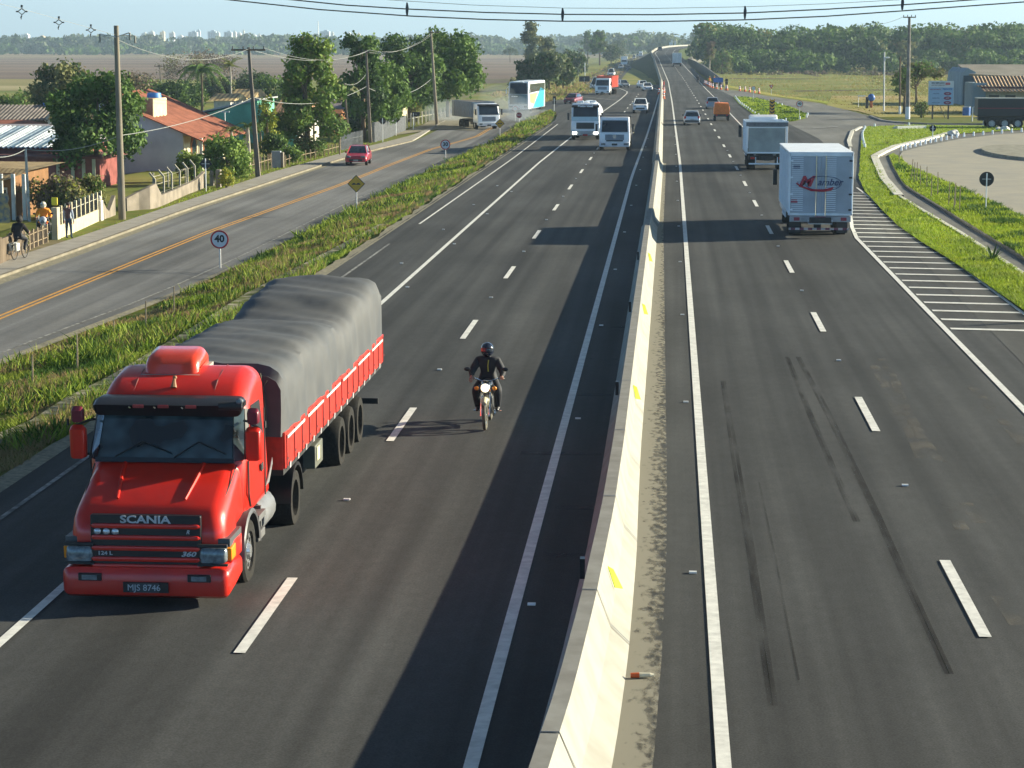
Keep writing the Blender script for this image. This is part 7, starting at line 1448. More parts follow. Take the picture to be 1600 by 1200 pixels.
gable_house('pale yellow house nearly hidden behind the black diamond sign', 596, 616, 168, 152, 250, 18, CREAM, stripes('light tile two', (.5, .36, .22), (.3, .2, .12), .4, 'Y'), CREAM)
T = thing('shack', 'open wooden shack with red-brown posts beside the green cottage', 'shed', at(424, 241))
for x, y in ((-.9, 0), (.9, 0), (-.9, 2), (.9, 2)): mb = MB(); mb.box((x, y, 1.1), (.16, .16, 2.2)); mb.build('post', WOODL, T)
mb = MB(); mb.box((0, 1, 2.25), (2.4, 2.8, .12)); mb.build('roof', WOODD, T); mb = MB(); [mb.box((0, 2.05, .3 + k * .35), (1.9, .05, .2)) for k in range(5)]; mb.build('back_wall', mat('brown planks', (.36, .18, .07), .9, .25), T)
T = thing('pergola', 'pale wooden pergola frame over the sidewalk fence', 'pergola', at(513, 244))
for x, y in ((-1.2, 0), (.9, .4)): mb = MB(); mb.box((x, y, 1.6), (.12, .12, 3.2)); mb.build('post', WOODL, T)
mb = MB(); [mb.box((-.2, -.5 + k * .35, 3.25), (2.6, .06, .1)) for k in range(5)]; mb.build('slats', WOODD, T)
# --- fences along the sidewalk
def fence(label, pix, hpx, m, rails=2, step=1.6, pw=.10, bent=False, infill=None, base=0., cat='fence', postm=None):
    W = along(pix, 2) if False else [at(*p) for p in pix]; L = sum((b - a).length for a, b in zip(W[:-1], W[1:])); n = max(2, int(L / step) + 1); P = along(pix, n)
    T = thing('fence', label, cat, P[0]); o = P[0]; h = hpx / pxm(P[0])
    for q in P:
        mb = MB(); r = q - o
        if bent: mb.tube([(r.x, r.y, 0), (r.x, r.y, h * .8), (r.x - .30, r.y - .05, h)], pw * .6, 5)
        else: mb.box((r.x, r.y, h / 2), (pw, pw, h))
        mb.build('post', postm or m, T)
    for k in range(rails): mb = MB(); z = base + (h - base) * (k + .8) / (rails + .3); mb.tube([(q.x - o.x, q.y - o.y, z) for q in P], .022 if not bent else .006, 4); mb.build('rail', m, T)
    if base:
        for a, b in zip(P[:-1], P[1:]):
            pass
        mb = MB(); v = []
        for q in P: r = q - o; v += [(r.x - .08, r.y, 0), (r.x - .08, r.y, base), (r.x + .08, r.y, base), (r.x + .08, r.y, 0)]
        mb.add(v, [(j * 4 + i, j * 4 + i + 1, j * 4 + 5 + i, j * 4 + 4 + i) for j in range(len(P) - 1) for i in range(3)] + [(0, 1, 2, 3), tuple((len(P) - 1) * 4 + i for i in (3, 2, 1, 0))]); mb.build('base_wall', postm or m, T)
    if infill:
        mb = MB()
        for a, b in zip(P[:-1], P[1:]):
            k = int((b - a).length / infill[0]); 
            for i in range(k): q = a.lerp(b, (i + .5) / k) - o; mb.box((q.x, q.y, h * .48), (infill[1], infill[1], h * .9))
        mb.build('infill', infill[2], T)
    return T
fence('dark boarded fence of the tiled porch with pale top rail', [(-20, 424), (4, 414), (36, 400)], 46, WOODD, 2, 2.0, .16, infill=(.16, .13, WOODD))
fence('rough wooden stake fence between the porch and the gate', [(40, 397), (56, 389), (74, 382)], 34, WOODL, 2, .8, .08, infill=(.22, .04, WOODD))
fence('low cream wall topped with white pickets beside the standing person', [(88, 374), (112, 364), (134, 354), (158, 343)], 50, mat('picket white', (.42, .41, .36), .9, .1), 1, 1.15, .12, base=.62, postm=CREAM, infill=(.13, .018, CHASS))
fence('cream gate with a slanting pale frame behind the waiting motorcycle', [(60, 377), (86, 370)], 40, mat('gate grey', (.30, .30, .27), .8, .2), 3, 1.2, .12)
def pillar(label, px, py, hpx, w_, m, d=.5, cat='pillar', cap=False):
    p = at(px, py); h = hpx / pxm(p); T = thing('pillar', label, cat, p); mb = MB(); mb.box((0, 0, h / 2), (w_, d, h)); b = mb.build('shaft', m, T, bevel=.03)
    if cap: mb = MB(); mb.ball((0, 0, h + .12), .13, 10, 7); mb.build('ball_cap', WHITEW, b, smooth=True)
pillar('cream pillar at the near end of the white picket wall', 88, 374, 50, .3, CREAM); pillar('white pillar with a ball cap at the far end of the white picket wall', 156, 345, 32, .3, WHITEW, cap=True)
CW = mat('weathered garden wall', (.30, .26, .21), .95, col2=(.17, .15, .12), scale=1.2, detail=9)
def wedge(label, pix, tops, m=CW):
    """garden wall whose top follows the photo"""
    W = [at(*p) for p in pix]; T = thing('garden_wall', label, 'wall', W[0]); o = W[0]; mb = MB(); v = []
    for w3, t in zip(W, tops): h = (t[0] - t[1]) / pxm(w3); r = w3 - o; v += [(r.x - .1, r.y, 0), (r.x - .1, r.y, h), (r.x + .1, r.y, h), (r.x + .1, r.y, 0)]
    n = len(W); mb.add(v, [(j * 4 + i, j * 4 + i + 1, j * 4 + 5 + i, j * 4 + 4 + i) for j in range(n - 1) for i in range(3)] + [(0, 1, 2, 3), tuple((n - 1) * 4 + i for i in (3, 2, 1, 0))]); mb.build('wall_panel', m, T)
wedge('pointed concrete wall ends on both sides of the dark gap left of the tallest pole', [(160, 343), (164, 341), (168, 340), (173, 338), (178, 336)], [(343, 317), (341, 326), (340, 330), (338, 318), (336, 305)])
wedge('stained concrete wall rising to a point right of the tallest pole', [(196, 330), (215, 328), (232, 327), (242, 325), (250, 322)], [(330, 310), (328, 300), (327, 292), (325, 287), (322, 303)])
wedge('low concrete wall under the bent posts', [(250, 322), (270, 313), (290, 304), (306, 298), (318, 293)], [(322, 305), (313, 297), (304, 288), (298, 280), (293, 268)])
fence('row of bent-top concrete posts strung with wire along the garden wall', [(243, 322), (258, 316), (275, 309), (290, 303), (305, 297)], 52, mat('post concrete', (.34, .32, .26), .9, .15, 3), 2, 2.6, .11, bent=True)
fence('low wire fence with bent posts on the far side of the garden', [(240, 300), (262, 293), (290, 286)], 30, mat('post concrete', (.34, .32, .26), .9, .15, 3), 2, 3.2, .09)
pillar('short pale gate pillar right of the black diamond sign', 332, 290, 24, .25, CW); pillar('pale gate pillar in front of the yellow leaved bush', 342, 293, 28, .3, CW); pillar('grey double gate pillar right of the square dark pole', 432, 262, 26, .7, mat('grey gate', (.28, .31, .34), .9, .15)); pillar('pale gate pillar at the corner after the grey one', 441, 262, 24, .25, CW)
fence('thin wooden picket fence in front of the shrubs and the square dark pole', [(352, 288), (376, 280), (398, 272), (424, 263)], 27, WOODL, 1, 1.5, .07)
fence('uneven post fence from the grey gate pillar to the pergola', [(446, 260), (468, 253), (490, 248), (512, 243), (530, 238)], 17, WOODL, 1, 1.6, .08)
fence('post fence between the pergola and the square pole', [(532, 236), (550, 230), (566, 226)], 24, mat('grey boards', (.22, .23, .24), .9, .2, 4), 1, .6, .12)
fence('grey board fence behind the round and diamond sign backs', [(584, 222), (600, 217), (614, 212), (632, 205)], 30, mat('grey boards', (.22, .23, .24), .9, .2, 4), 1, .55, .26, infill=(.3, .16, mat('grey boards dark', (.09, .10, .11), .9, .2, 4)))
fence('white post fence under the big trees at the dusty side street', [(636, 200), (656, 194), (676, 188), (700, 182)], 22, WHITEW, 1, 2.4, .14)
# dish, handcart, flags
p = at(73, 278); T = thing('satellite_dish', 'large mesh satellite dish beside the salmon red outbuilding', 'satellite dish', p); mb = MB(); mb.cyl((0, 0, 0), (0, 0, 1.7), .06, .05, 8); mb.build('mast', GALV, T)
mb = MB(); n = 20; v = [(0, 0, 0)]; Mx = Matrix.Rotation(R(-48), 3, 'Y') @ Matrix.Rotation(R(38), 3, 'X')
for r in (.45, .9, 1.3):
    for i in range(n): t = 2 * math.pi * i / n; v.append(tuple(Mx @ Vector((r * math.cos(t), r * math.sin(t), .22 * r * r))))
mb.add([(a, b, c + 1.9) for a, b, c in v], [(0, 1 + i, 1 + (i + 1) % n) for i in range(n)] + [(1 + k * n + i, 1 + (k + 1) * n + i, 1 + (k + 1) * n + (i + 1) % n, 1 + k * n + (i + 1) % n) for k in range(2) for i in range(n)]); d = mb.build('dish', mat('dish mesh tan', (.30, .27, .22), .7, .2, 5), T, smooth=True, auto=False); mb = MB(); mb.tube([tuple(Mx @ Vector((0, 0, 0)) + Vector((0, 0, 1.9))), tuple(Mx @ Vector((0, 0, 1.0)) + Vector((0, 0, 1.9)))], .03, 5); mb.build('feed_arm', GALV, d)
p = at(79, 284); T = thing('handcart', 'red handcart with a tall frame in the yard beside the yellow clad person', 'handcart', p, R(20)); CR = mat('cart red', (.50, .03, .03), .5, .1); mb = MB(); mb.box((0, 0, .75), (1.2, .7, .4)); mb.build('tray', CR, T, bevel=.04); mb = MB(); mb.box((.1, .3, 1.2), (.06, .06, 1.6)); mb.box((.7, .3, 1.2), (.06, .06, 1.6)); mb.box((.4, .3, 2.0), (.7, .5, .06)); mb.build('frame', mat('cart maroon', (.15, .03, .06), .6, .1), T)
for s in (-1, 1): wheel(T, s * .5, 0, .35, .08, CR)
p = at(87, 372); mb = MB(); mb.box((0, 0, 1.75), (.3, .08, .38)); o = tag(mb.build('yellow_bag', mat('yellow bag', (.75, .62, .03), .6, .1), bevel=.05), 'bright yellow bag hung on the cream pillar', 'bag'); o.location = p
p = at(7, 392); mb = MB(); v = []
for i in range(7): v += [(-.28 + .05 * math.sin(i * 2), 0, 1.25 + i * .22), (.28 + .06 * math.sin(i * 3), .12 * math.sin(i), 1.25 + i * .22)]
mb.add(v + [(a, b + .05, c) for a, b, c in v], [(2 * i, 2 * i + 1, 2 * i + 3, 2 * i + 2) for i in range(6)] + [(14 + 2 * i + 2, 14 + 2 * i + 3, 14 + 2 * i + 1, 14 + 2 * i) for i in range(6)]); o = tag(mb.build('hanging_cloth', mat('patterned cloth', (.55, .40, .16), .9, col2=(.15, .18, .22), scale=6), smooth=True), 'yellow and grey cloth hanging at the tiled porch', 'cloth'); o.location = p
# --- right: blue-grey shed, tiled roof building
y0 = 300.; T = thing('barn', 'blue-grey barn with an arched corner and brown roof behind the parked black trailer', 'barn'); xa, xm, xc = X(1502, y0, 165), X(1512, y0, 110), X(1640, y0, 110); zt = Z(105, y0, 1520)
BG = mat('barn blue grey', (.20, .28, .33), .8, .12, .6)
mb = MB(); prof = [(xa, -.5), (xa, Z(128, y0, 1503)), (X(1505, y0, 115), Z(113, y0, 1505)), (xm, Z(106, y0, 1512)), (xm + 1.1, Z(106, y0, 1512) - .6), (xm + 1.1, -.5)]; n = len(prof)
mb.add([(a, y0, b) for a, b in prof] + [(a, y0 + 16, b) for a, b in prof], [tuple(range(n)), tuple(range(2 * n - 1, n - 1, -1))] + [(i, n + i, n + (i + 1) % n, (i + 1) % n) for i in range(n)]); mb.build('wall', BG, T)
mb = MB(); mb.add([(xm + .2, y0 - .5, zt - .9), (xc + 8, y0 - .5, zt - 1.7), (xc + 8, y0 + 9, zt + .3), (xm - .2, y0 + 9, zt + .3), (xm + .2, y0 - .3, zt - 1.1), (xc + 8, y0 - .3, zt - 1.9), (xc + 8, y0 + 9, zt + .1), (xm - .2, y0 + 9, zt + .1)], [(0, 1, 2, 3), (7, 6, 5, 4), (0, 4, 5, 1), (1, 5, 6, 2), (2, 6, 7, 3), (3, 7, 4, 0)]); mb.build('roof', mat('old fibre roof', (.27, .25, .21), .9, .2, .3), T)
mb = MB(); mb.box(((xm + xc) / 2 + 4, y0 + .3, (zt - 2) / 2), (xc - xm + 8, .5, zt - 2.2)); mb.build('front_wall', mat('barn front', (.17, .20, .20), .9, .2, .5), T)
mb = MB(); mb.box((X(1511, y0, 150), y0 - .06, 1.9), (1.1, .1, 4.2)); mb.build('door', mat('dark door', (.02, .05, .08), .7, .2), T); mb = MB(); mb.box((X(1519, y0, 150), y0 - .06, 1.9), (.35, .1, 4.2)); mb.build('door', mat('dark door', (.02, .05, .08), .7, .2), T)
mb = MB(); mb.add([(X(1494, y0 + 8, 122), y0 + 8, Z(122, y0 + 8, 1494)), (xa + .5, y0 + 8, Z(122, y0 + 8, 1494)), (xm + .3, y0 + 8, Z(103, y0 + 8, 1510)), (xm, y0 + 8, Z(104, y0 + 8, 1510)), (X(1494, y0 + 8, 122), y0 + 10, Z(122, y0 + 8, 1494)), (xa + .5, y0 + 10, Z(122, y0 + 8, 1494)), (xm + .3, y0 + 10, Z(103, y0 + 8, 1510)), (xm, y0 + 10, Z(104, y0 + 8, 1510))], [(0, 1, 2, 3), (7, 6, 5, 4), (0, 3, 7, 4), (0, 4, 5, 1), (1, 5, 6, 2), (2, 6, 7, 3)]); mb.build('lean_to', BLACK, T)
y0 = 262.; T = thing('house', 'low house with a long orange-brown striped tile roof above the black trailer', 'house'); xa, xb = X(1536, y0, 143), X(1700, y0, 143); z1, z2, z3 = Z(143, y0, 1540), Z(137, y0 + 2, 1533), Z(121.5, y0 + 5, 1530)
TR = stripes('orange brown tile', (.52, .37, .23), (.15, .09, .06), .42, 'X')
mb = MB(); corrug(mb, X(1536, y0, 143), xb, y0 - 1, y0 + 1.3, z1 + .05, z2 - .1, .42, .05); corrug(mb, X(1530, y0, 122), xb, y0 + 1.5, y0 + 6, z2 + .15, z3 + .2, .42, .05); mb.build('roof', TR, T)
mb = MB(); mb.box(((xa + xb) / 2, y0 + 1.4, z2 + .02), (xb - xa, .14, .16)); mb.build('gutter', mat('dark red gutter', (.12, .03, .025), .7, .1), T)
walls(T, xa + .6, xb, y0 + 1.6, y0 + 11, -.2, (z2 - .1,) * 4, mat('dull olive wall', (.30, .31, .24), .9, .15)); walls(T, X(1523, y0, 150), xa + .7, y0 + 2, y0 + 9, -.2, (Z(130, y0, 1525),) * 4, BG, 'side_wall')
for px in (1556, 1582): window(T, X(px, y0, 150), y0 + 1.6, z1 - .8, 1.2, .7, 'x', False, BLACK)
# far town: one block per building, windows in their own shade
def far_block(px, pt, w_, y, col, label):
    x = X(px, y, 60); zt = Z(pt, y, px); T = thing('building', label, 'building', (x, y, -2), group='buildings of the far town'); ww = w_ * y / 3441; h = zt + 2
    mb = MB(); mb.box((0, 0, h / 2), (ww, ww * .8, h)); b = mb.build('tower', col, T); mb = MB(); mb.box((ww * .1, 0, h + h * .03), (ww * .4, ww * .35, h * .07)); mb.build('roof_housing', col, T)
    if w_ > 7: mb = MB(); [mb.box((ww * (-.3 + .3 * q), -ww * .4 - .3, h * .5), (ww * .08, .6, h * .86)) for q in range(3)]; mb.build('balcony_bays', mat('far bay grey', (.30, .33, .38), .9, .1), b)
FW, FB, FC = mat('far white render', (.80, .79, .76), .9, .1, .1), mat('far blue grey render', (.48, .55, .64), .9, .1, .1), mat('far cream render', (.85, .68, .42), .9, .1, .1)
blk = [(40, 54, 12, FW, 'white building in the far left trees'), (66, 57, 9, FC, 'cream building in the far left trees'), (226, 52, 8, FW, 'low white far block left of the group'), (237, 50, 9, FW, 'white far block with a flat top left of the group'), (254, 50, 7, FC, 'cream grey far block'), (269, 51, 8, FW, 'bright white far block between trees'), (302, 50, 14, FB, 'wide blue grey far block'), (310, 48, 7, FB, 'blue grey far tower beside the wide one'), (332, 49, 13, FB, 'second wide blue grey far block'), (340, 51, 7, FW, 'white far block right of the blue grey pair'), (357, 50, 12, FB, 'stepped grey far block in the middle of town'), (366, 50, 7, FW, 'white far tower in the middle of town'), (373, 52, 8, FW, 'white far block behind the square pole'), (381, 48, 3, FW, 'thin white far tower behind the square pole'), (396, 55, 9, FW, 'low white far block right of the square pole'), (405, 54, 5, FW, 'small white far block'), (417, 57, 8, FB, 'low far block above the trees'), (508, 49, 15, FB, 'pale blue far block right of the tall tree'), (519, 51, 5, FW, 'white far tower right of the tall tree'), (545, 51, 6, FW, 'white far tower above the plain'), (551, 52, 6, FW, 'twin white far tower above the plain'), (560, 53, 6, FC, 'cream far tower above the plain'), (582, 56, 7, FW, 'low white far block over the dark trees'), (735, 55, 9, FW, 'pale far building between the round tree and the eucalyptus'), (282, 56, 8, FW, 'low white far houses'), (288, 58, 9, FW, 'low white far houses, lower row'), (64, 63, 5, FW, 'small white far house low in the trees'), (85, 67, 4, FW, 'tiny white far house low in the trees'), (944, 59, 5, FW, 'tiny bright far house above the left road')]
for i, (px, pt, w_, m, lb) in enumerate(blk): far_block(px, pt, w_, 3300 + (i * 37) % 300, m, lb)
x, z = AY(497, 31, 3300); mb = MB(); mb.tube([(0, 0, 0), (0, 0, z)], [1.2, .5], 5); o = tag(mb.build('radio_mast', GALV), 'thin radio mast above the far town', 'mast'); o.location = (x, 3300, -2)
y0 = 1400.; 
for px, a, b in ((1047, 66, 82), (1050, 62, 82), (1055, 64, 80)): x = X(px, y0, 70); mb = MB(); mb.box((0, 0, 0), (1.0, 1, (b - a) * y0 / 3441)); o = tag(mb.build('sign_pylon', FW), {1047: 'left pale pylon beyond the crest', 1050: 'tallest pale pylon beyond the crest', 1055: 'right pale pylon beyond the crest'}[px], 'pylon'); o.location = (x, y0, Z((a + b) / 2, y0, px))
x0, x1 = X(1050, 1800, 60), X(1068, 1800, 60); T = thing('building', 'long low white roofed building far beyond the crest', 'building', ((x0 + x1) / 2, 1800, Z(64, 1800, 1060))); mb = MB(); mb.box((0, 0, 0), (x1 - x0, 10, 4)); mb.build('hall', FB, T); mb = MB(); mb.box((0, 0, 2.6), (x1 - x0 + 1, 11, 1.4)); mb.build('roof', FW, T)
# ================================================================== TREES, SHRUBS, GRASS
def quads(name, C, N_, S_, mats, mi=None, parent=None, asp=1.0, tri=False, up=None):
    """many leaf-sized faces: centres C, normals N_, half sizes S_"""
    n = len(C); N_ = N_ / (np.linalg.norm(N_, axis=1, keepdims=True) + 1e-9)
    a = np.cross(N_, RNG.normal(size=(n, 3))); a /= np.linalg.norm(a, axis=1, keepdims=True) + 1e-9; b = np.cross(N_, a) * asp
    s = S_[:, None]; V_ = np.stack([C - a * s, C - b * s * .8, C + a * s * 1.1, C + b * s * .8], 1).reshape(-1, 3); k = 4
    me = bpy.data.meshes.new(name); me.vertices.add(n * k); me.vertices.foreach_set('co', V_.astype(np.float32).ravel())
    me.loops.add(n * k); me.loops.foreach_set('vertex_index', np.arange(n * k, dtype=np.int32)); me.polygons.add(n); me.polygons.foreach_set('loop_start', np.arange(0, n * k, k, dtype=np.int32))
    for m in mats: me.materials.append(m)
    if mi is not None: me.polygons.foreach_set('material_index', mi.astype(np.int32))
    me.update(calc_edges=True); o = bpy.data.objects.new(name, me); COL.objects.link(o)
    if parent is not None: o.parent = parent
    return o
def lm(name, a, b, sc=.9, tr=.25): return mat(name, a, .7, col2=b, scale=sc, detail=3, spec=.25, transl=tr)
L_DK = lm('dark broad leaf', (0.031, 0.067, 0.017), (0.063, 0.119, 0.028)); L_DL = lm('dark broad leaf painted lit', (0.070, 0.140, 0.028), (0.126, 0.210, 0.042))  # second leaf is a lit copy: sunlight put into a paler green
L_MD = lm('mid green leaf', (0.077, 0.147, 0.028), (0.140, 0.224, 0.039)); L_ML = lm('mid green leaf painted lit', (0.140, 0.238, 0.035), (0.238, 0.322, 0.063))  # again a lit copy, its brighter green standing in for sun on leaves
L_OL = lm('olive leaf', (0.119, 0.133, 0.042), (0.196, 0.196, 0.070)); L_BR = lm('brown twiggy leaf', (.13, .10, .065), (.19, .15, .10)); L_YL = lm('yellow green leaf', (.22, .27, .03), (.36, .36, .05)); L_YB = lm('yellow blossom', (.60, .48, .05), (.45, .40, .05), 3)
L_PL = lm('palm frond', (.05, .10, .02), (.10, .15, .03)); L_PY = lm('pale palm frond', (.16, .20, .05), (.26, .28, .08)); L_EU = lm('eucalyptus leaf', (0.084, 0.119, 0.063), (0.154, 0.182, 0.098)); BARK = mat('bark', (.13, .10, .07), .95, .35, 5, stretch=(1, 1, .2)); BARKP = mat('pale bark', (.38, .34, .28), .9, .25, 3)
def crown_pts(blobs, n, shell=.5):
    B = np.array(blobs, float); r2 = (B[:, 3] * B[:, 4] + B[:, 4] * B[:, 5] + B[:, 3] * B[:, 5]); idx = RNG.choice(len(B), n, p=r2 / r2.sum()); d = RNG.normal(size=(n, 3)); d /= np.linalg.norm(d, axis=1, keepdims=True)
    rr = shell + (1.06 - shell) * RNG.random(n) ** .6; C = B[idx, :3] + d * rr[:, None] * B[idx, 3:6]; N_ = d + RNG.normal(size=(n, 3)) * .75; return C, N_, idx
def blobs_for(kind, h, w_, rnd):
    o = []
    if kind == 'broad':
        for i in range(38): a = rnd.uniform(0, 6.28); u = rnd.random(); z = h * (.26 + .66 * u); rr = w_ * .40 * math.sqrt(max(.08, 1 - ((z / h - .5) / .52) ** 2)) * rnd.uniform(.6, 1.1); s = w_ * rnd.uniform(.11, .20); o.append((rr * math.cos(a), rr * math.sin(a), z, s, s, s * .8))
    elif kind == 'tall':
        for i in range(30): u = (i + rnd.random()) / 30; z = h * (.20 + .76 * u); a = rnd.uniform(0, 6.28); R_ = w_ * (.44 - .24 * u) * rnd.uniform(.3, 1.15); s = w_ * (.18 - .06 * u) * rnd.uniform(.6, 1.15); o.append((R_ * math.cos(a), R_ * math.sin(a), z, s, s, s * .75))
    elif kind == 'euca':
        for i in range(20): u = rnd.random(); z = h * (.42 + .56 * u); a = rnd.uniform(0, 6.28); R_ = w_ * .42 * rnd.uniform(.1, 1) * (1.05 - .5 * u); s = w_ * rnd.uniform(.09, .15); o.append((R_ * math.cos(a), R_ * math.sin(a), z, s, s, s * .6))
    elif kind == 'umbrella':
        for i in range(24): a = rnd.uniform(0, 6.28); R_ = w_ * .45 * math.sqrt(rnd.random()); z = h * (.86 - .25 * (R_ / (w_ * .5)) ** 2 + rnd.uniform(-.12, .06)); s = w_ * rnd.uniform(.09, .15); o.append((R_ * math.cos(a), R_ * math.sin(a), z, s, s, s * .5))
    else:
        for i in range(12): a = rnd.uniform(0, 6.28); R_ = w_ * .33 * rnd.random(); z = h * rnd.uniform(.28, .78); s = w_ * rnd.uniform(.14, .24); o.append((R_ * math.cos(a), R_ * math.sin(a), z, s, s, min(s, h * .3)))
    return o
TN = [0]
def tree(label, px, py, hpx, wpx, kind, mats, n=3500, leaf=.17, name='tree', trunk=BARK, cat='tree', group=None, shell=.45, loc=None, tr=None):
    TN[0] += 1; rnd = random.Random(TN[0] * 7 + 1); p = loc or at(px, py); k = pxm(p); h, w_ = hpx / k, wpx / k; T = thing(name, label, cat, p, 0, group); B = blobs_for(kind, h, w_, rnd); n = int(n * 1.3)
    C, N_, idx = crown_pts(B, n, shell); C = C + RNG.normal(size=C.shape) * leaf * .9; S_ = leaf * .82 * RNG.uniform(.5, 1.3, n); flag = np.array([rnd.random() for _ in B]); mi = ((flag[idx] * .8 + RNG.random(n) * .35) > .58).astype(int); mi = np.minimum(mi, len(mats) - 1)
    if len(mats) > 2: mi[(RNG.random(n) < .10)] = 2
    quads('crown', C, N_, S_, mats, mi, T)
    mb = MB(); tr = tr or max(.05, .022 * h + .05); zt = h * (.62 if kind in ('tall', 'euca') else .5); lean = rnd.uniform(-.03, .03) * h
    mb.tube([(0, 0, -.2), (lean * .4, 0, zt * .5), (lean, 0, zt), (lean * 1.2, .1, h * .86 if kind in ('tall', 'euca') else zt * 1.2)], [tr, tr * .8, tr * .55, tr * .15], 8)
    for b in B[::max(1, len(B) // 9)]: z0 = min(b[2] * .75, zt * .95); mb.tube([(lean * z0 / zt, 0, z0), (b[0] * .5, b[1] * .5, (z0 + b[2]) / 2 + .1), (b[0] * .9, b[1] * .9, b[2])], [tr * .4, tr * .25, tr * .08], 5)
    if kind != 'shrub': mb.build('trunk', trunk, T, smooth=True)
    else: mb.build('stem', trunk, T, smooth=True)
    return T
def palm(label, px, py, hpx, wpx, m=L_PL, nf=16, loc=None, trunk=BARKP, droop=1.0, group=None):
    p = loc or at(px, py); k = pxm(p); h, w_ = hpx / k, wpx / k; T = thing('palm_tree', label, 'palm', p, 0, group); TN[0] += 1; rnd = random.Random(TN[0]); L = w_ * .55; zt = h - L * .35
    mb = MB(); mb.tube([(0, 0, -.2), (.05, 0, zt * .5), (.0, 0, zt)], [.22, .15, .11], 8); mb.build('trunk', trunk, T, smooth=True)
    for i in range(nf):
        a = 6.28 * i / nf + rnd.uniform(-.2, .2); el = rnd.uniform(.15, 1.25); mb = MB(); P = []; 
        for j in range(7): t = j / 6; r = L * t * math.cos(el * (1 - .3 * t)) ; P.append(Vector((r * math.cos(a), r * math.sin(a), zt + L * (math.sin(el) * t - droop * .75 * t * t))))
        side = Vector((-math.sin(a), math.cos(a), 0)); wl_ = L * .17; v = []; f = []
        for j in range(7):
            for s in (-1, 1):
                if j < 6:
                    for q in range(3):
                        b = P[j].lerp(P[j + 1], q / 3); t = (j + q / 3) / 6; ln = wl_ * (1.15 - .75 * t) * rnd.uniform(.8, 1.15); d = (P[j + 1] - P[j]).normalized(); o_ = len(v); e = b + side * s * ln + d * ln * .5 - Vector((0, 0, ln * .45)); v += [b, b + d * L * .045, e]; f.append((o_, o_ + 1, o_ + 2))
        mb.add(v, f); mb.tube(P, [L * .012] * 7, 3); mb.build('frond', m, T, auto=False)
    return T
# left village, near to far
tree('large dark broadleaf tree in front of the salmon red houses', 150, 292, 176, 150, 'broad', [L_DK, L_DL], 9000, .17)
tree('brown and olive twiggy bush behind the white picket wall', 95, 340, 66, 120, 'shrub', [L_OL, L_BR, L_YL], 4200, .12, 'bush', cat='bush')
tree('second olive bush right of the brown one, behind the picket wall', 140, 330, 56, 62, 'shrub', [L_OL, L_MD], 2200, .11, 'bush', cat='bush')
tree('dark shrub growing at the stake fence beside the thin porch pole', 30, 396, 44, 40, 'shrub', [L_DK, L_OL], 1200, .09, 'bush', cat='bush')
tree('leafy garden shrub under the thin porch pole with yellow flowers', 46, 330, 50, 50, 'shrub', [L_MD, L_DK, L_YB], 1500, .11, 'bush', cat='bush')
tree('round green bush between the arched windows and the square dark pole', 356, 288, 72, 72, 'broad', [L_MD, L_ML], 3600, .13, 'bush', cat='bush')
tree('lower leafy bush hiding the gate pillar of the arched window house', 300, 284, 52, 50, 'shrub', [L_MD, L_ML, L_YL], 2000, .12, 'bush', cat='bush')
tree('yellow leaved bush by the pale gate pillar', 354, 296, 34, 26, 'shrub', [L_YL, L_YB], 900, .09, 'bush', cat='bush')
tree('dark garden bush right of the square dark pole', 425, 258, 56, 44, 'shrub', [L_DK, L_MD], 1600, .13, 'bush', cat='bush')
tree('slim young tree with light leaves in front of the green cottage wall', 420, 252, 104, 46, 'tall', [L_MD, L_YL], 1500, .13, name='young_tree')
palm('leaning palm with pale trunk in front of the green warehouse', 388, 262, 72, 46, L_PL); palm('short arching palm left of the leaning one', 362, 258, 62, 44, L_PY)
tree('tall airy green tree beside the sidewalk, taller than the green cottage', 482, 246, 190, 118, 'tall', [L_MD, L_ML, L_OL], 9000, .19)
tree('dark tree with its crown against the brown field, right of the tall airy one', 568, 218, 160, 92, 'tall', [L_DK, L_DL], 6500, .22)
tree('green tree with a lit crown in front of the dark ones, at the board fence', 600, 214, 118, 84, 'broad', [L_MD, L_DL], 5000, .20)
tree('broad dark rounded tree left of the leaning pole', 640, 190, 138, 104, 'broad', [L_DK, L_DL], 7500, .26)
tree('largest rounded tree right of the leaning pole, over the dusty street', 700, 184, 136, 112, 'broad', [L_DL, L_MD], 8500, .27)
tree('dark rounded tree filling the gap between the board fence tree and the leaning pole', 645, 183, 96, 58, 'broad', [L_DK, L_DL, L_MD], 4200, .24)
tree('blue green bush between the thin dark pole and the square pole', 560, 216, 58, 56, 'shrub', [L_DK, L_EU], 1800, .17, 'bush', cat='bush')
tree('small autumn toned shrub at the white post fence', 650, 190, 34, 22, 'shrub', [L_YL, L_OL], 600, .14, 'bush', cat='bush')
tree('low hedge bush beside the pergola', 492, 246, 32, 70, 'shrub', [L_MD, L_OL], 1600, .13, 'bush', cat='bush'); tree('low hedge bush between the grey gate pillar and the pergola', 458, 256, 28, 44, 'shrub', [L_MD, L_ML], 900, .12, 'bush', cat='bush')
palm('dark bushy palm standing over the small trees behind the green warehouse', 316, 178, 84, 92, L_DL, 22, droop=1.25, trunk=BARK); palm('pale yellow green palm left of the square dark pole', 361, 172, 78, 50, L_PY, 14, droop=.6)
tree('dense dark green tree behind the back house, half hiding the field', 92, 212, 112, 92, 'broad', [L_DK, L_OL], 4500, .28); tree('olive brown tree right of the dense dark one behind the back house', 138, 206, 92, 80, 'broad', [L_OL, L_BR], 3200, .26)
tree('low tree at the left edge above the brown corrugated roof', 14, 196, 52, 90, 'shrub', [L_MD, L_OL], 2400, .26); tree('wide low tree behind the large dark broadleaf tree', 190, 186, 66, 90, 'broad', [L_OL, L_BR, L_DK], 3000, .27)
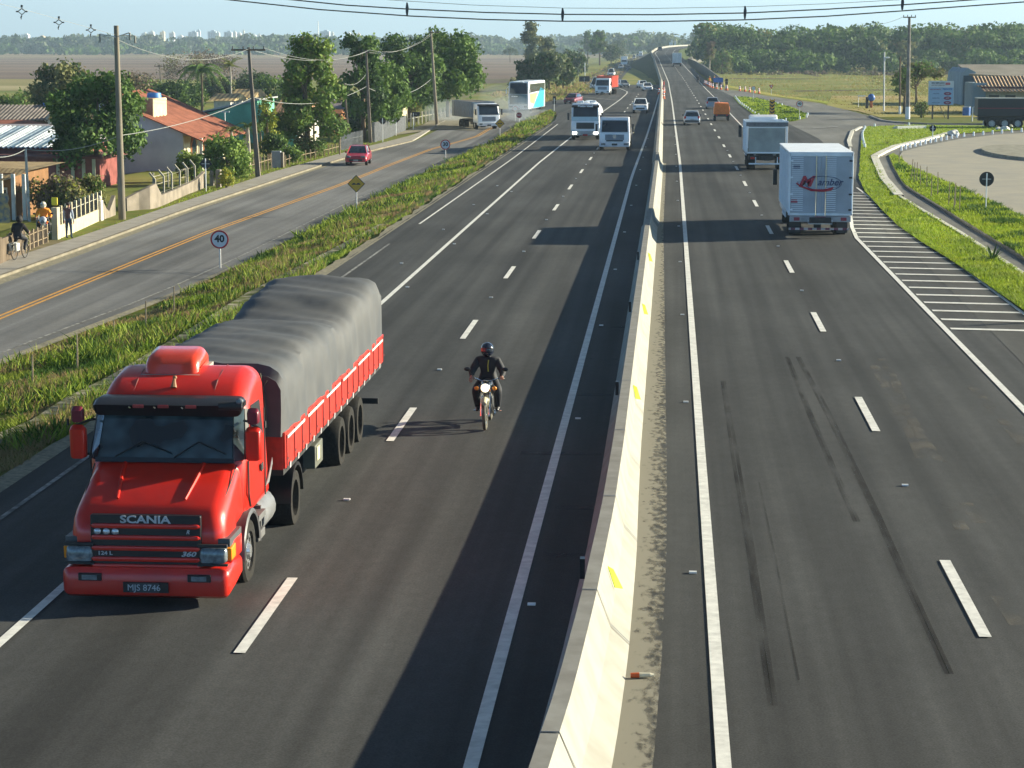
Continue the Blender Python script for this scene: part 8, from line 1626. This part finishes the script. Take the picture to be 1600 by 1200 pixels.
for i, (a, b, c, d, ms, lb) in enumerate(((58, 190, 34, 80, [L_DK, L_MD], 'low green bushes above the yellow gable'), (236, 172, 44, 60, [L_MD, L_OL], 'bushy green tree behind the chimney block'), (270, 178, 46, 62, [L_DK, L_MD], 'dark bushy tree right of the chimney block'), (296, 172, 40, 54, [L_MD, L_DK], 'bushy tree at the foot of the dark palm'), (340, 160, 42, 52, [L_DK, L_OL], 'bushy tree between the two palms'), (398, 160, 46, 60, [L_DK, L_EU], 'dark bushy tree right of the pale palm'), (428, 176, 56, 70, [L_MD, L_DK], 'bushy green tree left of the tall airy tree'), (520, 160, 32, 44, [L_OL, L_MD], 'low olive tree behind the mauve grey house'), (254, 200, 40, 44, [L_DK, L_MD], 'dark shrub right behind the orange roof'), (216, 150, 30, 70, [L_OL, L_BR], 'thin brownish thicket beyond the gardens, left'), (290, 132, 44, 90, [L_BR, L_OL], 'leafless brown thicket against the brown field'), (330, 130, 46, 80, [L_BR, L_BR], 'second leafless brown thicket against the brown field'))):
    tree(lb, a, b, c, d, 'broad', ms, 1900, .26, name='tree')
# trees along the far left road
tree('tall thin eucalyptus in the middle of the far field', 832, 122, 84, 48, 'euca', [L_EU, L_OL], 2600, .42, 'eucalyptus_tree'); tree('shorter eucalyptus right of the tall one', 856, 118, 56, 34, 'euca', [L_EU, L_OL], 1500, .42, 'eucalyptus_tree'); tree('small dark round tree left of the tall eucalyptus', 797, 98, 25, 24, 'umbrella', [L_DK, L_EU], 700, .42)
tree('grey green eucalyptus above the far left roadside, left one', 918, 100, 50, 26, 'euca', [L_EU, L_DL], 1400, .55, 'eucalyptus_tree'); tree('grey green eucalyptus above the far left roadside, right one', 937, 102, 54, 34, 'euca', [L_EU, L_DL], 1600, .55, 'eucalyptus_tree')
for i, (a, b, c, d, lb) in enumerate(((832, 140, 52, 44, 'dense roadside thicket under the tall eucalyptus, left part'), (858, 141, 58, 46, 'dense roadside thicket under the tall eucalyptus, middle part'), (880, 140, 50, 34, 'dense roadside thicket under the tall eucalyptus, right part'), (903, 118, 34, 30, 'bushes left of the wide direction board'), (955, 100, 30, 26, 'bushes where the far left road climbs'), (968, 92, 28, 24, 'bushes above the far left road, farther up'), (890, 112, 30, 34, 'thin grey shrubs behind the thicket'))):
    tree(lb, a, b, c, d, 'broad', [L_DK, L_EU, L_OL], 1700, .42, 'thicket', cat='thicket')
for i, (a, b, c, d, lb) in enumerate(((985, 79, 28, 20, 'dark rounded far tree left of the crest'), (1000, 78, 31, 24, 'tallest dark rounded far tree left of the crest'), (972, 78, 24, 18, 'smaller dark rounded far tree left of the crest'))): tree(lb, a, b, c, d, 'broad', [L_DK, L_EU], 1100, 1.1, 'tree')
# right side
tree('spreading thin leaved tree between the tall pole and the billboard', 1432, 176, 82, 82, 'umbrella', [L_OL, L_MD, L_BR], 2600, .19, trunk=BARK); tree('slender tree with a whitewashed trunk left of the tall pole', 1412, 178, 72, 36, 'euca', [L_OL, L_MD], 800, .17, trunk=BARK)
p = at(1413, 178); mb = MB(); 
for i, (a, b, lb) in enumerate(((1388, 172, 'cactus-like shrub'),)): pass
tree('prickly shrub on the pasture edge left of the billboard', 1440, 184, 26, 34, 'shrub', [L_OL, L_MD], 500, .14, 'bush', cat='bush')
def rosette(label, px, py, s, m):
    p = at(px, py); T = thing('agave', label, 'plant', p + Vector((0, 0, .12))); 
    for i in range(11): a = i * 2.4; e = .3 + .09 * i; d = Vector((math.cos(a) * math.cos(e), math.sin(a) * math.cos(e), math.sin(e))); sd = Vector((-math.sin(a), math.cos(a), 0)) * s * .07; mb = MB(); mb.add([-sd, sd, d * s * .6 + sd * .8, d * s, d * s * .6 - sd * .8], [(0, 1, 2, 3, 4)]); mb.build('leaf', m, T, auto=False)
rosette('dark spiky plant on the grass beside the drain', 1550, 412, .75, L_DK); rosette('small agave on the main lawn, left one', 1385, 228, .5, L_OL); rosette('small agave on the main lawn, right one', 1408, 214, .6, L_YL)
# palms at the edge of the right-hand wood
for i, (a, b, c, d, m, lb) in enumerate(((1132, 108, 36, 24, L_PY, 'palm at the wood edge, left one'), (1144, 108, 40, 26, L_PL, 'palm at the wood edge, second from the left'), (1152, 107, 34, 24, L_PY, 'palm at the wood edge, third from the left'), (1182, 104, 30, 30, L_PY, 'low palm clump at the wood edge'), (1108, 118, 50, 22, L_OL, 'thin pale tree beside the long low wall'))):
    if i < 4: palm(lb, a, b, c, d, m, 12)
    else: tree(lb, a, b, c, d, 'euca', [L_OL, L_BR], 700, .35, 'young_tree', trunk=BARKP)
tree('scrubby tree at the foot of the wood beside the palms', 1128, 116, 34, 34, 'broad', [L_OL, L_MD], 900, .4)
def wood(name, xs, ys, hs, n, per, leaf, mats, seed, wfac=.55, ground=0., outline=None):
    """a wood that reads as one mass: overlapping crowns on trunks, one object"""
    rr = np.random.default_rng(seed); Cs = []; Ns = []; Ss = []; Ms = []; mb = MB()
    for i in range(n):
        x = rr.uniform(*xs); y = rr.uniform(*ys); 
        if outline: x, y = outline(x, y, rr)
        h = rr.uniform(*hs); w_ = h * wfac * rr.uniform(.7, 1.3); zc = ground
        B = []
        for j in range(6): a = rr.uniform(0, 6.28); q = w_ * .4 * rr.random(); s = w_ * rr.uniform(.22, .38); B.append((x + q * math.cos(a), y + q * math.sin(a), zc + h * rr.uniform(.45, .9) - s * .3, s, s, s * .55))
        C, N_, idx = crown_pts(B, per, .55); Cs.append(C); Ns.append(N_ + np.array([0, 0, .35])); Ss.append(leaf * rr.uniform(.6, 1.3, per)); t = rr.random(); Ms.append(np.minimum((rr.random(per) * .7 + t * 1.6).astype(int), len(mats) - 1))
    o = quads(name, np.vstack(Cs), np.vstack(Ns), np.concatenate(Ss), mats, np.concatenate(Ms)); return tag(o, kind='stuff')
WM = [L_DK, L_DL, L_OL, L_MD, L_BR]
def rightwood(x, y, rr):
    yy = 690 + 260 * (rr.random() ** 1.6); px = rr.uniform(1094, 1720); return AY(px, 100, yy)[0], yy
wood('woodland', (0, 1), (0, 1), (13, 18.5), 230, 420, .62, WM[:3] + [L_OL], 3, .75, -1.3, rightwood)
def rightfront(x, y, rr):
    yy = 640 + 40 * rr.random(); px = rr.uniform(1112, 1720); return AY(px, 100, yy)[0], yy
wood('woodland_edge', (0, 1), (0, 1), (4, 9.5), 120, 260, .5, [L_DK, L_DL, L_MD, L_OL], 5, .9, -1.3, rightfront)
def rightlow(x, y, rr):
    yy = 600 + 40 * rr.random(); px = rr.uniform(1112, 1720); return AY(px, 100, yy)[0], yy
wood('woodland_scrub', (0, 1), (0, 1), (1.0, 2.4), 150, 60, .4, [L_BR, L_OL, L_DK], 6, 1.6, -1.3, rightlow)
def emb(x, y, rr):
    yy = rr.uniform(640, 1300); return lerp(SH, yy) + 18 + rr.uniform(0, 60), yy
wood('woodland_slope', (0, 1), (0, 1), (8, 15), 90, 260, .7, [L_DK, L_OL, L_EU, L_DL], 8, .7, -1.3, emb)
def leftline(x, y, rr):
    yy = rr.uniform(2150, 2800); px = rr.uniform(-60, 1000); return AY(px, 80, yy)[0], yy
wood('treeline', (0, 1), (0, 1), (10, 23), 620, 90, 2.3, [L_DK, L_EU, L_DL, L_OL], 9, .8, -1.6, leftline)
def leftlow(x, y, rr):
    yy = rr.uniform(2050, 2300); px = rr.uniform(-60, 1000); return AY(px, 80, yy)[0], yy
wood('treeline', (0, 1), (0, 1), (6, 12), 300, 60, 2.0, [L_DK, L_DL, L_EU], 10, 1.6, -1.6, leftlow)
def midline(x, y, rr):
    yy = rr.uniform(1500, 2600); px = rr.uniform(960, 1720); return AY(px, 80, yy)[0], yy
wood('treeline', (0, 1), (0, 1), (12, 24), 340, 90, 1.9, [L_DK, L_EU, L_DL, L_OL], 11, .9, -1.6, midline)
def midgreen(x, y, rr):
    yy = rr.uniform(460, 900); return rr.uniform(-34, -26) - (yy - 460) * .03, yy
wood('roadside_scrub', (0, 1), (0, 1), (.7, 1.8), 130, 50, .35, [L_YL, L_OL, L_MD], 12, 1.8, -.6, midgreen)
# --- grass of the left verge: blades, weeds and reddish seed heads
G1 = mat('grass blade', (.17, .27, .02), .7, col2=(.30, .35, .055), scale=.7, detail=5, spec=.2, transl=.3); G2 = mat('dark weed leaf', (.045, .10, .015), .7, col2=(.08, .16, .02), scale=1.5, spec=.2, transl=.25); G3 = mat('dry seed grass', (.26, .17, .09), .8, col2=(.34, .28, .13), scale=.8, spec=.1, transl=.3); G4 = mat('lawn blade', (.22, .33, .018), .7, col2=(.36, .42, .04), scale=1.0, spec=.15, transl=.3)
def blades(name, P, H_, W_, mats, mi, lean=.5):
    n = len(P); a = RNG.uniform(0, 6.28, n); d = np.stack([np.cos(a), np.sin(a), np.zeros(n)], 1); l = RNG.normal(size=(n, 2)) * lean; tip = P + np.stack([l[:, 0] * H_, l[:, 1] * H_, H_], 1); mid = P + (tip - P) * .55 + np.stack([0 * H_, 0 * H_, .06 * H_], 1)
    w = d * W_[:, None]; V_ = np.stack([P - w, P + w, mid + w * .7, tip, mid - w * .7], 1).reshape(-1, 3); me = bpy.data.meshes.new(name); me.vertices.add(n * 5); me.vertices.foreach_set('co', V_.astype(np.float32).ravel()); me.loops.add(n * 5); me.loops.foreach_set('vertex_index', np.arange(n * 5, dtype=np.int32)); me.polygons.add(n); me.polygons.foreach_set('loop_start', np.arange(0, n * 5, 5, dtype=np.int32))
    for m in mats: me.materials.append(m)
    me.polygons.foreach_set('material_index', mi.astype(np.int32)); me.update(calc_edges=True); o = bpy.data.objects.new(name, me); COL.objects.link(o); return tag(o, kind='stuff')
TZv = np.vectorize(TZ)
def vn(x, y, s, seed):
    """cheap value noise for clumping"""
    r = np.random.default_rng(seed); T_ = r.random((64, 64)); u, v = x / s, y / s; i, j = np.floor(u).astype(int), np.floor(v).astype(int); fu, fv = u - i, v - j; fu, fv = fu * fu * (3 - 2 * fu), fv * fv * (3 - 2 * fv); g = lambda a, b: T_[a % 64, b % 64]
    return (g(i, j) * (1 - fu) + g(i + 1, j) * fu) * (1 - fv) + (g(i, j + 1) * (1 - fu) + g(i + 1, j + 1) * fu) * fv
GW_ = sorted([(at(a, b).y, at(a, b).x) for a, b in GP]); GY = [a for a, b in GW_]; GX = [b for a, b in GW_]
def verge(n, hmin, hmax, wb, kind, seed):
    r = np.random.default_rng(seed); y = 24 * (275 / 24.) ** r.random(n); u = r.random(n); fr = np.array([np.interp(y, [a for a, b in FRR], [b for a, b in FRR])])[0]; xr = np.interp(y, [24, 236, 262, 275], [-12.25, -12.5, -13.6, -15]); x = fr + .15 + (xr - fr - .15) * u
    c = vn(x + 50, y, 2.6, seed) * .6 + vn(x + 50, y, .8, seed + 1) * .4; keep = c > (.30 if kind == 0 else .58 if kind == 1 else .56); gx = np.interp(y, GY, GX); keep &= np.abs(x - gx) > .30; e = np.minimum((x - fr), (xr - x)); keep &= (e > .12 + .35 * vn(x + 9, y, .5, 77)); x, y, c = x[keep], y[keep], c[keep]
    z = TZv(x, y); H_ = (hmin + (hmax - hmin) * c) * r.uniform(.6, 1.25, len(x)); W_ = wb * np.maximum(1, y / 55) * r.uniform(.6, 1.3, len(x)); return np.stack([x, y, z], 1), H_, W_, c
P_, H_, W_, c = verge(170000, .03, .24, .012, 0, 1); blades('verge_grass_blades', P_, H_, W_, [G1, G2, G3], np.where(vn(P_[:, 0], P_[:, 1], 1.7, 8) > .55, 2, np.where(vn(P_[:, 0], P_[:, 1], 2.3, 9) > .60, 1, 0)))
P_, H_, W_, c = verge(48000, .12, .55, .020, 1, 21); blades('verge_weeds', P_, H_ * .9, W_, [G2, G1], (RNG.random(len(P_)) > .45).astype(int), .5)
P_, H_, W_, c = verge(50000, .12, .42, .010, 2, 41); k_ = P_[:, 0] > -16.4; blades('verge_seed_grass', P_[k_], H_[k_], W_[k_], [G3, G1], (RNG.random(k_.sum()) > .6).astype(int), .3)
def inpoly(x, y, poly_):
    r = np.zeros(len(x), bool); n = len(poly_)
    for i in range(n):
        (x1, y1), (x2, y2) = poly_[i], poly_[(i + 1) % n]; c = ((y1 > y) != (y2 > y)) & (x < (x2 - x1) * (y - y1) / (y2 - y1 + 1e-12) + x1); r ^= c
    return r
def lawn(name, pix, n, h, zoff, mats, seed, z0=0., wb=.014):
    r = np.random.default_rng(seed); xs = [p[0] for p in pix]; ys = [p[1] for p in pix]; x = r.uniform(min(xs), min(1700, max(xs)), n); y = r.uniform(min(ys), min(620, max(ys)), n); k = inpoly(x, y, pix); x, y = x[k], y[k]
    d = FWD[None] * FPX + RGT[None] * (x - 800)[:, None] + UPV[None] * (600 - y)[:, None]; t = (z0 - CAMH) / d[:, 2]; W3 = d * t[:, None]; P_ = np.stack([W3[:, 0], W3[:, 1], np.full(len(x), z0 + zoff)], 1); D = W3[:, 1]
    c = vn(P_[:, 0], P_[:, 1], 1.5, seed); H_ = h * (.5 + c) * r.uniform(.6, 1.3, len(x)); W_ = wb * np.maximum(1, D / 60) * r.uniform(.7, 1.3, len(x)); return blades(name, P_, H_, W_, mats, (c + r.random(len(x)) * .3 > .8).astype(int) % len(mats))
gA = gl + [(1760, 640)] + DL[::-1] + [(1380, 240), (1400, 231), (1440, 222), (1485, 212), (1640, 202), (1420, 197)]
lawn('lawn_blades', gA, 120000, .11, .12, [G4, G1], 51); lawn('lawn_blades', [(1390, 246)] + [(a + 3, b + 1) for a, b in DR[1:]] + [(1715, 405), (1640, 362), (1600, 345), (1550, 320), (1500, 297), (1450, 275), (1420, 262), (1404, 247)], 110000, .17, .11, [G4, G2], 52)
lawn('lawn_blades', [(1148, 153), (1178, 181), (1195, 189), (1240, 191), (1262, 182), (1245, 173), (1215, 163), (1185, 155.5)], 16000, .18, .12, [G4, G2], 53)
lawn('pasture_tufts', [(1125, 135), (1200, 150), (1280, 161), (1375, 185), (1640, 185), (1640, 107), (1100, 107)], 60000, .35, .02, [mat('pasture tuft', (.20, .24, .03), .8, col2=(.30, .28, .08), scale=.1, transl=.3), mat('pasture tuft dry', (.34, .26, .10), .8, col2=(.24, .22, .06), scale=.1, transl=.3)], 54, -.3, .02)
lawn('yard_grass', [(0, 300), (60, 330), (180, 335), (340, 290), (470, 250), (640, 205), (690, 196), (650, 180), (400, 195), (200, 230), (0, 240)], 60000, .16, 0., [mat('yard grass green', (.11, .17, .02), .8, .3, 1, transl=.3), G2], 55, -1.3, .016)  # green blades mixed with darker weed leaves
lawn('sidewalk_grass', [(104, 377), (190, 348), (250, 325), (330, 294), (420, 265), (520, 238), (640, 207), (690, 196), (690, 203), (640, 214), (520, 247), (430, 273), (330, 306), (215, 352), (150, 372)], 45000, .10, 0., [G4, G1], 56, -1.02, .014)
lawn('roadside_grass', [(812, 168), (880, 160), (935, 146), (960, 128), (1000, 90), (985, 86), (900, 128), (820, 140), (760, 150)], 30000, .5, 0., [mat('bank grass', (.20, .25, .03), .8, col2=(.28, .26, .07), scale=.1, transl=.3), G3], 57, -.3, .03)
# --- dust thrown up by the turning truck
def dust(nm, c, r, dens):
    mb = MB(); mb.ball((0, 0, 0), r, 24, 16); o = mb.build('dust_cloud', []); o.location = c; m = bpy.data.materials.new('dust ' + nm); m.use_nodes = True; n = m.node_tree; n.nodes.clear(); v = n.nodes.new('ShaderNodeVolumePrincipled'); v.inputs['Color'].default_value = (.75, .88, 1, 1); v.inputs['Density'].default_value = dens; q = n.nodes.new('ShaderNodeOutputMaterial'); n.links.new(v.outputs[0], q.inputs['Volume']); o.data.materials.append(m); return tag(o, kind='stuff')
p = at(800, 196); dust('a', (p.x - .4, p.y + 5, 1.2), (2.4, 3.5, 1.5), .035); dust('b', (p.x - 2.0, p.y + 6, 2.2), (2.2, 3, 1.6), .03); dust('c', (p.x + .8, p.y + 4, .8), (2.0, 3, 1.1), .055)
p = at(694, 190); dust('d', (p.x, p.y + 2, .4), (2.6, 4, 1.6), .06)

split_loose({'body_ribs', 'bezel', 'door_seam', 'bonnet_crease', 'end_board', 'door_pillar', 'mirror_arm', 'rope_hooks', 'reflective_strip', 'board_latch', 'wiper', 'pillars', 'roof_seam', 'cab_step', 'tie_rope', 'side_stakes', 'gutter'})
# ------------------------------------------------------------------ haze
mb = MB(); mb.box((0, 8000, 298), (17000, 17000, 606.0))
hz = mb.build('haze', []); hm = bpy.data.materials.new('haze air'); hm.use_nodes = True; n = hm.node_tree; n.nodes.clear()
pv = n.nodes.new('ShaderNodeVolumePrincipled'); pv.inputs['Density'].default_value = .00017; pv.inputs['Color'].default_value = (.58, .79, 1, 1); pv.inputs['Anisotropy'].default_value = .2
no_ = n.nodes.new('ShaderNodeOutputMaterial'); n.links.new(pv.outputs[0], no_.inputs['Volume']); hz.data.materials.append(hm); tag(hz, kind='stuff')
